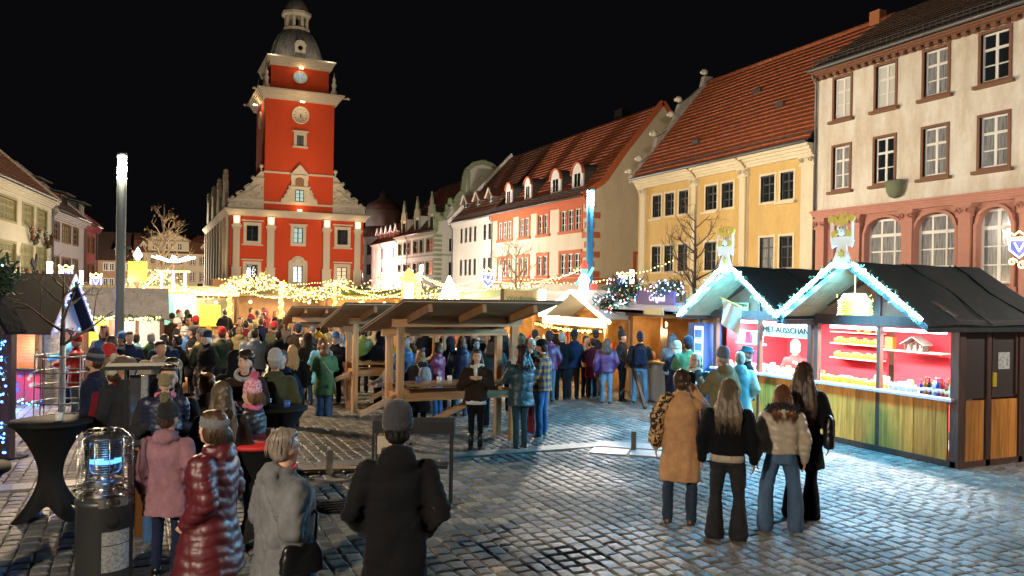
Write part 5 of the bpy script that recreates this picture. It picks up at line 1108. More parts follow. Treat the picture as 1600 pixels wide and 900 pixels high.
# ================================================ LEFT STALLS
def left_stalls():
    W = thing('market_stall', 'black roofed stall with a steep gable edged in blue lights and red gift wrap panels', 'market stall', (-4.55, 21.5, 0), -30)
    M_bk = mat('black_roof_felt', (.009,.009,.010), .9, spec=.15, bump=.5, bscale=8); M_sh = mat('copper_shutter', (.5,.2,.1), .45, metal=.3, var=.2); G = 1.3; L = 3.0
    b = MB(); b.prism([(-.12, 1.58), (-.14, 1.64), (G/2, 2.92), (G+.14, 1.64), (G+.12, 1.58), (G/2, 2.84)], -1.5, L+.25, 'x'); b.build('roof', M_bk, W)
    b = MB(); b.prism([(-.14, 1.52), (-.14, 1.64), (G/2, 2.92), (G+.14, 1.64), (G+.14, 1.52), (G/2, 2.78)], L+.25, L+.28, 'x'); b.build('verge_board', mat('lilac_verge', (.2,.19,.26), .5), W)
    M_gp = wood('weathered_grey_planks', (.26,.24,.22), 0, .7)
    for k in range(12): b = MB(); b.box(L-.03, L, 0, G, .05+k*.13, .05+k*.13+.124); b.build('plank', M_gp, W)
    b = MB(); b.prism([(0, 1.62), (G, 1.62), (G/2, 2.8)], L-.03, L, 'x'); b.build('gable_boards', mat('pale_gable_board', (.16,.16,.16), .6), W)
    for x in (1.9, 2.93): b = MB(); b.box(x-.05, x+.05, -.03, .06, 0, 1.62); b.build('post', M_darkw, W)
    for k in range(12): b = MB(); b.box(2.25, 2.86, -.1, -.07, .86+k*.062, .915+k*.062); b.build('shutter_slat', M_sh, W)
    b = MB(); b.box(1.9, 3.0, -.2, .3, .8, .84); b.build('counter', M_iron, W)
    b = MB(); b.box(1.95, 2.2, .02, .05, .84, 1.5); b.build('lit_side_window', glow('pale_lit_window', (.7,.85,1), .8), W)
    M_gift = mat('red_gift_wrap', (.45,.025,.015), .5, var=.3)
    for k in range(4):
        x0 = 1.4+.4*k; b = MB(); b.box(x0, x0+.385, -.05, -.01, .12, .78); o = b.build('gift_wrap_panel', M_gift, W); rr = random.Random(k); b = MB()
        for q in range(4):
            cx, cz, r = x0+rr.uniform(.1, .3), rr.uniform(.22, .7), rr.uniform(.045, .07); b.prism([(cx+r*math.cos(2*PI*i/10)*(1 if i % 2 else .7), cz+r*math.sin(2*PI*i/10)*(1 if i % 2 else .7)) for i in range(10)], -.056, -.05)
        b.build('printed_motif', mat('motif_%d' % (k % 2), ((.1,.12,.3), (.45,.38,.15))[k % 2], .5), o, kind='stuff')
    M_bl = glow('deep_blue_led', (.05,.2,1), 14); M_bl.cycles.emission_sampling = 'NONE'; M_gr = glow('green_led', (.1,1,.45), 9); M_gr.cycles.emission_sampling = 'NONE'
    b = MB(); b2 = MB(); rr = random.Random(6)
    for k in range(30): x = 1.4+1.7*k/30; (b if k % 3 else b2).ell((x, -.12+rr.uniform(-.05,.05), .12+rr.uniform(-.06,.06)), .02, 6, 4)
    for s_ in (-1, 1):
        for k in range(9): t = (k+.5)/9; (b2 if k % 4 == 3 else b).ell((L+.31, G/2+s_*(G/2+.1)*(1-t), 1.6+1.25*t), .024, 6, 4)
    for k in range(4): b.ell((L+.04, .15+k*.33, 1.66), .022, 6, 4)
    b.build('blue_lights', M_bl, W, kind='stuff'); b2.build('green_lights', M_gr, W, kind='stuff')
    Mx = Matrix.Translation(W.location) @ Matrix.Rotation(R(-30), 4, 'Z')
    for x, y, z, p, c in ((1.8,-.6,.3,40,(.08,.25,1)), (2.9,-.6,.3,40,(.08,.25,1)), (3.8,.3,1.75,12,(.08,.25,1)), (3.8,1.0,1.75,12,(.08,.25,1)), (3.8,.65,2.6,10,(.08,.25,1)), (2.5,-.9,1.3,60,(1,.7,.5)), (4.2,.6,1.2,14,(1,.85,.75))): lamp('POINT', tuple(Mx @ Vector((x, y, z))), p, c, .08)
    T = thing('market_stall', 'stall with wavy grey shingle roof and yellow lit window, left of the lamp pole', 'market stall', (-1.28, 21.6, 0), 0)
    T.scale = (1, 1, .93); L = 1.75; M_fr = wood('red_brown_stall_timber', (.2,.08,.05), 2)
    for k in range(9):
        b = MB(); y = -.4+k*.13; z = 2.02+k*.085; n = 22
        v = [(-.1+(L+.2)*i/n, y, z+.02*math.sin(i*1.9+k)) for i in range(n+1)]+[(-.1+(L+.2)*i/n, y+.17, z+.12) for i in range(n+1)]+[(-.1+(L+.2)*i/n, y, z-.03+.02*math.sin(i*1.9+k)) for i in range(n+1)]
        b.add(v, [(i, i+1, n+2+i, n+1+i) for i in range(n)]+[(i, 2*n+2+i, 2*n+3+i, i+1) for i in range(n)]); b.build('shingle_course', mat('grey_shingles', (.035,.035,.04), .8, var=.3), T)
    for k in range(7): b = MB(); b.box(0, L, 0, .03, .05+k*.13, .17+k*.13); b.build('plank', M_gp, T)
    for x0, x1 in ((0,.1),(.52,.68),(1.1,1.18),(1.65,1.75)): b = MB(); b.box(x0, x1, -.03, .06, 0, 2.1); b.build('post', M_fr, T)
    b = MB(); b.box(0, L, -.04, .06, 1.98, 2.12); b.build('eave_beam', M_fr, T)
    b = MB(); b.box(.1, .52, .02, .05, 1.0, 1.98); b.build('lit_window', glow('lit_yellow_panel', (1,.8,.05), 1.2), T)
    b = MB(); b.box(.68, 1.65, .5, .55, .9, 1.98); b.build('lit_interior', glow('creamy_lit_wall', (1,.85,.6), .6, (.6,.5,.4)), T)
    b = MB(); b.box(0, L, -.1, .3, .96, 1.0); b.build('counter', M_label, T)
    goods(T, 1.7, 8, .1, .4, .93, GC, 60, 'goods on the shingle roofed stall', 'the counter of the shingle roofed stall')
    lamp('POINT', (-.6, 21.1, 1.75), 40, (1,.75,.4), .1)
    led_garland((-1.25, 21.15, 1.9), (.4, 21.15, 1.9), 'warm white tangle of lights along the shingle roofed stall eave', n=120, col=(1,.8,.4), mled=M_ledw, power=24, nl=2, core=False, group='warm garlands')
    C = thing('market_stall', 'brown gable of a stall with fir branches cut by the left picture edge', 'market stall', (-3.36, 14.9, 0), -30)
    b = MB(); b.prism([(0, 2.0), (1.8, 2.0), (.9, 3.3)], 0, .05); b.build('gable_boards', M_gableb, C)
    for s_ in (-1, 1): b = MB(); b.bar((.9+s_*1.0, .0, 1.92), (.9, .0, 3.4), .4, .06, up=(0,0,1)); b.build('roof', M_bk, C)
    for x in (.0, .9, 1.75): b = MB(); b.box(x-.06, x+.06, 0, .12, 0, 2.0); b.build('post', M_darkw, C)
    for k in range(8): b = MB(); b.box(.22*k, .215+.22*k, .04, .07, .05, 1.9); b.build('plank', M_darkw, C)
left_stalls()
led_garland((-1.86, 13.6, 1.9), (-1.82, 13.55, .2), 'vertical chain of blue and green lights on the left stall post', n=24, col=(.1,.3,1), mled=MC['deep_blue_led'], power=14, nl=2, core=False, r=.017, group='blue garlands')
fir_bush(-2.1, 14.4, 2.75, .4, .35, 'dark green fir branches on the roof at the left picture edge', [('ice', (.6,.9,1))], seed=9, n=420, nl=1, power=.1)
# young tree in a round steel guard
def branch(b, p, d, L, r, lev, rr, tips, gnarl=.25, up=.15, kids=(2, 4), nmax=4):
    pts = [Vector(p)]; n = 4; q = Vector(p); dd = Vector(d).normalized()
    for i in range(n):
        dd = (dd+Vector((rr.uniform(-1,1), rr.uniform(-1,1), rr.uniform(-.6,1)))*gnarl*.6+Vector((0,0,up*.5))).normalized(); q = q+dd*L/n; pts.append(q.copy())
    b.tube(pts, [r*(1-.6*i/n) for i in range(n+1)], 6 if lev < 2 else 4, caps=False); tips.append(pts[-1])
    if lev >= nmax: return
    for k in range(rr.randint(*kids)):
        t = rr.uniform(.3, 1); i = min(n-1, int(t*n)); base = pts[i].lerp(pts[i+1], t*n-i); a = rr.uniform(0, 2*PI); side = dd.orthogonal().normalized(); side.rotate(Matrix.Rotation(a, 3, dd)); branch(b, base, dd*.75+side*rr.uniform(.5, 1), L*rr.uniform(.5, .75), r*.5, lev+1, rr, tips, gnarl, up, kids, nmax)
M_bark = mat('grey_brown_bark', (.11,.08,.055), .85, bump=.6, bscale=30)
def bare_tree(x, y, H, ht, r, lab, seed, L0, nb, leaf=None, white=False, nmax=4, lean=0, kids=(2, 4), top=False):
    W = thing('bare_tree', lab, 'tree', (x, y, 0)); rr = random.Random(seed); b = MB(); b.tube([(0,0,0),(0,0,ht*.5),(lean*.3,0,ht)], [r*1.2, r, r*.85], 9); b.build('trunk', mat('white_limed_bark', (.6,.58,.52), .8) if white else M_bark, W)
    b = MB(); tips = []; b.tube([(lean*.3,0,ht-.02),(lean*.3,0,ht+(H-ht)*.45),(lean*.5,.05,H)], [r*.85, r*.5, r*.1], 7)
    for k in range(nb):
        z = ht+(H-ht)*(k/nb)**(.8)*.9; a = k*2.4+rr.uniform(-.4,.4); s = 1-.65*(k/nb); branch(b, (lean*.3, 0, z), (math.cos(a), math.sin(a), .55 if not top else .8), L0*s, r*.42*s+.006, 1, rr, tips, kids=kids, nmax=nmax)
    b.build('crown', M_bark, W)
    if leaf:
        b = MB()
        for t in tips:
            for k in range(1 if rr.random() < .3 else 0): p = t+Vector((rr.uniform(-.15,.15), rr.uniform(-.15,.15), rr.uniform(-.15,.15))); d = Vector((rr.uniform(-1,1), rr.uniform(-1,1), rr.uniform(-1,1))).normalized()*.07; e = d.orthogonal().normalized()*.05; b.add([p-d, p+e, p+d, p-e], [(0,1,2,3)])
        b.build('dry_leaves', leaf, W, kind='stuff')
    return W, tips
M_leaf = mat('dry_copper_leaf', (.17,.09,.035), .7, var=.4)
bare_tree(-1.28, 16.0, 3.0, 1.6, .055, 'young bare tree with a white painted trunk inside the steel guard', 5, 1.0, 8, white=True, kids=(1, 3), nmax=3)
g = thing('tree_guard', 'round grey steel guard cage around the white trunk of the young tree', 'tree guard', (-1.28, 16.0, 0))
M_st = mat('galvanised_steel', (.35,.36,.38), .4, metal=.8)
for k in range(8): a = 2*PI*k/8; b = MB(); b.bar((.42*math.cos(a), .42*math.sin(a), 0), (.42*math.cos(a), .42*math.sin(a), 1.45), .035, .015); b.build('upright', M_st, g)
for z in (.12, .35, .62, .9, 1.15, 1.42): b = MB(); b.tube([(.43*math.cos(2*PI*i/20), .43*math.sin(2*PI*i/20), z) for i in range(21)], .014, 5); b.build('hoop', M_st, g)
bare_tree(.75, 38.0, 6.3, 1.9, .13, 'large bare tree wrapped in warm lights at its base, left of the town hall', 12, 1.35, 18, leaf=M_leaf, kids=(2, 4), nmax=3, top=True)
bare_tree(14.3, 18.6, 5.3, 1.8, .08, 'bare tree before the yellow house with thin twigs', 21, 1.25, 15, kids=(2, 4), nmax=4)
bare_tree(13.45, 28.9, 4.9, 2.0, .09, 'bare tree before the cream house with red window frames', 33, 1.35, 13, leaf=None, kids=(3, 4), nmax=4, top=True)
def string(a, b_, sag, n, lab, grp='strings of lights over the market', m=None, r=.028, wire=True, power=0, col=(1,.8,.45)):
    a, b_ = Vector(a), Vector(b_); W = thing('light_string', lab, 'light string', tuple(a), 0, grp); P = lambda t: (b_-a)*t+Vector((0,0,-sag*4*t*(1-t)))
    b = MB(); b.tube([P(t/12) for t in range(13)], .012, 4); b.build('wire', mat('green_wire', (.03,.07,.02), .6), W)
    b = MB(); rr = random.Random(int(abs(a.x*31+b_.y*7+sag*99)))
    for k in range(n): t = (k+.5)/n; p = P(t)+Vector((0, 0, -.03+rr.uniform(-.03,.03))); b.ell(p, r, 5, 4)
    b.build('bulbs', m or M_ledw, W, kind='stuff')
    if power: lamp('POINT', tuple(a+P(.5)+Vector((0,0,-.1))), power, col, .2)
rr = random.Random(77)
# lit poles carrying the strings
poles = [(10.92, 33.5, 3.5, 'right of the little wooden house sign'), (8.22, 38.0, 3.1, 'behind the shelter roofs'), (3.2, 34.8, 2.9, 'at the left of the light net'), (14.5, 35.2, 3.4, 'far right of the light net'), (5.3, 35.0, 3.0, 'in the middle of the light net')]
for x, y, z, lab in poles:
    W = thing('light_pole', 'timber pole wound with fir and warm lights, '+lab, 'pole', (x, y, 0)); b = MB(); b.box(-.06, .06, -.06, .06, 0, z); b.build('post', mat('yellow_lit_timber', (.5,.36,.08), .6), W)
    b = MB(); 
    for k in range(40): a = k*.7; b.ell((.1*math.cos(a), .1*math.sin(a), z*(.45+.55*k/40)), .022, 5, 4)
    b.build('bulbs', M_ledw, W, kind='stuff'); lamp('POINT', (x-.3, y-.35, z+.1), 260, (1,.68,.32), .12)
ord_ = ['first', 'second', 'third', 'fourth', 'fifth', 'sixth', 'seventh', 'eighth', 'ninth', 'tenth', 'eleventh', 'twelfth', 'thirteenth', 'fourteenth', 'fifteenth', 'sixteenth']
SP = [((10.92,33.5,3.5),(8.22,38,3.1),.6),((10.92,33.5,3.5),(11.9,27.5,2.9),.4),((10.92,33.5,3.45),(13.45,28.9,3.0),.35),((8.22,38,3.1),(5.3,35,2.95),.4),((5.3,35,3),(10.92,33.5,3.2),.75),((3.2,34.8,2.9),(.75,38,2.8),.3),((3.2,34.8,2.85),(6.0,30,2.7),.4),((6.0,30,2.7),(10.92,33.5,3.0),.45),((14.5,35.2,3.4),(10.92,33.5,3.4),.35),((14.5,35.2,3.4),(15.1,26.2,3.7),.4),((13.45,28.9,3.3),(19,26,4.1),.5),((12,27,2.9),(15.16,26,4.0),.35),((-1,36.5,2.9),(3.2,34.8,2.8),.35),((8.22,38,3.0),(12,31,2.9),.5),((3.2,41,3.2),(9.5,42,3.3),.3),((5.3,35,2.9),(1,32,2.8),.35)]
for i, (a, c, s_) in enumerate(SP): string(a, c, s_, int((Vector(a)-Vector(c)).length*7), 'string of warm lights over the market, %s one counted from the tall lit pole' % ord_[i], power=230 if i % 2 == 0 else 0)
def light_net(x0, x1, y0, y1, z, n, lab):
    W = thing('light_net', lab, 'light net', (x0, y0, z)); b = MB(); f = MB(); rr = random.Random(int(x0*10))
    for k in range(n):
        px = rr.uniform(0, x1-x0); py = rr.uniform(0, y1-y0); pz = .3*math.sin(px*1.6)+.2*math.sin(py*1.7+px)+rr.uniform(-.15,.15); b.ell((px, py, pz), .024, 5, 4)
        if k % 2 == 0:
            for q in range(2): f.bar((px, py, pz), (px+rr.uniform(-.15,.15), py+rr.uniform(-.15,.15), pz+rr.uniform(-.12,.12)), .03, .01)
    b.build('bulbs', M_ledw, W, kind='stuff'); f.build('fir_twigs', mat('yellow_green_fir', (.10,.13,.02), .7), W, kind='stuff')
    for k in range(3): lamp('POINT', (x0+(x1-x0)*(k+.5)/3, y0-.3, z+.25), 300, (1,.72,.34), .25)
light_net(-.6, 4.2, 36.3, 38.5, 2.75, 420, 'dense net of warm lights over the bright white stall')
light_net(3.6, 8.6, 34.6, 37.5, 2.7, 420, 'dense net of warm lights over the middle of the market')
light_net(8.6, 12.0, 31, 35, 2.8, 300, 'net of warm lights above the stalls behind the shelter roof')
def lit_tree(x, y, z, h, r, lab, m, power, n=300):
    W = thing('light_tree', lab, 'light tree', (x, y, z)); b = MB(); rr = random.Random(int(x*13)); f = MB(); f.lathe([(r*.8,0),(.02,h)], n=9); f.tube([(0,0,-z),(0,0,.02)], .05, 6)
    for k in range(n): t = rr.random()**.7; a = rr.uniform(0, 2*PI); q = r*(1-t)+.02; b.ell((q*math.cos(a), q*math.sin(a), h*t), .026, 5, 4)
    f.build('cone', mat('lit_tree_core', (.3,.25,.1), .6), W); b.build('bulbs', m, W, kind='stuff'); lamp('POINT', (x-.3, y-.6, z+h*.5), power, (1,.82,.5), .15)
M_hot = glow('hot_white_bulb', (1,.9,.7), 60); M_hot.cycles.emission_sampling = 'NONE'
lit_tree(10.75, 29.2, 2.3, .95, .42, 'small blazing white light tree above the middle shelter roof', M_hot, 90, 420)
# little wooden house sign on a pole
W = thing('info_house', 'orange gabled wooden house sign with a lilac lit screen on a tall post', 'sign', (10.9, 34.9, -.45), -20)
b = MB(); b.box(-.35, .35, 0, .4, 2.5, 3.7); b.build('sign_box', mat('orange_brown_board', (.45,.19,.06), .6), W); b = MB(); b.prism([(-.5, 3.65), (.5, 3.65), (0, 4.2)], -.1, .5); b.build('sign_roof', MC['orange_brown_board'], W); b = MB(); b.box(-.22, .22, -.03, 0, 2.75, 3.5); b.build('lit_screen', glow('lilac_screen', (.75,.75,1), 1.6), W); b = MB(); b.box(-.08, .08, .1, .3, 0, 2.5); b.build('post', M_darkw, W)
# glowing windmill style pyramid and star decorations on the left
W = thing('christmas_pyramid', 'tall Christmas pyramid with bright white blades and lit tiers, left of the centre', 'christmas pyramid', (1.1, 36.2, 0), 0)
b = MB(); b.lathe([(.9,0),(.9,2.4)], n=8); b.build('base_tier', mat('turquoise_tier', (.2,.5,.45), .5, emit=.3, ecol=(.3,.8,.7)), W); 
for x, y in ((.45,0),(-.45,0),(0,.45),(0,-.45)): b = MB(); b.bar((x,y,2.4),(x,y,3.3),.07); b.build('column', M_label, W)
b = MB(); b.lathe([(.65,3.3),(.65,3.38)], n=8); b.lathe([(.8,2.4),(.8,2.48)], n=8); b.build('tier_disc', MC['lit_tree_core'] if 'lit_tree_core' in MC else M_cream, W)
for k in range(8): a = 2*PI*k/8; b = MB(); b.bar((.15*math.cos(a), .15*math.sin(a), 3.75), (.85*math.cos(a), .85*math.sin(a), 3.95), .2, .03, up=(.3*math.cos(a+1.57), .3*math.sin(a+1.57), 1)); b.build('blade', glow('white_lit_blade', (1,.95,.95), 3.0), W)
b = MB(); b.bar((0,0,3.3),(0,0,4.1),.06); b.build('spindle', M_darkw, W); lamp('POINT', (.8, 35.0, 3.4), 140, (1,.85,.65), .2)
W = thing('light_star_arch', 'yellow lit wooden arch with a blue white star on top beside the lamp pole', 'decoration', (-.25, 35.8, 0), 0)
b = MB(); b.box(-.35, .35, -.1, .1, 2.9, 3.7); b.build('arch_board', glow('yellow_lit_board', (1,.75,.05), .8), W); b = MB(); b.prism([(0,3.7),(.18,3.95),(0,4.3),(-.18,3.95)], -.05, .05); b.build('star', glow('ice_star', (.7,.85,1), 4), W); b = MB(); b.bar((0,0,0),(0,0,2.9),.1); b.build('post', M_darkw, W)
for s_ in (-1, 1):
    b = MB(); b.bar((s_*.2,-.1,2.6),(s_*.9,-.1,3.3 if s_ > 0 else 2.0),.12,.05); b.build('light_tube', glow('white_tube', (1,.93,.8), 5), W)
lamp('POINT', (-.5, 34.8, 2.9), 110, (1,.8,.45), .2)
# shield light motifs with crown and scrolls, each beside a white lantern
def motif(x, y, z, s, lab, rz, power=25, lx=.6, pole=True):
    W = thing('light_motif', lab, 'light motif', (x, y, z), rz, 'shield light motifs'); b = MB()
    pf = [(-.3,.3),(.3,.3),(.3,-.05),(0,-.35),(-.3,-.05)]
    for i in range(5): b.bar((pf[i][0]*s, 0, pf[i][1]*s), (pf[(i+1) % 5][0]*s, 0, pf[(i+1) % 5][1]*s), .05*s, .05*s, up=(0,1,0))
    b.bar((-.15*s,0,.2*s),(0,0,-.12*s),.05*s,up=(0,1,0)); b.bar((.15*s,0,.2*s),(0,0,-.12*s),.05*s,up=(0,1,0)); b.build('shield', glow('shield_blue_white', (.35,.45,1), 6), W)
    b = MB(); b.prism([(x_*s, z_*s) for x_, z_ in pf], .02, .04); b.build('shield_plate', glow('shield_plate_blue', (.15,.15,.9), .8), W)
    b = MB(); cr = [(-.3,.38),(.3,.38),(.34,.6),(.15,.48),(0,.62),(-.15,.48),(-.34,.6)]
    for i in range(7): b.bar((cr[i][0]*s, 0, cr[i][1]*s), (cr[(i+1) % 7][0]*s, 0, cr[(i+1) % 7][1]*s), .045*s, .045*s, up=(0,1,0))
    b.build('crown', glow('crown_gold', (1,.75,.25), 7), W)
    b = MB()
    for cx, cz, r in ((-.2,-.5,.15),(.1,-.62,.17),(.38,-.45,.14)): scroll(b, cx*s, cz*s, r*s, -.02, .02, w=.04*s, n=12)
    b.build('scrolls', MC['crown_gold'], W)
    b = MB(); b.box(lx*s-.1, lx*s+.1, -.1, .1, -.1*s, .75*s); b.build('lantern', glow('white_lantern_glass', (1,.93,.8), 7), W)
    b = MB(); b.bar((-.3*s,.05,.0),(lx*s,.05,.0),.03); 
    if pole: b.bar((lx*s, .0, -.1*s), (lx*s, 0, -z), .09)
    b.build('bracket', M_iron, W)
    a = R(rz); lamp('POINT', (x+math.cos(a)*lx*s+math.sin(a)*.4, y+math.sin(a)*lx*s-math.cos(a)*.4, z+.3), power, (1,.85,.62), .12)
motif(-2.85, 36.53, 3.04, .75, 'blue shield light motif with gold crown nearest the steep blue edged gable', 4, power=450, lx=-.75)
motif(-2.74, 56.3, 2.9, 1.0, 'small bright shield light motif above the shingle roofed stall', 3, power=400, lx=-.8)
motif(20.58, 73.1, 3.7, 1.2, 'shield light motif in front of the white house, leftmost of those on the right row', -16, power=900)
motif(19.1, 62.7, 3.6, 1.1, 'shield light motif left of the wooden house sign, second in the right row', -17, power=700)
motif(20.3, 47.9, 3.5, 1.3, 'blazing shield light motif before the cream house with red frames', -23, power=120)
motif(20.6, 32.3, 3.3, .75, 'violet blue shield light motif beside the yellow house corner', -33, power=160)
motif(25.9, 16.8, 4.4, .9, 'blue shield light motif with gold scrolls on the pink arcade at the right edge', -57, power=160, lx=.8, pole=False)
# signs over the long stall
W = thing('sign_board', 'wooden sign board with green hand lettering beside a white light box', 'sign', (10.9, 22.9, 2.25), -26)
b = MB(); b.box(-.58, .5, 0, .06, 0, .5); b.build('board', mat('pale_sign_wood', (.55,.42,.25), .6, var=.2, stretch=(6,1,1)), W); b = MB(); b.box(.5, .74, -.1, .12, -.03, .55); b.build('light_box', glow('white_light_box', (1,.95,.85), 3), W); text_mesh('Waldhütte', .22, mat('green_lettering', (.05,.3,.08), .5), W, (-.05, -.01, .24)); 
b = MB(); b.box(-.7, -.58, 0, .1, -2.2, .55); b.build('post', mat('dark_post', (.12,.08,.04), .6), W)
W = thing('winter_figure', 'white, red and turquoise lit winter figure on the stall roof before the blue pole', 'figure', (12.5, 21.8, 2.55), -30)
MBk = MB(); MBk.lathe([(.12,0),(.2,.1),(.14,.4),(.2,.55),(.1,.75)], n=10); MBk.build('coat', mat('lit_white_figure', (.7,.75,.75), .5, emit=.9, ecol=(.8,1,1)), W)
b = MB(); b.ell((0,-.02,.85), .12, 8, 6); b.bar((.1,0,.6),(.28,-.05,.95),.08); b.bar((-.1,0,.6),(-.26,-.05,.4),.08); b.build('head_and_arms', mat('lit_turquoise_figure', (.2,.6,.55), .5, emit=.6, ecol=(.3,1,.9)), W)
b = MB(); b.lathe([(.13,.9),(.1,1.05),(.02,1.2)], n=8); b.ell((.3,-.1,.35), .12, 8, 6); b.build('red_cap_and_ball', mat('lit_red_figure', (.6,.08,.05), .5, emit=.6, ecol=(1,.15,.1)), W)
b = MB(); b.bar((0,0,0),(0,0,-.6),.05); b.build('mount', M_iron, W)

# ================================================ SHELTERS WITH STANDING TABLES
M_sw2 = wood('orange_brown_shelter_timber', (.56, .29, .12), 2, .55, dark=.6); M_swx = wood('orange_brown_shelter_rail', (.56, .29, .12), 0, .55, dark=.6); M_felt = mat('brown_roof_underside', (.46, .30, .17), .7, var=.25, bump=.3, stretch=(1,8,1))
M_tab = wood('varnished_table_top', (.36, .20, .08), 0, .22, dark=.7)
def shelter(lab, x0, x1, y0, y1, xe0=.5, xe1=.4, zf=2.17, table=True, yn=None, grey=False):
    W = thing('table_shelter', lab, 'shelter', (x0, y0, 0), 0, 'roofed standing table shelters'); L = x1-x0; D = y1-y0; yn = yn if yn is not None else -1.2
    for nm, x, y, z in (('post', 0, 0, zf-.12), ('post', L, 0, zf-.12), ('post', 0, D, zf-.3), ('post', L, D, zf-.3)):
        b = MB(); b.box(x-.055, x+.055, y-.055, y+.055, 0, z); b.build('post', M_sw2, W)
    b = MB(); b.box(-.14, L+.14, -.055, .055, zf-.12, zf+.01); b.build('front_beam', M_swx, W)
    b = MB(); b.box(-.14, L+.14, D-.055, D+.055, zf-.31, zf-.19); b.build('rear_beam', M_swx, W)
    for x in (.13, L-.13, -.1 if False else L/2):
        b = MB(); b.bar((x, yn+.08, zf+.22), (x, D+.5, zf-.18-.07), .07, .13); b.build('rafter', mat('rafter_wood', (.30,.15,.06), .6, var=.25), W)
    n = 16; z0, z1 = zf+.31, zf-.26
    Lx = L+xe0+xe1
    for k in range(n):
        t0, t1 = k/n, (k+1)/n-.004; ya, yb = yn+(D+.75-yn)*t0, yn+(D+.75-yn)*t1; za, zb = z0+(z1-z0)*t0, z0+(z1-z0)*t1
        b = MB(); b.add([(-xe0, ya, za), (L+xe1, ya, za), (L+xe1, yb, zb), (-xe0, yb, zb), (-xe0, ya, za+.02), (L+xe1, ya, za+.02), (L+xe1, yb, zb+.02), (-xe0, yb, zb+.02)], [(3,2,1,0),(4,5,6,7),(0,1,5,4),(1,2,6,5),(2,3,7,6),(3,0,4,7)]); b.build('roof_board', M_felt, W)
    b = MB(); b.add([(-xe0-.02, yn-.02, z0+.022), (L+xe1+.02, yn-.02, z0+.022), (L+xe1+.02, D+.77, z1+.022), (-xe0-.02, D+.77, z1+.022), (-xe0-.02, yn-.02, z0+.05), (L+xe1+.02, yn-.02, z0+.05), (L+xe1+.02, D+.77, z1+.05), (-xe0-.02, D+.77, z1+.05)], [(3,2,1,0),(4,5,6,7),(0,1,5,4),(1,2,6,5),(2,3,7,6),(3,0,4,7)]); b.build('roof_felt', MC['brown_felt_roof'], W)
    if table:
        for k in range(2): b = MB(); b.box(.06, L+.5, .06+k*.27, .06+k*.27+.262, 1.03, 1.07); b.build('table_board', M_tab, W)
        b = MB(); b.box(.055, L-.055, -.03, .03, .80, .93); b.build('front_rail', M_swx, W)
        b = MB(); b.box(.055, L-.055, D-.03, D+.03, .80, .93); b.build('rear_rail', M_swx, W)
        for x in (.0, L): b = MB(); b.box(x-.03, x+.03, .055, D-.055, .8, .93); b.build('side_rail', M_sw2, W)
        b = MB(); b.bar((-.75, -.3, .66), (-.05, .05, .88), .04, .09); b.build('brace', M_swx, W)
        b = MB(); b.bar((.5, D-.1, .25), (L-.1, D-.02, .84), .05, .1); b.build('brace', M_swx, W)
    return W
shelter('nearest timber shelter over a standing table, its right posts clear of the crowd', 3.9, 5.98, 12.9, 13.56, xe0=.32, xe1=.3)
shelter('second timber shelter just behind and left of the nearest one', 4.15, 6.2, 17.05, 17.66, xe0=.5, xe1=.3, zf=2.05)
shelter('third timber shelter, far left in the crowd', 4.05, 5.5, 23.6, 24.3, xe0=.25, xe1=.25, zf=1.84, yn=-.6)
shelter('fourth timber shelter deep in the crowd right of the third', 7.2, 9.0, 20.6, 21.2, zf=1.84, yn=-.6)
# candles and glasses on the nearest table
CUP = lathe_mesh('mug', [(.032,0),(.04,.01),(.042,.09),(.036,.09),(.034,.015)], mat('white_glazed_mug', (.65,.62,.58), .25)); CUPR = lathe_mesh('mug', [(.032,0),(.04,.01),(.042,.09),(.036,.09),(.034,.015)], mat('blue_glazed_mug', (.05,.1,.3), .25))
for x, y, m, l in ((4.7,13.2,CUP,'white mug in the middle of the nearest shelter table'),(4.95,13.35,CUP,'white mug at the rear edge of the nearest shelter table'),(5.6,13.1,CUPR,'blue mug near the right post on the nearest shelter table'),(4.35,13.3,CUPR,'blue mug at the left end of the nearest shelter table'),(6.2,13.25,CUP,'white mug at the right end of the nearest shelter table')): put('mug', m, loc=(x, y, 1.07), label=l, cat='mug')

# ================================================ FOREGROUND FURNITURE
M_str = mat('black_stretch_cloth', (.006,.006,.007), .75, bump=.15, bscale=120, spec=.25)
def bar_table(x, y, r, lab, rot=20, zt=1.1, red=False):
    W = thing('bar_table', lab, 'table', (x, y, 0), rot, 'cloth covered bar tables'); b = MB(); n = 48; rows = 22; vs = []
    for i in range(rows+1):
        t = i/rows; z = zt*(1-t)
        for k in range(n):
            a = 2*PI*k/n; c4 = abs(math.cos(2*a))**2.2; waist = .30+.70*(abs(t-.52)/.52)**1.7; rr_ = r*waist*(1 if t < .52 else (1-(1-c4)*min(1, (t-.52)/.45)*.55)); rr_ *= 1+(.22*c4*max(0, t-.5)*2)
            zz = z+(.17*(1-c4)*max(0, (t-.7)/.3)**1.5); vs.append((rr_*math.cos(a), rr_*math.sin(a), zz))
    fs = [(i*n+k, i*n+(k+1) % n, (i+1)*n+(k+1) % n, (i+1)*n+k) for i in range(rows) for k in range(n)]
    b.add(vs, fs, True); b.build('stretch_cover', M_str, W)
    b = MB(); b.lathe([(r,zt-.03),(r*1.01,zt-.01),(r,zt+.012),(0.01,zt+.014)], n=40); b.build('table_top', mat('red_table_cloth', (.55,.02,.02), .6) if red else M_str, W)
    for k in range(4): a = PI/2*k; b = MB(); b.lathe([(.06,0),(.05,.03)], (r*.98*math.cos(a), r*.98*math.sin(a), 0), 8); b.build('foot', M_iron, W)
    return W
bar_table(-.93, 10.4, .42, 'black cloth covered bar table standing clear on the left', 40)
bar_table(1.08, 8.35, .36, 'black cloth covered bar table with a red top between the women', 20, red=True)
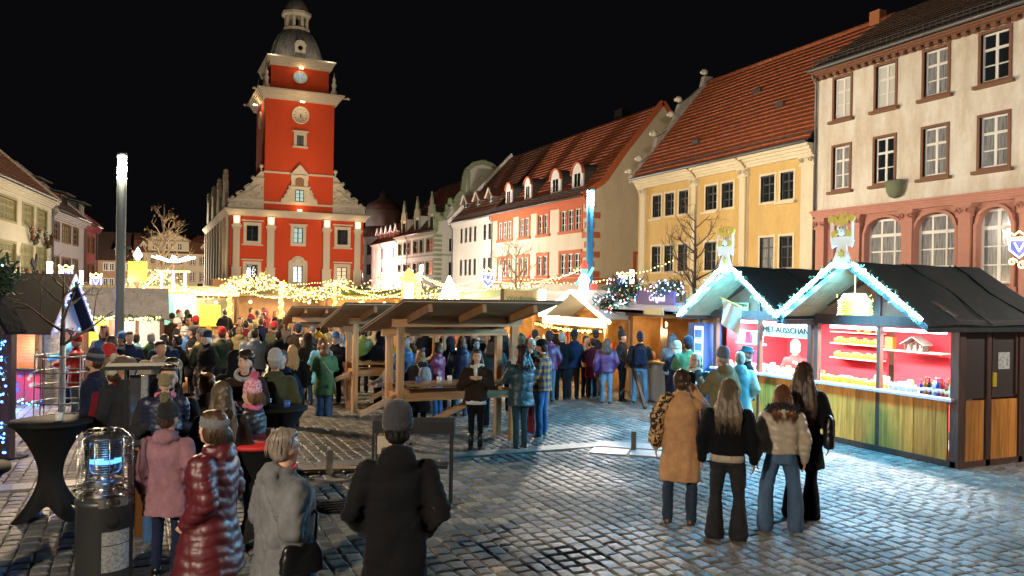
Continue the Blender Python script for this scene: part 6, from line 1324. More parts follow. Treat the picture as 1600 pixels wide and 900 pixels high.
bar_table(1.62, 10.7, .36, 'black cloth covered bar table behind the girl in the pink hat', 10)
bar_table(-1.42, 7.9, .42, 'black cloth covered bar table just cut by the left picture edge', 30)
def heater():
    W = thing('patio_heater', 'grey cylindrical gas patio heater with a blue flame in a wire cage', 'patio heater', (-.28, 7.75, 0), 10); M_h = mat('dark_grey_heater_steel', (.06,.06,.062), .42, metal=.5); M_ch = mat('bright_chrome', (.6,.58,.55), .2, metal=1)
    b = MB(); b.lathe([(.215,0),(.225,.02),(.225,.76),(.235,.77),(.235,.8),(.225,.81),(.2,.84)], n=40); b.build('body', M_h, W)
    b = MB(); b.lathe([(.2,.84),(.15,.87),(.1,.88),(.1,.92),(.17,.94),(.17,.955),(.08,.965),(.06,1.0),(.1,1.03)], n=32); b.build('burner', M_ch, W)
    b = MB(); b.lathe([(.11,1.03),(.125,1.06),(.125,1.28),(.12,1.3)], n=32); b.build('glass_cylinder', mat('smoked_heater_glass', (.12,.12,.12), .05, trans=.9), W)
    b = MB(); b.lathe([(.16,1.3),(.16,1.33),(.1,1.36),(0.01,1.37)], n=32); b.build('reflector', M_h, W)
    b = MB(); fr = random.Random(1)
    for k in range(40): a = 2*PI*k/40; b.bar((.1*math.cos(a), .1*math.sin(a), 1.11), (.102*math.cos(a), .102*math.sin(a), 1.125+fr.uniform(.0,.02)), .014)
    b.build('flame', glow('blue_gas_flame', (.08,.35,1), 9), W)
    for k in range(26): z = .83+k*.0205; b = MB(); b.tube([(.222*math.cos(2*PI*i/28), .222*math.sin(2*PI*i/28), z) for i in range(29)], .0022, 4, caps=False); b.build('cage_ring', M_ch, W)
    for k in range(12): a = 2*PI*k/12; b = MB(); b.tube([(.224*math.cos(a), .224*math.sin(a), .82), (.224*math.cos(a), .224*math.sin(a), 1.33), (.14*math.cos(a), .14*math.sin(a), 1.4), (0,0,1.41)], .003, 4); b.build('cage_bar', M_ch, W)
    b = MB()
    a0 = -105
    def plate(nm, a, w, z0, z1, m, r=.228):
        b = MB(); n = 6; v = []
        for i in range(n+1): t = R(a+w*(i/n-.5)); v += [(r*math.cos(t), r*math.sin(t), z0), (r*math.cos(t), r*math.sin(t), z1)]
        b.add(v, [(2*i, 2*i+2, 2*i+3, 2*i+1) for i in range(n)]); return b.build(nm, m, W)
    plate('rating_plate', -72, 62, .22, .56, mat('printed_steel_label', (.42,.43,.44), .35, metal=.5, var=.5, vscale=40)); plate('label_line', -72, 60, .44, .447, M_iron, .229)
    plate('control_panel', -80, 60, .765, .845, M_ch, .238)
    b = MB(); b.lathe([(.055,0),(.055,.01),(0.01,.012)], n=20); o = b.build('vent_hole', mat('black_hole', (.003,.003,.003), .9), W); a = R(-82); o.location = (.224*math.cos(a), .224*math.sin(a), .64); o.rotation_euler = (R(90), 0, a+R(90))
    for k, aa in enumerate((-92, -74)):
        b = MB(); b.lathe([(.016,0),(.016,.025),(0.01,.03)], n=12); o = b.build('control_knob', M_iron if k else M_ch, W); a = R(aa); o.location = (.237*math.cos(a), .237*math.sin(a), .805); o.rotation_euler = (R(90), 0, a+R(90))
    lamp('POINT', (-.28, 7.5, 1.2), .6, (.2,.5,1), .05)
heater()
def flame_tower():
    W = thing('patio_heater', 'tall black framed heater tower with a flat slab top and a copper coloured foot', 'patio heater', (.02, 9.25, 0), -3)
    b = MB(); b.box(-.36, .32, -.2, .2, 1.78, 1.82); b.build('top_slab', mat('matt_black_paint', (.012,.012,.012), .8), W)
    for x, y in ((-.17,-.17),(.17,-.17),(-.17,.17),(.17,.17)): b = MB(); b.box(x-.012, x+.012, y-.012, y+.012, .92, 1.78); b.build('frame_post', M_iron, W)
    b = MB(); b.box(-.15, .15, .14, .15, .95, 1.7); b.build('glass_pane', mat('dark_reflecting_glass', (.05,.05,.055), .1, spec=.8), W)
    b = MB(); b.lathe([(.035,.9),(.035,1.7)], n=12); b.build('quartz_tube', mat('sparkling_tube_glass', (.5,.5,.5), .1, trans=.5, var=.5, vscale=30), W)
    b = MB(); b.lathe([(.075,0),(.075,.86),(.085,.86),(.085,.95),(.02,.96)], n=20); b.build('foot_column', mat('copper_orange_column', (.45,.19,.06), .4, metal=.4), W)
    b = MB(); b.box(-.19, .19, -.19, .19, .9, .93); b.build('burner_tray', M_iron, W)
flame_tower()
def display_stand():
    W = thing('display_stand', 'black upright display stand with an orange hoop and a paper behind the man in black', 'display stand', (2.95, 9.2, 0), -24)
    b = MB(); b.box(-.48, .5, 0, .32, .93, 1.08); b.build('head_box', M_iron, W)
    for x in (-.47, .46): b = MB(); b.box(x-.015, x+.015, 0, .03, 0, .93); b.build('leg', M_iron, W)
    for x in (-.47, .46): b = MB(); b.box(x-.015, x+.015, .28, .31, 0, .93); b.build('leg', M_iron, W)
    b = MB(); b.box(-.42, .42, .05, .28, .5, .54); b.build('shelf', M_iron, W)
    b = MB(); b.tube([(-.18+.085*math.cos(a), -.03, .99+.085*math.sin(a)) for a in [2*PI*i/16 for i in range(17)]], .02, 6); b.build('orange_hoop', mat('orange_rubber_hose', (.75,.12,.02), .4), W)
    b = MB(); b.box(-.42, -.18, -.005, .0, .68, .9); b.build('paper', mat('beige_paper', (.5,.4,.3), .7), W)
display_stand()
def foot(x, y, lab, m, h, stub, w, rot, n=5):
    W = thing('post_foot', lab, 'post foot', (x, y, 0), rot)
    b = MB(); b.box(-w, w, -.55, -.4, .03, .06); b.build('foot_board', m, W); b = MB(); b.bar((-w, .35, .075), (w, -.05, .075), .16, .03); b.build('foot_board', m, W); b = MB(); b.box(-w, w, .3, .42, .03, .06); b.build('foot_board', m, W)
    b = MB(); b.box(-stub, stub, -stub, stub, .04, h); b.build('stub_post', m, W); return W
foot(2.42, 11.35, 'low wooden foot with a short square stub post left of the man in black', mat('worn_grey_brown_wood', (.26,.17,.10), .7, var=.3), .38, .04, .62, 5)
W = thing('cover_plate', 'flat pale ground plates with a short dark bollard stub beside the camel coat woman', 'ground plate', (7.5, 11.35, 0), -40)
M_pl = mat('pale_metal_plate', (.36,.34,.33), .4, metal=.3, var=.15)
for k, (a, b0, c, d) in enumerate(((-.65,-.05,-.5,.0),(.0,.6,-.5,.0),(-.65,-.05,.05,.55),(.0,.6,.05,.55))): b = MB(); b.box(a, b0, c, d, .03, .05+.006*k); b.build('plate', M_pl, W)
b = MB(); b.box(-.02, .06, -.06, .02, .05, .36); b.build('bollard_stub', mat('dark_brown_bollard', (.08,.06,.05), .5), W)
for x, y, lab in ((2.2, 9.6, 'round cast iron manhole cover left of the man in black'), (-1.9, 14.2, 'round cast iron manhole cover beyond the black bar table')):
    W = thing('manhole_cover', lab, 'manhole cover', (x, y, .03)); b = MB(); b.lathe([(.34,0),(.34,.008),(0.01,.008)], n=32); b.build('cover', M_iron, W)
    for q in range(5): b = MB(); b.box(-.26+.03*abs(q-2), .26-.03*abs(q-2), -.22+q*.11-.02, -.22+q*.11+.02, .008, .016); b.build('rib', M_iron, W)
for x, y, m, l in ((-.85,10.3,CUP,'white mug on the black bar table standing clear on the left'),(1.7,10.6,CUPR,'blue mug on the black bar table behind the girl in pink hat'),(1.5,10.85,CUP,'white mug on the black bar table behind the girl in pink hat'),(1.2,8.5,CUP,'white mug on the red topped bar table')): put('mug', m, loc=(x, y, 1.114), label=l, cat='mug')
# long counter shelf props beside the snack stall
b = MB(); b.bar((10.9, 16.6, 1.0), (10.5, 15.4, .05), .06, .1); b.build('prop_timber', M_darkw, label='dark leaning timber prop in front of the snack stall', cat='timber')
b = MB(); b.lathe([(.2,0),(.22,.35),(.2,.4)], n=12); b.build('barrel', M_sw2, loc=(.95, 21.6, 0), label='small wooden barrel table beside the man in the brown coat', cat='barrel')
W = thing('crate_table', 'square wooden crate table with cups, in the crowd near the brown coated man', 'table', (1.55, 22.4, 0), 10)
for k in range(5): b = MB(); b.box(-.45+.18*k, -.45+.18*k+.172, -.35, -.32, .1, 1.0); b.build('crate_board', M_ply, W)
b = MB(); b.box(-.5, .5, -.4, .4, 1.0, 1.05); b.build('table_top', M_tab, W); b = MB(); b.box(-.45, .45, -.32, .35, .05, .99); b.build('crate_body', M_sw2, W)
for k in range(5): put('mug', CUP if k % 2 else CUPR, loc=(1.2+.17*k, 22.3+.06*(k % 2), 1.05), label='small mug on the wooden crate table', cat='mug', group='mugs on the crate table')
# ================================================ PEOPLE
TS = bpy.data.scenes.new('workbench')
def remesh(mb, voxel, smooth=2, disp=None, name='m', m=None, factor=.5, dec=None):
    me = bpy.data.meshes.new('tmp'); me.from_pydata(mb.v, [], mb.f); o = bpy.data.objects.new('tmp', me); TS.collection.objects.link(o)
    r = o.modifiers.new('r', 'REMESH'); r.mode = 'VOXEL'; r.voxel_size = voxel
    if smooth: s = o.modifiers.new('s', 'SMOOTH'); s.iterations = smooth; s.factor = factor
    if dec: d = o.modifiers.new('d', 'DECIMATE'); d.ratio = dec
    vl = TS.view_layers[0]; vl.update(); dg = vl.depsgraph; out = bpy.data.meshes.new_from_object(o.evaluated_get(dg))
    bpy.data.objects.remove(o); bpy.data.meshes.remove(me)
    n = len(out.vertices)
    if disp is not None and n:
        co = np.empty(n*3); out.vertices.foreach_get('co', co); co = co.reshape(-1, 3); no = np.empty(n*3); out.vertices.foreach_get('normal', no); no = no.reshape(-1, 3)
        co = co+no*disp(co)[:, None]; out.vertices.foreach_set('co', co.ravel()); out.update()
    out.polygons.foreach_set('use_smooth', [True]*len(out.polygons)); out.name = name
    if m: out.materials.append(m)
    return out
def rtube(b, pts, rad, n=10):
    """tapered limb with round joints"""
    b.tube(pts, rad, n)
    for p, r in zip(pts, rad): b.ell(p, r*.995, n, 6)
def ring_loft(b, rings, n=24, e=2.3):
    """closed torso: rings of (z, depth, width, x offset) with superellipse outline"""
    v = []
    for z, rx, ry, cx in rings:
        for k in range(n):
            a = 2*PI*k/n; c, s = math.cos(a), math.sin(a); v.append((cx+rx*abs(c)**(2/e)*(1 if c >= 0 else -1), ry*abs(s)**(2/e)*(1 if s >= 0 else -1), z))
    m = len(rings); f = [(i*n+k, i*n+(k+1) % n, (i+1)*n+(k+1) % n, (i+1)*n+k) for i in range(m-1) for k in range(n)]
    f += [tuple(range(n-1, -1, -1)), tuple((m-1)*n+k for k in range(n))]; b.add(v, f, True)
ARMS = {  # elbow, wrist (front +x, side +y outwards); finger curl; palm dir
    'down': ((-.03,.27,1.10), (.03,.27,.86), .35), 'pocket': ((-.07,.275,1.10), (.10,.20,.93), .7), 'chest': ((.03,.27,1.10), (.24,.07,1.17), .8),
    'drink': ((.02,.26,1.10), (.24,.13,1.27), 1.0), 'face': ((.12,.24,1.16), (.20,.09,1.42), 1.0), 'counter': ((.14,.25,1.14), (.38,.17,1.10), .5),
    'phone': ((.05,.24,1.10), (.26,.06,1.22), .9), 'folded': ((.06,.27,1.12), (.20,-.05,1.14), .6), 'up': ((.18,.26,1.30), (.20,.12,1.53), 1.1), 'swing': ((-.08,.28,1.10), (.0,.30,.86), .4), 'hold': ((.10,.25,1.12), (.32,.10,1.22), .8), 'clasp': ((.04,.27,1.12), (.20,.03,1.24), .7)}
def hand(b, w, d, side, curl, r=1.0):
    """palm with four unequal curled fingers and a thumb from the palm's side"""
    d = Vector(d).normalized(); up = Vector((0, side, 0)) if abs(d.y) < .7 else Vector((1, 0, 0)); nrm = d.cross(Vector((0,0,1)) if abs(d.z) < .8 else Vector((1,0,0))).normalized(); lat = nrm.cross(d).normalized()
    if abs(d.z) > .8: pn = Vector((0, -side, 0)); lat = Vector((1, 0, 0))
    else: pn = Vector((0, -side, 0)); pn = (pn-d*pn.dot(d)).normalized(); lat = d.cross(pn)*side; lat = lat if lat.z > 0 else -lat
    w = Vector(w); c = w+d*.045; M = Matrix((lat, pn, d)).transposed(); b.ell(c, (.042, .017, .052), 8, 6, rot=M)
    for k, (o, L) in enumerate(((.030,.070),(.010,.078),(-.011,.072),(-.030,.056))):
        p = w+d*.088+lat*o; a = curl*(.55+.08*k); q1 = p+(d*math.cos(a)+pn*math.sin(a))*L*.45; a2 = a+curl*.9; q2 = q1+(d*math.cos(a2)+pn*math.sin(a2))*L*.33; a3 = a2+curl*.5; q3 = q2+(d*math.cos(a3)+pn*math.sin(a3))*L*.25; b.tube([w+d*.06+lat*o, p, q1, q2, q3], [.010,.0098,.0092,.0085,.007], 6)
    t0 = w+d*.025+lat*.032; t1 = t0+(d*.55+lat*.65+pn*.35).normalized()*.036; t2 = t1+(d*.8+lat*.15+pn*.5).normalized()*.03; b.tube([w+d*.015+lat*.015, t0, t1, t2], [.013,.0125,.0105,.008], 6)
def headrot(hy, tilt=0):
    M = Matrix.Rotation(hy, 3, 'Z') @ Matrix.Rotation(tilt, 3, 'Y'); pv = Vector((-.01, 0, 1.47))
    return lambda p: pv+M @ (Vector(p)-pv), M
def body_mesh(sp, voxel, full=True):
    b = MB(); H, M = headrot(sp.get('hy', 0), sp.get('tilt', 0)); fem = sp.get('fem', True)
    b.ell(H((-.008,0,1.622)), (.096,.078,.105), 16, 12, rot=M); b.ell(H((.03,0,1.567)), (.066,.060,.072), 14, 10, rot=M); b.ell(H((.05,0,1.53)), (.042,.042,.040), 12, 8, rot=M)
    if full:
        b.tube([H((.084,0,1.615)), H((.096,0,1.59)), H((.108,0,1.572))], [.010,.011,.013], 7); b.ell(H((.098,.011,1.570)), (.010,.009,.008), 6, 5); b.ell(H((.098,-.011,1.570)), (.010,.009,.008), 6, 5)
        for s in (-1, 1):
            b.ell(H((.074,s*.034,1.632)), (.018,.024,.009), 8, 5, rot=M); b.ell(H((-.003,s*.079,1.588)), (.020,.009,.032), 8, 6, rot=M); b.ell(H((.062,s*.036,1.575)), (.028,.024,.022), 8, 6, rot=M)
        b.ell(H((.086,0,1.543)), (.011,.024,.008), 8, 5, rot=M); b.ell(H((.083,0,1.532)), (.012,.021,.008), 8, 5, rot=M); b.ell(H((.074,0,1.505)), (.018,.022,.018), 8, 5, rot=M)
    b.tube([(-.02,0,1.36), (-.012,0,1.45), H((.0,0,1.53))], [.062,.054,.052], 12)
    ring_loft(b, [(.86,.08,.13,0),(.95,.09,.14,0),(1.1,.085,.12,0),(1.28,.095,.14,0),(1.36,.075,.13,-.01),(1.41,.05,.06,-.01)], 18)
    st = sp.get('stance', .1)
    for s in (-1, 1):
        e, w, curl = ARMS[sp.get('arms', ('down', 'down'))[0 if s > 0 else 1]]; e = (e[0], s*e[1], e[2]); w = (w[0], s*w[1], w[2])
        rtube(b, [(0,s*.15,1.355), (e[0],e[1],e[2]), w], [.05,.038,.027], 9); hand(b, w, Vector(w)-Vector(e), s, curl)
        fx = s*sp.get('step', 0); rtube(b, [(0,s*.08,.9), (fx*.5+.01,s*st*.95,.5), (fx,s*st,.1)], [.075,.05,.036], 9)
    return remesh(b, voxel, 2 if voxel < .012 else 1, name='person', m=sp['skin'], factor=.35)
def wrinkle(seed, amp=.004, quilt=0, qa=.012, qlo=0, qhi=9, fold=0):
    rs = np.random.RandomState(seed); W_ = rs.normal(size=(9, 3))*np.array([20, 20, 11]); ph = rs.uniform(0, 6.28, 9)
    W2 = rs.normal(size=(5, 3))*np.array([7, 7, 16])
    def f(c):
        x, y, z = c[:,0], c[:,1], c[:,2]; wz = z+.010*np.sin(y*17+seed)+.008*np.sin(x*21+y*9); d = np.zeros(len(c))
        for i in range(9): d += np.sin(c @ W_[i]+ph[i]+1.4*np.sin(c @ W_[(i+1) % 9]*.45))
        d = d*amp/3*(1+.8*np.exp(-((z-1.08)/.10)**2))
        for i in range(5): q_ = np.sin(c @ W2[i]+ph[i]+2.2*np.sin(c @ W_[i]*.22)); d -= amp*1.1*np.exp(-(q_/.22)**2)
        if quilt: d += qa*(np.abs(np.sin(PI*wz/quilt))**.45-.6)*((z > qlo) & (z < qhi)); d += .0025*np.sin(y*60+14*np.sin(z*25))*np.exp(-((((wz/quilt) % 1)-.0)/.25)**2)
        if fold: a = np.arctan2(y, x); d += fold*np.sin(a*9+seed+2*np.sin(z*5))*np.clip((1.05-z)*2, 0, 1)
        return d
    return f
def coat_mesh(sp, voxel, m, seed):
    c = sp['coat']; hem = c.get('hem', .82); bulk = c.get('bulk', 1.0)*1.05; fl = c.get('flare', .02); b = MB(); k = 1.06 if c['kind'] == 'puffer' else 1.0; k *= bulk
    belly = sp.get('belly', 0); rings = []
    if hem < .9: rings.append((hem, (.135+fl)*k, (.19+fl)*k, 0))
    if hem < .7: rings.append(((hem+.9)/2, (.135+fl*.6)*k, (.19+fl*.6)*k, 0))
    rings += [(max(hem, .93), (.13+belly*.6)*k, .18*k, belly*.2)] if hem < 1.0 else [(hem, .125*k, .175*k, 0)]
    rings += [(1.08, (.125+belly)*k, (.165 if not c.get('straight') else .18)*k, belly*.4), (1.24, .135*k, .185*k, 0), (1.33, .125*k, .19*k, -.005), (1.385, .10*k, .155*k, -.015), (1.42, .08, .105, -.015), (1.455, .068, .078, -.012)]
    ring_loft(b, rings)
    for s in (-1, 1):
        e, w, _ = ARMS[sp.get('arms', ('down', 'down'))[0 if s > 0 else 1]]; e = Vector((e[0], s*e[1], e[2])); w = Vector((w[0], s*w[1], w[2])); w = w+(e-w).normalized()*.005; sh = Vector((-.01, s*.165*k, 1.345))
        rtube(b, [sh, sh.lerp(e, .5), e, e.lerp(w, .5), w], [.078*k, .070*k, .064*k, .058*k, .048*k], 12)
    if c.get('collar', True): b.tube([(.05*math.cos(a)*1.25-.012, .068*math.sin(a)*1.15, 1.465+.02*math.cos(a)*-1) for a in [2*PI*i/14 for i in range(15)]], .024*(1.3 if c['kind'] == 'puffer' else 1), 7, caps=False)
    hd = c.get('hood')
    if hd == 'down': b.ell((-.105,0,1.425), (.075,.125,.085), 14, 9); b.ell((-.085,0,1.475), (.06,.105,.045), 14, 9); b.ell((-.03,.075,1.46), (.055,.04,.04), 8, 6); b.ell((-.03,-.075,1.46), (.055,.04,.04), 8, 6)
    if hd == 'up': H, M = headrot(sp.get('hy', 0), sp.get('tilt', 0)); b.ell(H((-.035,0,1.615)), (.115,.118,.145), 16, 10, rot=M); b.tube([(-.06,0,1.4), (-.05,0,1.55)], [.11,.10], 14)
    return remesh(b, voxel, 3 if voxel < .02 else 2, disp=wrinkle(seed, c.get('wr', .0045), c.get('quilt', 0), c.get('qa', .011), qhi=1.43, fold=c.get('fold', 0)), name='coat', m=m)
def trouser_mesh(sp, voxel, m, seed):
    t = sp.get('legs', {}); kind = t.get('kind', 'straight'); a = {'skinny': (.050,.056), 'straight': (.066,.068), 'wide': (.105,.088), 'flared': (.112,.066)}[kind]; st = sp.get('stance', .1); b = MB(); ring_loft(b, [(.82,.12,.165,0),(.95,.12,.165,0),(1.03,.115,.155,0)], 18)
    for s in (-1, 1):
        fx = s*sp.get('step', 0); th = {'skinny': .078}.get(kind, .09); rtube(b, [(0,s*.085,.88), (fx*.25+.01,s*(st+.085)/2,.7), (fx*.5+.012,s*st*.97,.48), (fx*.8-.005,s*st,.26), (fx,s*st,.075)], [.098, th, a[1], (a[0]+a[1])/2, a[0]], 12)
    return remesh(b, voxel, 2, disp=wrinkle(seed+5, .004 if kind != 'skinny' else .002), name='trousers', m=m)
def shoe_mesh(sp, m, tall=False):
    b = MB(); st = sp.get('stance', .1)
    for s in (-1, 1):
        x0 = s*sp.get('step', 0); y0 = s*st; tw = .12*s; P = []
        for X, w, h in ((-.07,.03,.06),(-.05,.042,.085),(0,.042,.095),(.06,.046,.07),(.12,.050,.05),(.17,.042,.042),(.195,.02,.03)): P.append((X, w, h))
        v = []
        for X, w, h in P:
            yy = y0+X*tw; v += [(x0+X, yy-w, 0), (x0+X, yy-w*1.02, h*.45), (x0+X, yy-w*.6, h), (x0+X, yy+w*.6, h), (x0+X, yy+w*1.02, h*.45), (x0+X, yy+w, 0)]
        n = 6; f = [(i*n+k, i*n+(k+1) % n, (i+1)*n+(k+1) % n, (i+1)*n+k) for i in range(len(P)-1) for k in range(n)]+[tuple(range(n-1, -1, -1)), tuple((len(P)-1)*n+k for k in range(n))]
        b.add(v, f, True); b.tube([(x0, y0, .06), (x0, y0, .30 if tall else .13)], [.045,.052], 10)
    return b.mesh('shoes', m)
def hair_mesh(sp, voxel, m, seed):
    k = sp['hair']['kind']; H, M = headrot(sp.get('hy', 0), sp.get('tilt', 0)); b = MB(); T = lambda pts: [H(p) for p in pts]
    b.ell(H((-.030,0,1.640)), (.092,.088,.104), 16, 12, rot=M); b.ell(H((-.045,0,1.590)), (.070,.084,.085), 14, 10, rot=M)
    if k in ('short', 'curly', 'bob', 'long', 'bun', 'pony', 'braid', 'wavy'): b.ell(H((.018,0,1.700)), (.070,.070,.036), 12, 8, rot=M)
    if k == 'curly':
        rr = random.Random(seed)
        for i in range(46): a = rr.uniform(0, 6.28); e = rr.uniform(-.1, 1.4); p = (-.015+.10*math.cos(a)*math.cos(e)-.01, .092*math.sin(a)*math.cos(e), 1.655+.10*math.sin(e)); b.ell(H(p), .026, 6, 5)
    if k in ('bob', 'wavy'):
        for s in (-1, 1): b.ell(H((-.012,s*.072,1.575)), (.055,.030,.085), 10, 8, rot=M)
        b.ell(H((-.068,0,1.535)), (.055,.085,.075), 12, 8, rot=M)
        if k == 'wavy': b.ell(H((-.075,0,1.48)), (.06,.11,.09), 12, 8); b.ell(H((-.02,.09,1.5)), (.05,.035,.08), 8, 6); b.ell(H((-.02,-.09,1.5)), (.05,.035,.08), 8, 6)
    if k == 'long':
        L = sp['hair'].get('len', 1.22)
        for y in (-.06, -.02, .02, .06): b.tube([H((-.075, y, 1.62)), (-.115, y*1.35, 1.46), (-.15, y*1.7, (1.46+L)/2), (-.155, y*1.5, L+.02*abs(y)*10)], [.045,.048,.042,.014], 8)
        for s in (-1, 1): b.tube([H((-.01,s*.072,1.64)), H((.0,s*.088,1.52)), (-.05,s*.125,1.42), (-.10,s*.12,max(L+.04, 1.28))], [.028,.030,.034,.012], 8)
    if k == 'bun': b.ell(H((-.115,0,1.585)), (.045,.05,.045), 10, 8); b.ell(H((-.09,0,1.56)), (.05,.06,.04), 10, 8)
    if k == 'pony': b.tube([H((-.11,0,1.66)), (-.16,0,1.58), (-.15,.01,1.42), (-.15,.02,1.28)], [.03,.036,.032,.01], 8)
    if k == 'braid':
        for i in range(15):
            z = 1.68-i*.032; x = -.125 if z > 1.52 else -.155; s = 1 if i % 2 else -1; b.ell((x, s*.018, z), (.030,.033,.026), 8, 6)
        for y in (-.09, -.05, .05, .09): b.tube([H((-.06,y*.7,1.58)), (-.12,y,1.42), (-.14,y*1.2,1.2)], [.035,.035,.01], 7)
    def disp(c): a = np.arctan2(c[:,1], c[:,0]+.03); return .0028*np.sin(a*34+5*np.sin(c[:,2]*14)+2*np.sin(c[:,1]*40))+.0015*np.sin(c[:,2]*55+a*11)
    return remesh(b, voxel, 2, disp=disp, name='hair', m=m)
def strands(W, sp, seed):
    k = sp['hair']['kind']
    if k in ('short', 'curly') : n = 60
    else: n = 150
    H, M = headrot(sp.get('hy', 0), sp.get('tilt', 0)); b = MB(); rr = random.Random(seed); L = sp['hair'].get('len', 1.22); j = lambda a: rr.uniform(-a, a); hat = sp.get('hat')
    for i in range(n):
        a = R(rr.uniform(75, 285)); c, s = math.cos(a), math.sin(a); g = 1+j(.05); P = [H((-.022+.012*c, .012*s, 1.747)), H((-.028+.062*c*g, .058*s*g, 1.722)), H((-.03+.098*c*g, .09*s*g, 1.655+j(.01)))]; P = [H((-.035+.09*c, .084*s, 1.61))] if hat else P
        if k in ('long', 'braid'): y = .125*s*g; P += [H((-.045+.10*c*g, .098*s*g, 1.55)), (-.07+.075*c*g, y, 1.44), (-.165+j(.02), y*1.0+j(.02), (1.44+L)/2), (-.165+j(.03), y*.8+j(.03), L-.02+j(.06))]
        elif k in ('bob', 'wavy'): P += [H((-.045+.105*c*g, .102*s*g, 1.56)), H((-.05+.085*c*g+j(.02), .09*s*g+j(.02), 1.475+j(.03)))]
        else: P += [H((-.045+.098*c*g, .09*s*g, 1.58+j(.03)))]
        b.tube(P, [.0022]*(len(P)-1)+[.0006], 3, caps=False)
    b.build('hair_strands', hairmat(sp['hair']['col'], HC_[sp['hair']['col']]), W, kind='stuff')
def hat_parts(sp, root, mk):
    h = sp['hat']; k = h['kind']; m = h['mat']; H, M = headrot(sp.get('hy', 0), sp.get('tilt', 0)); b = MB(); R4 = Matrix.Translation(H((-.012, 0, 1.615))) @ M.to_4x4() @ Matrix.Rotation(R(-9), 4, 'Y')
    if k in ('beanie', 'pompom', 'bear'): b.lathe([(.094,.0),(.107,.004),(.110,.045),(.101,.056),(.104,.075),(.098,.11),(.078,.145),(.045,.168),(0.005,.176)], n=26, sy=.90)
    elif k == 'band': b.lathe([(.096,-.01),(.107,-.005),(.110,.06),(.098,.068)], n=26, sy=.90)
    elif k == 'cap': b.lathe([(.103,.02),(.106,.05),(.10,.09),(.075,.125),(.04,.14),(0.005,.145)], n=26, sy=.92); b.prism([(.08,-.075),(.15,-.06),(.175,0),(.15,.06),(.08,.075)], .018, .028, 'z')
    elif k == 'flatcap': b.lathe([(.10,.03),(.125,.05),(.128,.075),(.10,.105),(.05,.12),(0.005,.122)], (.02,0,0), n=26, sy=.85); b.prism([(.08,-.07),(.15,-.05),(.17,0),(.15,.05),(.08,.07)], .028, .04, 'z')
    elif k == 'brim': b.lathe([(.105,.03),(.155,.025),(.158,.035),(.108,.045),(.104,.10),(.085,.13),(.04,.135),(0.005,.13)], n=26, sy=.92)
    elif k == 'muffs': b.tube([(0,.1*math.cos(R(a)),.02+.125*math.sin(R(a))) for a in range(0,181,15)], .01, 6); b.ell((0,.1,-.02), (.045,.025,.045), 10, 8); b.ell((0,-.1,-.02), (.045,.025,.045), 10, 8)
    b.v = [tuple(R4 @ Vector(v)) for v in b.v]; o = b.build('hat', m, root)
    if k == 'pompom':
        b = MB(); rr = random.Random(3); c = R4 @ Vector((-.01, 0, .205))
        b.ell(c, .038, 8, 6)
        for i in range(150): d = Vector((rr.gauss(0,1), rr.gauss(0,1), rr.gauss(0,1))).normalized(); b.bar(c+d*.025, c+d*rr.uniform(.05,.062), .008, .005)
        b.build('pompom', h.get('pm', m), o)
    if k == 'bear':
        for s in (-1, 1): b = MB(); b.lathe([(.035,0),(.035,.02),(.02,.028)], n=14); e = b.build('ear', m, o); e.matrix_basis = Matrix.Translation(R4 @ Vector((-.02, s*.085, .13))) @ Matrix.Rotation(R(90), 4, 'Y')
    return o
# ---- cloth, hair and skin materials
CM = {}
COLS = dict(black=(.0055,.0055,.007), charcoal=(.022,.022,.026), grey=(.13,.13,.135), lightgrey=(.34,.34,.34), navy=(.012,.018,.045), blue=(.03,.12,.32), skyblue=(.12,.40,.60), teal=(.02,.10,.12), darkteal=(.018,.045,.058), green=(.075,.17,.085), olive=(.05,.055,.028), khaki=(.20,.16,.08), brown=(.06,.032,.018), darkbrown=(.028,.017,.012), taupe=(.12,.09,.075), camel=(.47,.25,.12), beige=(.42,.34,.25), cream=(.6,.55,.46), white=(.66,.66,.66), red=(.42,.02,.02), maroon=(.12,.010,.018), wine=(.085,.008,.014), pink=(.60,.12,.25), mauve=(.26,.13,.155), purple=(.10,.03,.12), plum=(.14,.02,.07), yellow=(.62,.45,.03), orange=(.55,.18,.02), neon=(.07,.11,.01), aqua=(.22,.52,.56), rust=(.22,.06,.02), denim=(.05,.095,.17), lightdenim=(.13,.21,.30), darkdenim=(.014,.028,.055), brightdenim=(.028,.085,.20), greydenim=(.11,.13,.16))
def cloth(col, kind='wool'):
    key = (col, kind)
    if key in CM: return CM[key]
    c = COLS[col]; nm = '%s_%s_cloth' % (col, kind)
    if kind == 'puffer': m = mat(nm, c, .46, bump=.25, bscale=45, bd=.006, spec=.55, var=.12, vscale=9)
    elif kind == 'denim': m = mat(nm, c, .85, bump=.35, bscale=220, bd=.002, var=.35, vscale=7, stretch=(1,1,.5))
    elif kind == 'knit': m = mat(nm, c, .95, bump=.9, bscale=130, bd=.006, sheen=.12, stretch=(1,1,.4), var=.2, vscale=40)
    elif kind == 'leather': m = mat(nm, c, .32, bump=.4, bscale=60, bd=.004)
    elif kind == 'fleece': m = mat(nm, c, .95, bump=.9, bscale=90, bd=.012, sheen=.15, var=.15, vscale=30)
    else: m = mat(nm, c, .9, bump=.5, bscale=140, bd=.004, sheen=.03, var=.22, vscale=9, spec=.14)
    CM[key] = m; return m
def hairmat(nm, c):
    k = ('hair', nm)
    if k not in CM: CM[k] = mat(nm+'_hair', c, .42, bump=.7, bscale=70, bd=.006, stretch=(1.6,1.6,.12), var=.35, vscale=30, spec=.4)
    return CM[k]
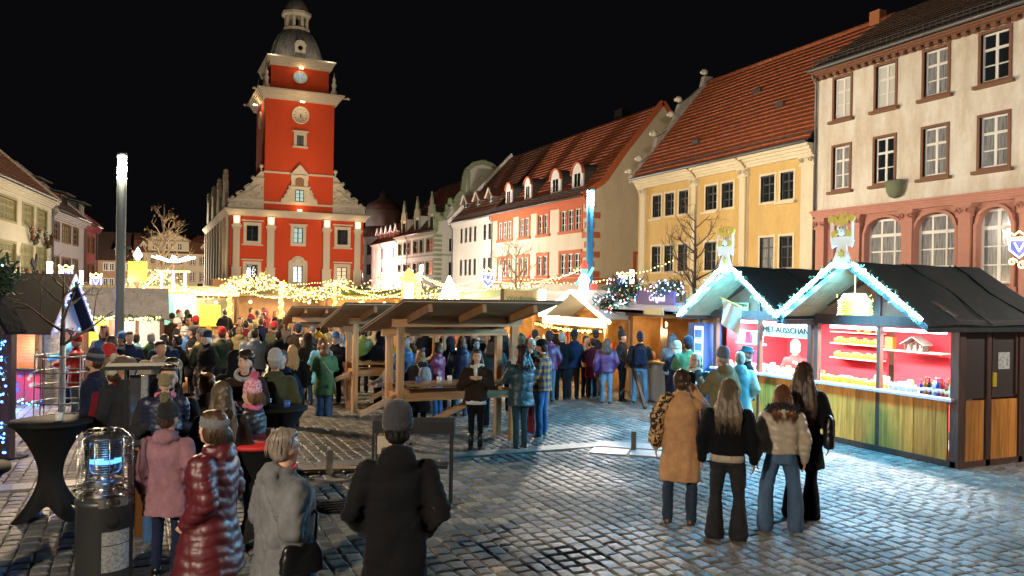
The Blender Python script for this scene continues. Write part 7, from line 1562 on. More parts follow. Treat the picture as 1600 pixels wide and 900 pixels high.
HC_ = dict(brown=(.055,.026,.012), darkbrown=(.022,.011,.006), black=(.008,.006,.005), blonde=(.42,.25,.10), ash=(.13,.09,.055), grey=(.30,.27,.24), white=(.55,.53,.50), auburn=(.13,.045,.016), lightbrown=(.16,.085,.04), streaked=(.22,.175,.14))
SK = [mat('skin_tone_%d' % i, c, .5, bump=.08, bscale=60, bd=.002, spec=.35, var=.08, vscale=14) for i, c in enumerate(((.52,.29,.19), (.58,.35,.25), (.45,.24,.15)))]
M_eye = mat('eye', (.02,.014,.01), .15); M_eyew = mat('eye_white', (.6,.58,.55), .3); M_lip = mat('lips', (.38,.11,.09), .5)
def plaid():
    m = bpy.data.materials.new('orange_navy_plaid_flannel'); m.use_nodes = True; nt = m.node_tree; L = nt.links; b = nt.nodes['Principled BSDF']; b.inputs['Roughness'].default_value = .9
    tc = nt.nodes.new('ShaderNodeTexCoord'); sx = nt.nodes.new('ShaderNodeSeparateXYZ'); L.new(tc.outputs['Object'], sx.inputs[0])
    def stripe(out, fr):
        a = nt.nodes.new('ShaderNodeMath'); a.operation = 'MULTIPLY'; a.inputs[1].default_value = fr; L.new(out, a.inputs[0]); f = nt.nodes.new('ShaderNodeMath'); f.operation = 'FRACT'; L.new(a.outputs[0], f.inputs[0]); g = nt.nodes.new('ShaderNodeMath'); g.operation = 'GREATER_THAN'; g.inputs[1].default_value = .5; L.new(f.outputs[0], g.inputs[0]); return g.outputs[0]
    ad = nt.nodes.new('ShaderNodeMath'); L.new(sx.outputs[0], ad.inputs[0]); L.new(sx.outputs[1], ad.inputs[1])
    s1 = stripe(ad.outputs[0], 7.5); s2 = stripe(sx.outputs[2], 8.5); sm = nt.nodes.new('ShaderNodeMath'); L.new(s1, sm.inputs[0]); L.new(s2, sm.inputs[1]); dv = nt.nodes.new('ShaderNodeMath'); dv.operation = 'MULTIPLY'; dv.inputs[1].default_value = .5; L.new(sm.outputs[0], dv.inputs[0])
    r = nt.nodes.new('ShaderNodeValToRGB'); r.color_ramp.interpolation = 'CONSTANT'; e = r.color_ramp.elements; e[0].color = (.72,.22,.03,1); e[1].position = .9; e[1].color = (.02,.03,.08,1); x = e.new(.4); x.color = (.25,.10,.06,1); L.new(dv.outputs[0], r.inputs[0]); L.new(r.outputs[0], b.inputs['Base Color']); return m
def spots(nm, c1, c2, sc):
    m = bpy.data.materials.new(nm); m.use_nodes = True; nt = m.node_tree; L = nt.links; b = nt.nodes['Principled BSDF']; b.inputs['Roughness'].default_value = .9; tc = nt.nodes.new('ShaderNodeTexCoord'); n = nt.nodes.new('ShaderNodeTexNoise'); n.inputs['Scale'].default_value = sc; n.inputs['Distortion'].default_value = 1.5; L.new(tc.outputs['Object'], n.inputs[0]); r = nt.nodes.new('ShaderNodeValToRGB'); r.color_ramp.interpolation = 'CONSTANT'; r.color_ramp.elements[0].color = (*c1, 1); r.color_ramp.elements[1].color = (*c2, 1); r.color_ramp.elements[1].position = .5; L.new(n.outputs[0], r.inputs[0]); L.new(r.outputs[0], b.inputs['Base Color']); return m
NP = [0]
def person(x, y, rz, sp, label, group=None, q='mid'):
    """q: near / mid; builds body, coat, trousers, shoes, hair, hat and extras as parts of one person"""
    NP[0] += 1; seed = NP[0]; vb, vc = {'near': (.0125, .0165), 'mid': (.0165, .026), 'far': (.0225, .033)}[q]; s = sp.get('h', 1.74)/1.74
    W = thing('person', label, 'person', (x, y, 0), 0, group); W.rotation_euler = (0, 0, rz); W.scale = (s, s, s); sp.setdefault('skin', SK[seed % 3])
    put('body', body_mesh(sp, vb), W); c = sp['coat']; cm = c.get('mat') or cloth(c['col'], c['kind']); put('coat', coat_mesh(sp, vc, cm, seed), W)
    lg = sp.get('legs', {}); lm = lg.get('mat') or cloth(lg.get('col', 'darkdenim'), 'denim' if 'denim' in lg.get('col', 'denim') else 'wool'); put('trousers', trouser_mesh(sp, vc, lm, seed), W)
    put('shoes', shoe_mesh(sp, cloth(sp.get('shoes', 'black'), 'leather'), sp.get('boots')), W)
    if sp.get('hair'): put('hair', hair_mesh(sp, vb*1.1, hairmat(sp['hair']['col'], HC_[sp['hair']['col']]), seed), W)
    if sp.get('hair') and q == 'near': strands(W, sp, seed)
    if sp.get('hat'): hat_parts(sp, W, None)
    H, M = headrot(sp.get('hy', 0), sp.get('tilt', 0))
    if q != 'far' and sp.get('eyes', True):
        for t in (-1, 1):
            b = MB(); b.ell(H((.0785,t*.033,1.612)), (.011,.013,.007), 8, 6, rot=M); e = b.build('eye', M_eyew, W); b = MB(); b.ell(H((.0865,t*.033,1.612)), (.0045,.0055,.0055), 8, 6, rot=M); b.build('pupil', M_eye, e)
        b = MB(); b.ell(H((.0925,0,1.538)), (.007,.019,.0055), 8, 5, rot=M); b.build('mouth', M_lip, W)
        b = MB()
        for t in (-1, 1): b.bar(H((.093,t*.018,1.640)), H((.080,t*.050,1.642)), .008, .006)
        b.build('eyebrows', hairmat('brown', HC_['brown']), W)
    if sp.get('beard'): b = MB(); b.ell(H((.048,0,1.522)), (.056,.056,.046), 12, 8, rot=M); b.ell(H((.086,0,1.552)), (.014,.026,.007), 8, 5, rot=M); b.build('beard', hairmat(sp['beard'], HC_[sp['beard']]), W)
    if sp.get('glasses'):
        b = MB()
        for t in (-1, 1): b.tube([H((.098,t*.034+.022*math.cos(a),1.612+.018*math.sin(a))) for a in [2*PI*i/14 for i in range(15)]], .0022, 5); b.tube([H((.097,t*.056,1.615)), H((.0,t*.083,1.61))], .002, 5)
        b.build('glasses', M_iron, W)
    if sp.get('scarf'):
        b = MB(); n = 16; b.tube([(.085*math.cos(2*PI*i/n)*1.0, .10*math.sin(2*PI*i/n), 1.46+.015*math.sin(4*PI*i/n)) for i in range(n+1)], .036, 8, caps=False); b.tube([(.08,-.02,1.44), (.128,-.015,1.34), (.135,.0,1.18)], [.032,.034,.026], 8) if sp.get('scarf_end', True) else None
        sm = sp['scarf'] if not isinstance(sp['scarf'], str) else cloth(sp['scarf'], 'knit'); put('scarf', remesh(b, .014, 2, disp=wrinkle(seed, .006), m=sm), W)
    if c.get('fur'):
        b = MB(); rr = random.Random(seed); base = [(-.115+.0*i, 0, 0) for i in range(1)]; pts = [(-.05+.115*math.cos(a)*-1 if False else -.045-.10*math.sin(a), .15*math.cos(a), 1.45+.045*math.sin(a)) for a in [PI*i/16 for i in range(17)]]; b.tube(pts, .034, 8)
        for i in range(700): p = Vector(pts[rr.randrange(17)]); d = Vector((rr.gauss(0,1), rr.gauss(0,1), rr.gauss(0,1))).normalized(); b.bar(p+d*.02+Vector((0,rr.uniform(-.02,.02),0)), p+d*rr.uniform(.05,.075), .008, .004)
        b.build('fur_trim', c['fur'], W)
    if c.get('shirt'):   # a strip of shirt or pullover below the jacket hem
        z = c['hem']; b = MB(); ring_loft(b, [(z-.09,.122,.17,0),(z+.03,.122,.17,0)]); b.build('shirt_hem', cloth(c['shirt'], 'wool'), W)
    if c.get('zip'): b = MB(); b.box(.118, .132, -.012, .012, max(c.get('hem', .8)+.1, .9), 1.40); b.build('zip', M_lead, W)
    return W
def bag_on(W, lab, m, side=-1, z=.95, w=.30, h=.30, d=.10, x=-.05, strap=True, cross=False, cat='bag', yo=.235):
    """shoulder bag hanging from a person: a thing of its own"""
    M4 = Matrix.Translation(W.location) @ Matrix.Rotation(W.rotation_euler.z, 4, 'Z') @ Matrix.Scale(W.scale.x, 4); y = side*yo; B = thing('shoulder_bag', lab, cat); B.matrix_world = M4 @ Matrix.Translation((x, y, z))
    b = MB(); ring = lambda zz, a, c: (zz, a, c, 0); ring_loft(b, [(-h/2,w*.42,d*.35,0),(-h*.45,w*.5,d*.5,0),(0,w*.49,d*.52,0),(h*.4,w*.42,d*.35,0),(h/2,w*.38,d*.15,0)], 20, 4); put('bag_body', remesh(b, .014, 2, disp=wrinkle(9, .004), m=m), B)
    b = MB(); n = 10
    if cross: pts = [(.0, 0, h*.45), (-.13-x, -side*.08, .25), (-.14-x, -side*yo*1.2, 1.30-z+.02), (-x, -side*yo*1.55, 1.415-z), (.13-x, -side*yo*1.1, 1.25-z), (.15-x, -side*.1, .25), (w*.3, 0, h*.4)]
    else: pts = [(-w*.35,0,h*.42), (-.06-x,-side*.02,1.2-z), (-.045-x,-side*.07,1.40-z), (.01-x,-side*.09,1.425-z), (.055-x,-side*.06,1.38-z), (.08-x,-side*.01,1.2-z), (w*.35,0,h*.42)]
    b.tube(pts, .011, 6); b.build('strap', m, B); return B
def backpack(W, lab, m, w=.28, h=.42):
    M4 = Matrix.Translation(W.location) @ Matrix.Rotation(W.rotation_euler.z, 4, 'Z') @ Matrix.Scale(W.scale.x, 4); B = thing('backpack', lab, 'backpack'); B.matrix_world = M4 @ Matrix.Translation((-.20, 0, 1.18)); b = MB(); ring_loft(b, [(-h/2,.06,w*.45,0),(-h*.4,.085,w*.5,0),(h*.1,.08,w*.5,0),(h*.42,.06,w*.4,0),(h/2,.03,w*.25,0)], 20, 3.2); b.ell((-.075,0,-.07), (.04,w*.34,.1), 10, 8); put('pack_body', remesh(b, .014, 2, disp=wrinkle(4, .004), m=m), B)
    for s in (-1, 1): b = MB(); b.tube([(.05,s*.09,.15), (.12,s*.11,.26), (.24,s*.12,.22), (.33,s*.13,.08), (.27,s*.17,-.12), (.1,s*.15,-.16)], .016, 6); b.build('strap', m, B)
    return B
def held(W, lab, me, off, cat, name, scale=1, rot=(0,0,0)):
    M4 = Matrix.Translation(W.location) @ Matrix.Rotation(W.rotation_euler.z, 4, 'Z') @ Matrix.Scale(W.scale.x, 4); o = put(name, me, label=lab, cat=cat); o.matrix_world = M4 @ Matrix.Translation(off) @ Matrix.Rotation(rot[1], 4, 'Y') @ Matrix.Rotation(rot[0], 4, 'X') @ Matrix.Scale(scale, 4); return o
b = MB(); b.box(-.005, .005, -.037, .037, -.075, .075); PHONE = b.mesh('phone', mat('phone_glass', (.01,.01,.012), .15))
w = person(5.64, 7.55, -5.354, dict(h=1.79, coat=dict(kind='wool', col='camel', hem=.50, flare=.035, fold=.005, wr=.003, straight=1), legs=dict(kind='straight', col='darkdenim'), hair=dict(kind='bun', col='brown'), arms=('down','up'), hy=.1, shoes='brown', stance=.13), 'woman in a long camel coat with brown bun, leopard scarf and rust bag', q='near')
bag_on(w, 'rust brown leather shoulder bag on the right side of the camel coat', cloth('rust','leather'), -1, .98, .30, .36, .11, x=-.08)
b = MB(); rtube(b, [(-.03,.17,1.40), (-.05,.235,1.25), (-.02,.27,1.08), (.0,.28,.93)], [.075,.092,.098,.085], 12); b.ell((-.03,.10,1.46),(.07,.1,.04),10,7); put('leopard_scarf', remesh(b, .014, 2, disp=wrinkle(7,.010), m=spots('leopard_print', (.50,.30,.13), (.02,.013,.01), 16)), w)
held(w, 'phone held up to the face of the camel coat woman', PHONE, (.24,-.12,1.62), 'phone', 'phone')
w = person(5.75, 6.86, -5.411, dict(h=1.75, coat=dict(kind='wool', col='black', hem=.90, bulk=1.08, wr=.004, flare=.0), legs=dict(kind='flared', col='charcoal'), hair=dict(kind='long', col='ash', len=1.24), arms=('down','down'), shoes='black', stance=.125), 'woman with long ash blonde hair, short black jacket and flared black trousers', q='near')
b = MB(); ring_loft(b, [(.86,.13,.182,0),(.93,.13,.18,0)]); b.build('pullover_hem', cloth('beige','knit'), w)
w = person(6.52, 6.88, -5.331, dict(h=1.66, coat=dict(kind='puffer', col='beige', hem=.92, quilt=.095, qa=.010, hood='down', fur=cloth('black','fleece'), flare=.0), legs=dict(kind='wide', col='denim'), hair=dict(kind='long', col='auburn', len=1.36), arms=('down','down'), shoes='black', stance=.17), 'woman in a short beige puffer jacket with black fur collar and wide blue jeans', q='near')
w = person(7.13, 7.18, -5.494, dict(h=1.88, coat=dict(kind='wool', col='black', hem=.58, flare=.04, wr=.004, fold=.004), legs=dict(kind='flared', col='black'), hair=dict(kind='long', col='brown', len=1.08), arms=('down','down'), shoes='black'), 'tall woman with very long brown hair in a long black coat with black tote', q='near')
bag_on(w, 'large black leather tote on the right shoulder of the tall long haired woman', cloth('black','leather'), -1, 1.0, .42, .36, .12, x=-.02, yo=.27)
w = person(1.55, 5.16, -5.004, dict(h=1.86, coat=dict(kind='wool', col='black', hem=.42, bulk=1.02, hood='down', straight=1, wr=.006), legs=dict(kind='straight', col='black'), hat=dict(kind='beanie', mat=cloth('charcoal','knit')), hair=dict(kind='short', col='black'), arms=('pocket','pocket'), fem=False), 'man in a black hooded coat and dark knitted cap seen from behind, centre foreground', q='near')
w = person(0.88, 5.51, 0.226, dict(h=1.70, coat=dict(kind='wool', col='grey', hem=.55, bulk=1.30, hood='down', straight=1, wr=.007, flare=.04), legs=dict(kind='straight', col='darkdenim'), hair=dict(kind='short', col='streaked'), arms=('pocket','pocket'), glasses=1, hy=.12, belly=.02), 'older woman in a grey wool coat with streaked short hair and glasses', q='near')
bag_on(w, 'small black crossbody bag with chain strap on the grey wool coat', cloth('black','leather'), -1, .92, .30, .20, .09, x=.0, yo=.30, cross=True)
b = MB(); b.tube([(.075*math.cos(2*PI*i/12)-.005, .088*math.sin(2*PI*i/12), 1.475) for i in range(13)], .016, 6); b.build('red_collar', cloth('red','knit'), w)
w = person(0.48, 6.37, -3.601, dict(h=1.72, coat=dict(kind='puffer', col='wine', hem=.52, quilt=.085, qa=.014, hood='down', bulk=1.2, flare=.05, straight=1), legs=dict(kind='straight', col='denim'), hair=dict(kind='bob', col='brown'), hat=dict(kind='band', mat=cloth('grey','knit')), arms=('pocket','pocket'), hy=-.15), 'woman in a shiny dark red quilted coat with a grey knitted headband', q='near')
w = person(0.22, 7.82, 1.106, dict(h=1.58, coat=dict(kind='wool', col='mauve', hem=.66, hood='down', bulk=1.02, flare=.03), legs=dict(kind='skinny', col='navy'), hair=dict(kind='short', col='brown'), hat=dict(kind='pompom', mat=cloth('black','knit'), pm=cloth('khaki','fleece')), arms=('down','pocket'), hy=-.3), 'girl in a mauve parka and black hat with a brown fur pompom', q='near')
man = person(0.24, 8.81, -1.738, dict(h=1.86, coat=dict(kind='wool', col='charcoal', hem=.86, bulk=1.1), legs=dict(kind='straight', col='brightdenim'), hair=dict(kind='short', col='darkbrown'), arms=('hold','hold'), fem=False, shoes='grey', beard='darkbrown', stance=.14), 'man in dark jacket and blue jeans carrying a small child in bear hat', q='near')
def child(par):
    M4 = Matrix.Translation(par.location) @ Matrix.Rotation(par.rotation_euler.z, 4, 'Z'); K = thing('child', 'small child in a beige bear eared hat and blue jacket carried on the arm', 'child'); K.matrix_world = M4 @ Matrix.Translation((.34, .02, .62)) @ Matrix.Rotation(PI, 4, 'Z') @ Matrix.Scale(.66, 4)
    sp = dict(skin=SK[1], coat=dict(kind='puffer', col='navy', hem=.95, bulk=1.25, quilt=.08, hood='down'), arms=('hold','hold'), hy=.1); b = MB(); ring_loft(b, [(.9,.12,.17,0),(1.1,.12,.16,0),(1.3,.12,.15,0),(1.4,.06,.07,0)]); 
    put('body', body_mesh(sp, .016), K); put('coat', coat_mesh(sp, .02, cloth('navy','puffer'), 3), K); sp['hat'] = dict(kind='bear', mat=cloth('khaki','fleece')); hat_parts(sp, K, None)
    b = MB(); n = 14; b.tube([(.09*math.cos(2*PI*i/n), .11*math.sin(2*PI*i/n), 1.465) for i in range(n+1)], .045, 8, caps=False); b.build('pink_scarf', cloth('pink','knit'), K)
    b = MB(); rtube(b, [(0,.09,.92),(.22,.12,.86),(.25,.13,.6)], [.1,.08,.06], 10); rtube(b, [(0,-.09,.92),(.22,-.12,.86),(.25,-.13,.6)], [.1,.08,.06], 10); put('trousers', remesh(b, .02, 2, m=cloth('navy','wool')), K)
child(man)
w = person(1.09, 9.08, -3.435, dict(h=1.62, coat=dict(kind='puffer', col='charcoal', hem=.86, quilt=.08, bulk=1.05), legs=dict(kind='straight', col='denim'), hair=dict(kind='bob', col='lightbrown'), hat=dict(kind='pompom', mat=spots('pink_white_knit', (.60,.06,.20), (.62,.5,.52), 40), pm=cloth('pink','fleece')), scarf='pink', scarf_end=False, arms=('face','face'), tilt=.1), 'girl in a pink and white pompom hat eating, in a shiny black puffer', q='near')
w = person(0.69, 8.16, -4.710, dict(h=1.74, coat=dict(kind='wool', col='darkbrown', hem=.82, hood='down'), legs=dict(kind='straight', col='black'), hair=dict(kind='braid', col='ash'), arms=('chest','chest'), hy=.05), 'woman with a long loose ash blonde braid seen from behind', q='near')
_ = person(0.64, 9.50, -4.256, dict(h=1.70, coat=dict(kind='wool', col='taupe', hem=.8, hood='down'), legs=dict(kind='straight', col='black'), hair=dict(kind='bun', col='auburn'), arms=('drink','chest'), hy=.2), 'woman with a low auburn bun in a taupe jacket behind the braided hair')
w = person(1.20, 10.81, -1.856, dict(h=1.82, coat=dict(kind='wool', col='darkbrown', hem=.84, hood='down', bulk=1.05), legs=dict(kind='straight', col='black'), hair=dict(kind='curly', col='darkbrown'), arms=('drink','pocket'), fem=False, hy=-.1), 'young man with curly dark hair, pale hood and dark brown jacket, facing us', q='near')
b = MB(); b.tube([(.09*math.cos(t)*1.1+.0, .105*math.sin(t), 1.47-.06*math.cos(t)) for t in [2*PI*i/16 for i in range(17)]], .030, 8, caps=False); b.build('pale_hood', cloth('lightgrey','fleece'), w)
_ = person(1.62, 11.12, -4.857, dict(h=1.80, coat=dict(kind='wool', col='olive', hem=.80, bulk=1.08), legs=dict(kind='straight', col='lightdenim'), hair=dict(kind='short', col='grey'), hat=dict(kind='beanie', mat=cloth('lightgrey','knit')), arms=('pocket','pocket'), fem=False), 'man in an olive jacket and pale grey beanie seen from behind')
_ = person(2.58, 15.55, -4.877, dict(h=1.60, coat=dict(kind='wool', col='black', hem=.35, flare=.05, fold=.004), legs=dict(kind='straight', col='black'), hair=dict(kind='long', col='blonde', len=1.2), arms=('chest','down')), 'woman with long blonde hair in an ankle length black coat from behind')
w = person(3.45, 16.79, -4.775, dict(h=1.56, coat=dict(kind='wool', col='green', hem=.52, straight=1, bulk=1.12, flare=.04), legs=dict(kind='wide', col='brightdenim'), hair=dict(kind='wavy', col='auburn'), arms=('chest','chest'), hy=-.35), 'woman in a bright green knee length coat with bag strap and blue jeans')
b = MB(); b.tube([(-.07,.14,1.41),(-.15,.05,1.28),(-.165,-.06,1.12),(-.13,-.16,1.0)], .013, 6); b.build('bag_strap', cloth('lightgrey','wool'), w)
_ = person(4.04, 18.51, -2.135, dict(h=1.66, coat=dict(kind='wool', col='black', hem=.80, bulk=1.05), legs=dict(kind='straight', col='black'), hair=dict(kind='short', col='grey'), hat=dict(kind='beanie', mat=cloth('blue','knit')), arms=('chest','drink'), glasses=1, fem=False), 'older man in a blue beanie and glasses with black coat, facing us')
w = person(5.08, 12.41, -1.994, dict(h=1.69, coat=dict(kind='wool', col='darkbrown', hem=.86, bulk=1.06, wr=.006), legs=dict(kind='skinny', col='black'), hair=dict(kind='long', col='brown', len=1.3), arms=('clasp','clasp'), scarf='cream', boots=1, stance=.08, hy=.1), 'woman facing us in a dark brown jacket, cream scarf and tight black trousers', q='near')
b = MB(); ring_loft(b, [(.80,.128,.178,0),(.90,.128,.175,0)]); b.build('white_shirt_hem', cloth('white','wool'), w)
w = person(5.80, 12.19, -4.458, dict(h=1.77, coat=dict(kind='puffer', col='darkteal', hem=.74, quilt=.14, qa=.010, hood='down', bulk=1.08), legs=dict(kind='skinny', col='darkteal'), hair=dict(kind='long', col='darkbrown', len=1.34), arms=('face','phone'), boots=1, hy=.5, stance=.09), 'woman in a dark teal puffer coat and skinny jeans looking at her hands', q='near')
_ = person(6.55, 13.39, -3.108, dict(h=1.82, coat=dict(kind='wool', col='black', hem=.84), legs=dict(kind='straight', col='maroon'), hair=dict(kind='short', col='grey'), arms=('drink','pocket'), fem=False, tilt=.12, shoes='blue'), 'balding grey haired man in a black jacket and maroon trousers looking down')
_ = person(6.67, 13.11, -3.996, dict(h=1.80, coat=dict(kind='wool', mat=plaid(), hem=.84, bulk=1.08, belly=.03), legs=dict(kind='straight', col='brightdenim'), hair=dict(kind='short', col='darkbrown'), hat=dict(kind='cap', mat=cloth('black','wool')), arms=('phone','phone'), beard='darkbrown', fem=False, tilt=.2, shoes='camel', stance=.12), 'bearded man in an orange and navy plaid flannel shirt and black cap', q='near')
_ = person(10.17, 16.59, -5.227, dict(h=1.61, coat=dict(kind='puffer', col='purple', hem=.84, hood='down', bulk=1.05), legs=dict(kind='straight', col='lightdenim'), hair=dict(kind='long', col='auburn', len=1.3), arms=('swing','pocket'), boots=1), 'woman in a purple jacket and pale blue jeans seen from behind')
w = person(10.80, 16.87, -0.831, dict(h=1.75, coat=dict(kind='wool', col='charcoal', hem=.86, bulk=1.05), legs=dict(kind='skinny', col='black'), hair=dict(kind='short', col='brown'), hat=dict(kind='pompom', mat=cloth('charcoal','knit')), arms=('pocket','pocket'), boots=1), 'person in charcoal jacket with white front panel and dark pompom hat, in profile')
b = MB(); ring_loft(b, [(1.0,.138,.10,.012),(1.2,.142,.11,.012),(1.3,.135,.10,.012)]); b.build('white_panel', cloth('lightgrey','puffer'), w)
w = person(10.96, 16.33, -5.269, dict(h=1.74, coat=dict(kind='wool', col='charcoal', hem=.88, bulk=1.1), legs=dict(kind='straight', col='lightdenim'), hair=dict(kind='short', col='brown'), hat=dict(kind='beanie', mat=cloth('navy','knit')), arms=('pocket','counter'), fem=False, stance=.13), 'man in a navy beanie and blue jeans wearing a backpack at the snack stall')
backpack(w, 'dark blue backpack on the man in blue jeans at the snack stall', cloth('navy','wool'))
_ = person(10.09, 13.30, -5.187, dict(h=1.80, coat=dict(kind='wool', col='green', hem=.8, bulk=1.1), legs=dict(kind='straight', col='black'), hair=dict(kind='short', col='black'), hat=dict(kind='beanie', mat=cloth('navy','knit')), arms=('counter','counter'), fem=False), 'man in a green jacket and navy beanie leaning toward the snack counter')
_ = person(10.25, 13.89, -5.261, dict(h=1.66, coat=dict(kind='wool', col='navy', hem=.62, flare=.03), legs=dict(kind='straight', col='lightdenim'), hair=dict(kind='bob', col='white'), hat=dict(kind='beanie', mat=cloth('beige','knit')), arms=('counter','pocket')), 'person in a long navy coat and beige hat at the snack counter')
_ = person(8.34, 10.81, -2.368, dict(h=1.70, coat=dict(kind='puffer', col='darkteal', hem=.78, quilt=.07, qa=.012, bulk=1.12), legs=dict(kind='straight', col='black'), hair=dict(kind='bob', col='white'), arms=('hold','pocket'), glasses=1, scarf='cream'), 'older woman with white hair, glasses and a dark teal quilted coat')
_ = person(8.29, 10.06, -4.494, dict(h=1.82, coat=dict(kind='wool', col='khaki', hem=.66, bulk=1.15, hood='down', straight=1), legs=dict(kind='straight', col='khaki'), hair=dict(kind='short', col='grey'), hat=dict(kind='beanie', mat=cloth('greydenim','knit')), arms=('hold','pocket'), fem=False, hy=-.3), 'man in a khaki olive coat and grey blue beanie before the blue cabinet')
_ = person(9.22, 10.73, -5.282, dict(h=1.72, coat=dict(kind='puffer', col='aqua', hem=.55, quilt=.2, qa=.006, hood='down', flare=.03), legs=dict(kind='straight', col='lightdenim'), hair=dict(kind='short', col='white'), arms=('counter','pocket')), 'person in a long pale aqua hooded coat beside the mead stall')
_ = person(9.79, 11.24, -3.509, dict(h=1.76, coat=dict(kind='wool', col='charcoal', hem=.8), legs=dict(kind='straight', col='black'), hair=dict(kind='short', col='grey'), hat=dict(kind='brim', mat=cloth('teal','wool')), arms=('counter','hold'), fem=False), 'person in a teal brimmed hat at the mead stall counter')
_ = person(12.44, 12.77, -2.605, dict(h=1.72, coat=dict(kind='wool', col='red', hem=.8), legs=dict(kind='straight', col='black'), hair=dict(kind='bob', col='white'), hat=dict(kind='beanie', mat=cloth('white','knit')), arms=('drink','counter')), 'seller in red with a white hat behind the mead stall counter')
_ = person(11.19, 15.33, -5.343, dict(h=1.76, coat=dict(kind='wool', col='grey', hem=.8, hood='up'), legs=dict(kind='straight', col='black'), arms=('counter','counter'), eyes=False), 'seller in a grey hooded top turned away inside the snack stall')
w = person(-0.58, 11.71, -3.267, dict(h=1.80, coat=dict(kind='wool', col='navy', hem=.80, bulk=1.08, zip=1), legs=dict(kind='straight', col='darkdenim'), hair=dict(kind='short', col='brown'), hat=dict(kind='pompom', mat=cloth('navy','knit'), pm=cloth('blue','fleece')), arms=('pocket','pocket'), fem=False, beard='brown', hy=-.3), 'bearded man in a navy jacket and striped hat with bright blue pompom')
b = MB(); b.v = []; H_, M_ = headrot(-.3, 0); b.lathe([(.106,.045),(.106,.085),(.1,.1)], n=26, sy=.9); R4_ = Matrix.Translation(H_((-.012,0,1.615))) @ M_.to_4x4() @ Matrix.Rotation(R(-9),4,'Y'); b.v = [tuple(R4_ @ Vector(v)) for v in b.v]; b.build('hat_stripe', cloth('grey','knit'), w)
_ = person(-0.33, 10.83, -4.158, dict(h=1.70, coat=dict(kind='wool', col='maroon', hem=.8, hood='down', bulk=1.05), legs=dict(kind='straight', col='darkdenim'), hair=dict(kind='short', col='brown'), hat=dict(kind='pompom', mat=spots('striped_knit', (.45,.42,.36), (.05,.05,.055), 9), pm=cloth('cream','fleece')), arms=('pocket','pocket'), hy=-.2), 'person in a maroon hooded coat with a grey and cream striped knitted hat')
_ = person(-0.18, 10.65, -4.346, dict(h=1.80, coat=dict(kind='wool', col='charcoal', hem=.80, bulk=1.15), legs=dict(kind='straight', col='black'), hair=dict(kind='short', col='grey'), hat=dict(kind='flatcap', mat=cloth('taupe','wool')), arms=('pocket','pocket'), fem=False, hy=.4), 'man in a taupe flat cap and dark grey jacket beside the heater tower')
_ = person(-0.42, 18.90, -2.770, dict(h=1.66, coat=dict(kind='puffer', col='navy', hem=.8, hood='down'), legs=dict(kind='straight', col='black'), hair=dict(kind='short', col='black'), hat=dict(kind='beanie', mat=cloth('blue','knit')), arms=('chest','pocket')), 'person in a bright blue beanie and blue jacket at the lamp pole')
_ = person(-1.26, 18.74, -3.249, dict(h=1.62, coat=dict(kind='puffer', col='red', hem=.62, quilt=.1), legs=dict(kind='straight', col='lightdenim'), hair=dict(kind='short', col='white'), hat=dict(kind='pompom', mat=cloth('red','knit'), pm=cloth('white','fleece')), arms=('counter','chest')), 'person in a red padded coat and red white hat behind the tree guard')
_ = person(-1.49, 20.06, -2.980, dict(h=1.70, coat=dict(kind='wool', col='skyblue', hem=.8), legs=dict(kind='straight', col='black'), hair=dict(kind='curly', col='black'), arms=('counter','counter')), 'person with dark curly hair and a blue top at the counter behind the guard')
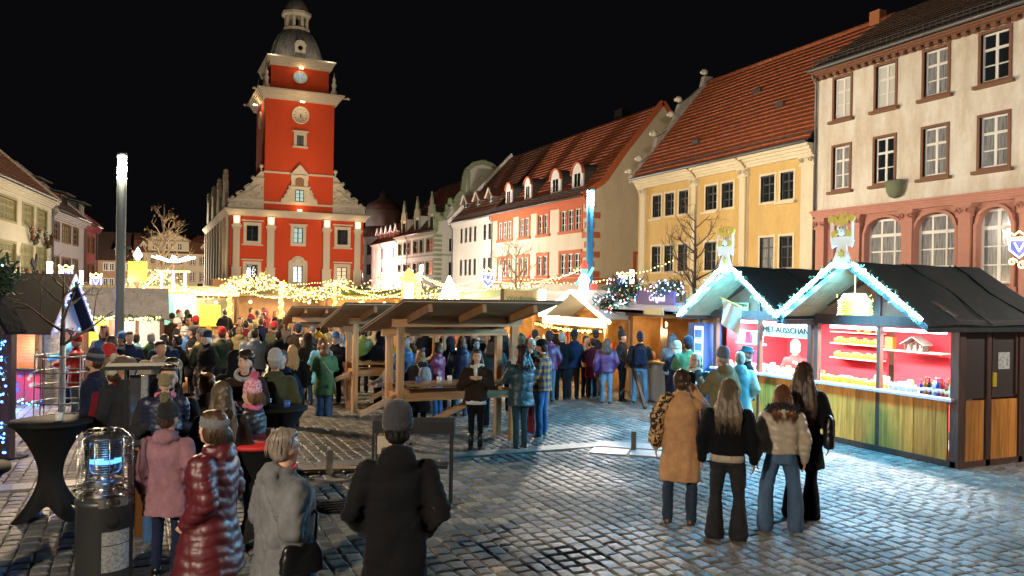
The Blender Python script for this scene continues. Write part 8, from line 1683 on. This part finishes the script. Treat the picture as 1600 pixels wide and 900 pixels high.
for x, y, rz, h, ck, cc_, hem, ex, lg, hair, hat, a1, a2, fem, lab in (
(-0.14,19.33,-4.71,1.64,'puffer','aqua',0.8,"hood='down'",'greydenim',('short', 'brown'),None,'chest','chest',1,'person in a pale aqua hooded jacket beside the lamp pole, back turned'),
(0.15,18.64,-4.69,1.69,'wool','green',0.8,"hood='down'",'black',('short', 'grey'),None,'drink','pocket',0,'man in a faded green hooded jacket left of the broad navy back'),
(0.38,17.43,-4.73,1.72,'wool','navy',0.8,'bulk=1.15','black',('short', 'darkbrown'),None,'counter','counter',0,'broad shouldered man in a plain navy jacket leaning over a table, back turned'),
(0.64,17.98,-3.70,1.67,'wool','black',0.7,'','black',('short', 'black'),None,'chest','pocket',0,'slim person in black just right of the broad navy back'),
(0.94,22.13,-2.66,1.63,'puffer','blue',0.78,'quilt=.1','lightdenim',('bob', 'white'),('beanie', 'lightgrey'),'pocket','pocket',1,'woman in a blue quilted jacket and pale grey hat'),
(1.07,20.86,-3.37,1.72,'wool','black',0.5,'','black',('short', 'brown'),('cap', 'charcoal'),'pocket','pocket',0,'tall person in a long black coat behind the grey jacket man'),
(1.20,19.92,-2.94,1.70,'wool','khaki',0.82,'bulk=1.1','darkdenim',('short', 'brown'),('cap', 'charcoal'),'clasp','clasp',0,'man in a grey khaki jacket and dark cap standing with folded hands'),
(1.81,26.13,-4.75,1.49,'puffer','greydenim',0.8,'','black',('short', 'brown'),('beanie', 'yellow'),'pocket','pocket',1,'person in a grey blue jacket and yellow beanie at the bright stall'),
(2.00,24.29,-4.76,1.49,'fleece','beige',0.8,"hood='up'",'black',None,None,'counter','counter',1,'person in a cream fleece with hood up at the crate table'),
(2.05,22.39,-3.41,1.55,'wool','darkbrown',0.5,'','darkbrown',('short', 'darkbrown'),None,'counter','pocket',1,'person in a long dark brown coat beside the crate table'),
(2.40,23.11,-4.78,1.63,'wool','khaki',0.75,"hood='down'",'lightdenim',('bob', 'lightbrown'),None,'chest','chest',1,'woman in a khaki hooded coat and pale jeans mid crowd'),
(2.34,19.29,-4.75,1.74,'puffer','greydenim',0.8,"bulk=1.3, hood='down'",'black',('short', 'darkbrown'),None,'pocket','pocket',0,'broad man in a grey blue padded jacket with black shoulders'),
(2.43,20.68,-4.79,1.56,'wool','black',0.8,'','black',('short', 'grey'),('beanie', 'grey'),'chest','chest',1,'person in black with a pale grey beanie behind the broad jacket'),
(2.85,19.16,-4.69,1.73,'wool','black',0.7,"hood='down'",'black',('short', 'darkbrown'),None,'pocket','pocket',1,'person in black with a grey hood lying on the back'),
(4.02,26.22,-1.90,1.56,'wool','black',0.8,'','black',('bob', 'lightbrown'),('pompom', 'red'),'drink','chest',1,'person in a red pompom hat facing us in the crowd'),
(4.26,29.41,-4.82,1.50,'puffer','pink',0.8,'','black',('bob', 'brown'),('beanie', 'pink'),'chest','chest',1,'person in a pink jacket and pink hat far in the crowd'),
(3.44,19.33,-2.36,1.55,'wool','black',0.75,'','black',('short', 'brown'),('band', 'white'),'hold','hold',1,'woman in black with a white knitted headband facing right'),
(3.39,18.48,-4.37,1.67,'wool','darkbrown',0.5,"hood='up'",'brightdenim',None,None,'hold','chest',1,'person in a dark brown hooded coat carrying a pale aqua bag'),
(3.63,18.03,-4.88,1.59,'puffer','skyblue',0.6,'quilt=.12','denim',('wavy', 'auburn'),None,'chest','chest',1,'woman in a light blue quilted coat hidden behind the green coat'),
(4.97,25.23,-4.82,1.58,'puffer','yellow',0.8,'','black',('short', 'brown'),None,'chest','chest',1,'person in a mustard jacket under the third shelter'),
(5.45,25.67,-4.85,1.58,'wool','cream',0.6,'','black',('bob', 'lightbrown'),('beanie', 'orange'),'chest','chest',1,'person in a cream coat and orange beanie under the third shelter'),
(4.42,19.76,-4.76,1.58,'wool','white',0.55,'','beige',('bob', 'grey'),('beanie', 'beige'),'chest','pocket',1,'woman in a white coat and beige hat behind the older man'),
(5.47,23.90,-2.06,1.61,'wool','blue',0.8,'','black',('short', 'brown'),None,'drink','pocket',0,'man in a blue jacket facing us beside the third shelter'),
(4.30,22.79,-2.11,1.59,'wool','charcoal',0.8,'','black',('short', 'brown'),('beanie', 'grey'),'drink','chest',0,'man in charcoal with a grey beanie between the shelters'),
(4.06,24.00,-4.79,1.63,'wool','charcoal',0.8,'','black',('short', 'black'),None,'chest','chest',0,'man in a charcoal coat left of the third shelter'),
(5.11,20.22,-4.92,1.74,'puffer','neon',0.8,'','black',('short', 'brown'),None,'counter','counter',0,'person in a neon yellow jacket between the shelter posts'),
(4.92,17.99,-3.76,1.74,'wool','black',0.6,"hood='up', bulk=1.15",'black',None,None,'counter','counter',1,'person in a black hooded cape leaning over the fir covered table'),
(5.62,19.98,-2.02,1.63,'wool','black',0.8,'','black',('short', 'brown'),('beanie', 'charcoal'),'drink','chest',0,'man in black with charcoal beanie beyond the shelter table'),
(4.19,14.48,-2.90,1.45,'fleece','grey',0.85,'','khaki',('short', 'grey'),None,'counter','counter',0,'man in a grey fleece vest at the left end of the shelter table'),
(4.71,15.23,-4.98,1.74,'puffer','blue',0.85,"hood='down'",'beige',('short', 'grey'),None,'counter','pocket',1,'person in a bright blue jacket seen between the left posts'),
(5.05,16.72,-4.97,1.76,'wool','yellow',0.85,'','black',('short', 'brown'),None,'chest','chest',1,'person in yellow and black behind the left shelter post'),
(5.77,18.26,-0.83,1.70,'wool','darkbrown',0.8,'','black',('short', 'darkbrown'),None,'drink','chest',0,'man in a dark brown coat drinking, seen through the shelter'),
(4.69,14.24,-4.51,1.57,'wool','charcoal',0.45,"hood='down', bulk=1.1",'black',('wavy', 'lightbrown'),None,'counter','chest',1,'woman with wavy light brown hair and pale backpack at the shelter table'),
(5.49,15.53,-4.00,1.62,'puffer','plum',0.85,'quilt=.1','brightdenim',('bob', 'lightbrown'),None,'counter','chest',1,'blonde person in a plum jacket and bright blue jeans behind the table'),
(6.21,16.74,-5.03,1.66,'wool','charcoal',0.5,"hood='up'",'black',None,None,'phone','chest',1,'person in a charcoal hooded coat behind the shelter table'),
(6.15,15.88,-5.05,1.72,'puffer','navy',0.6,"hood='down'",'greydenim',('wavy', 'auburn'),None,'chest','chest',1,'woman with auburn hair in a navy puffer with blue grey hood'),
(6.75,16.71,-2.09,1.86,'wool','black',0.7,'bulk=1.15','black',('short', 'grey'),None,'drink','chest',0,'very tall man in black facing us above the shelter rail'),
(6.49,15.95,-0.91,1.66,'wool','charcoal',0.8,'','black',('short', 'brown'),None,'chest','chest',0,'boy with short brown hair in profile behind the scarfed woman'),
(7.73,21.21,-2.27,1.67,'wool','black',0.8,'','black',('short', 'brown'),('beanie', 'maroon'),'drink','chest',0,'man in black with a maroon beanie under the far lights'),
(7.05,20.97,-4.95,1.72,'wool','black',0.8,'','black',('short', 'brown'),('pompom', 'grey'),'chest','chest',1,'person in black with a grey pompom hat behind the shelter'),
(6.19,14.32,-5.09,1.84,'wool','darkteal',0.75,'','black',('long', 'darkbrown'),None,'down','chest',1,'woman in dark teal with long dark hair and a bright blue bag'),
(7.30,16.24,-5.10,1.78,'wool','black',0.7,'','black',('long', 'darkbrown'),None,'chest','chest',1,'woman in black with long dark hair right of the blue bag'),
(8.16,17.16,-5.09,1.70,'puffer','olive',0.8,"hood='up'",'black',None,None,'chest','chest',1,'person in an olive hood behind the balding man'),
(9.34,18.82,-5.14,1.67,'wool','charcoal',0.8,"hood='down'",'black',('short', 'brown'),('beanie', 'charcoal'),'chest','chest',0,'man in a charcoal beanie left of the plum jacket'),
(8.34,16.64,-5.14,1.66,'wool','taupe',0.8,'','black',('bob', 'blonde'),None,'chest','chest',1,'blonde woman in taupe behind the plaid shirt'),
(8.94,17.24,-5.12,1.72,'puffer','plum',0.82,"hood='down'",'greydenim',('short', 'brown'),('beanie', 'charcoal'),'pocket','pocket',1,'person in a plum hooded jacket and charcoal beanie, back turned'),
(9.41,17.47,-5.17,1.71,'wool','black',0.8,'','black',('short', 'grey'),None,'chest','pocket',0,'grey haired man in black between plum and navy jackets'),
(9.78,17.52,-4.87,1.73,'wool','navy',0.82,"hood='down', bulk=1.05",'charcoal',('short', 'brown'),('beanie', 'black'),'pocket','drink',0,'tall man in a dark navy jacket and black beanie at the long stall'),
(11.23,21.25,-5.16,1.72,'wool','black',0.8,'','black',('short', 'brown'),None,'counter','counter',0,'person in black at the long stall counter'),
(10.31,17.82,-1.22,1.60,'wool','camel',0.86,'','black',('short', 'darkbrown'),None,'pocket','chest',0,'man in camel sleeves and dark vest looking right'),
(10.36,17.58,-4.72,1.55,'wool','maroon',0.6,'','black',('short', 'darkbrown'),None,'chest','chest',1,'person in a dark maroon coat beside the camel sleeves'),
(10.69,17.98,-5.21,1.74,'wool','charcoal',0.7,'','greydenim',('short', 'brown'),('cap', 'charcoal'),'chest','chest',0,'tall man in a charcoal coat and cap before the glowing stall'),
(13.61,24.56,-2.08,1.65,'wool','red',0.8,'','black',('short', 'brown'),('beanie', 'red'),'drink','counter',0,'seller in red behind the long stall counter'),
(12.49,27.28,-2.17,1.49,'wool','black',0.8,'','black',('short', 'brown'),None,'counter','counter',0,'seller in black behind the long stall, left end'),
(8.99,24.48,-2.10,1.61,'fleece','red',0.8,'','black',('short', 'brown'),('beanie', 'white'),'drink','chest',1,'person in a red fleece and white hat far behind the shelter'),
(9.69,25.26,-4.56,1.55,'wool','camel',0.8,'','black',('bob', 'lightbrown'),None,'drink','chest',1,'woman in camel far behind the shelter'),
(8.19,23.75,-5.01,1.60,'puffer','cream',0.8,"hood='up'",'black',None,None,'chest','chest',1,'person in a cream hooded jacket far behind the shelter posts'),
(6.31,23.51,-4.94,1.61,'fleece','beige',0.8,"hood='up'",'black',None,None,'chest','chest',1,'person in a beige hooded fleece beyond the black cape')):
    sp = dict(h=h, coat=dict(kind=ck, col=cc_, hem=hem, **eval('dict(%s)' % ex)), legs=dict(kind='straight', col=lg), arms=(a1, a2), fem=bool(fem))
    if hair: sp['hair'] = dict(kind=hair[0], col=hair[1], len=1.3)
    if hat: sp['hat'] = dict(kind=hat[0], mat=cloth(hat[1], 'knit'))
    w = person(x, y, rz, sp, lab, group='people in the market crowd', q='far' if y*.9085+x*.418 > 17.4 else 'mid')
    if a1 == 'drink': held(w, 'mug in the hand of the '+' '.join(lab.split()[:9]), (CUP, CUPR)[len(lab) % 2], (.30, .10, 1.27), 'mug', 'mug')
    if 'bright blue bag' in lab: bag_on(w, 'bright sky blue tote bag hanging beside the shelter post', cloth('skyblue','leather'), 1, .92, .36, .34, .10, x=-.15, yo=.22)
    if 'pale aqua bag' in lab: bag_on(w, 'pale aqua tote bag on the dark brown hooded coat', cloth('aqua','wool'), -1, 1.15, .34, .38, .10, x=-.12)
    if 'pale backpack' in lab: backpack(w, 'pale grey backpack on the woman at the shelter table', cloth('lightgrey','wool'))
# ---- farther crowd: copies of a few of the people above with other clothes
bpy.data.scenes.remove(TS)
src = [o for o in COL.objects if o.get('category') == 'person' and o.get('group') and o.scale.x < 1.06 and not o['label'].startswith('seller')]
src = [o for o in src if len(o.children) <= 9][:26]
def recolour(o, ck, tk, hk):
    for ch in o.children:
        n = ch.name.split('.')[0]
        if n in ('coat', 'trousers', 'hat', 'hair') and ch.material_slots:
            sl = ch.material_slots[0]; sl.link = 'OBJECT'
            sl.material = {'coat': ck, 'trousers': tk, 'hat': hk or sl.material, 'hair': sl.material or ch.data.materials[0]}[n]
            if n == 'hat' and hk is None or n == 'hair': sl.link = 'DATA'
cr = random.Random(42); used = [(o.location.x, o.location.y) for o in COL.objects if o.get('category') == 'person']
zones = [('behind the black bar tables', -.5, 2.1, 11.6, 15.6, 6), ('near the lamp pole', -1.0, 2.4, 17.5, 19.5, 5), ('by the bright white stall', -1.5, 3.6, 28, 35.5, 15), ('by the middle back stall', 3.8, 8.0, 29, 38.5, 17), ('by the amber back stall', 8.0, 11.5, 29, 39.5, 13), ('behind the shelters', 7.6, 10.9, 22.5, 28.5, 12), ('near the lit tree', -1.6, 2.6, 22.8, 28, 8), ('left of the third shelter', 2.6, 4.0, 20.8, 28.5, 8), ('right of the third shelter', 6.1, 7.5, 22, 29, 9)]
cc = ['black','navy','charcoal','olive','grey','maroon','darkbrown','black','khaki','navy','greydenim','charcoal','darkbrown','camel','black','taupe','wine','olive','beige','red']
seen = {}
for zn, x0, x1, y0, y1, n in zones:
    k = 0; tries = 0
    while k < n and tries < 400:
        tries += 1; x, y = cr.uniform(x0, x1), cr.uniform(y0, y1)
        if min((x-a)**2+(y-c)**2 for a, c in used) < (.30 if y > 17 else .42): continue
        if any(abs(x-sx) < 1.3 and abs(y-sy_) < .8 for sx, sy_ in ((5.0, 23.9), (8.1, 20.9), (1.55, 22.4))): continue
        s = cr.choice(src); co = cr.choice(cc); tr = cr.choice(['black','darkdenim','denim','charcoal','black','lightdenim']); face = cr.choice([0, 20, 180, 180, 150, 205, 90, -90, 75, -110, 30, -30])
        hat = next((c for c in s.children if c.name.startswith('hat')), None); hc = cr.choice(['grey','black','charcoal','cream','navy','beige','brown','red']) if hat else None
        base = 'person, %s coat%s, %s, %s' % (co.replace('denim', ' blue').replace('darkbrown', 'dark brown'), ', %s hat' % hc if hc else ', no hat', zn, 'facing us' if abs(face) <= 30 else ('side on' if abs(face) == 90 else 'back turned'))
        if seen.get(base, 0) > 1: continue
        seen[base] = seen.get(base, 0)+1
        o = copy_tree(s); o.location = (x, y, 0); o.rotation_euler = (0, 0, math.atan2(-y, -x)-R(face)+cr.uniform(-.2, .2)); f = cr.uniform(.96, 1.06); o.scale = (f, f, f)
        recolour(o, cloth(co, 'wool'), cloth(tr, 'denim' if 'denim' in tr else 'wool'), cloth(hc, 'knit') if hc else None)
        o['label'] = base if seen[base] == 1 else base+', farther back'; o['group'] = 'people in the far crowd'; used.append((x, y)); k += 1
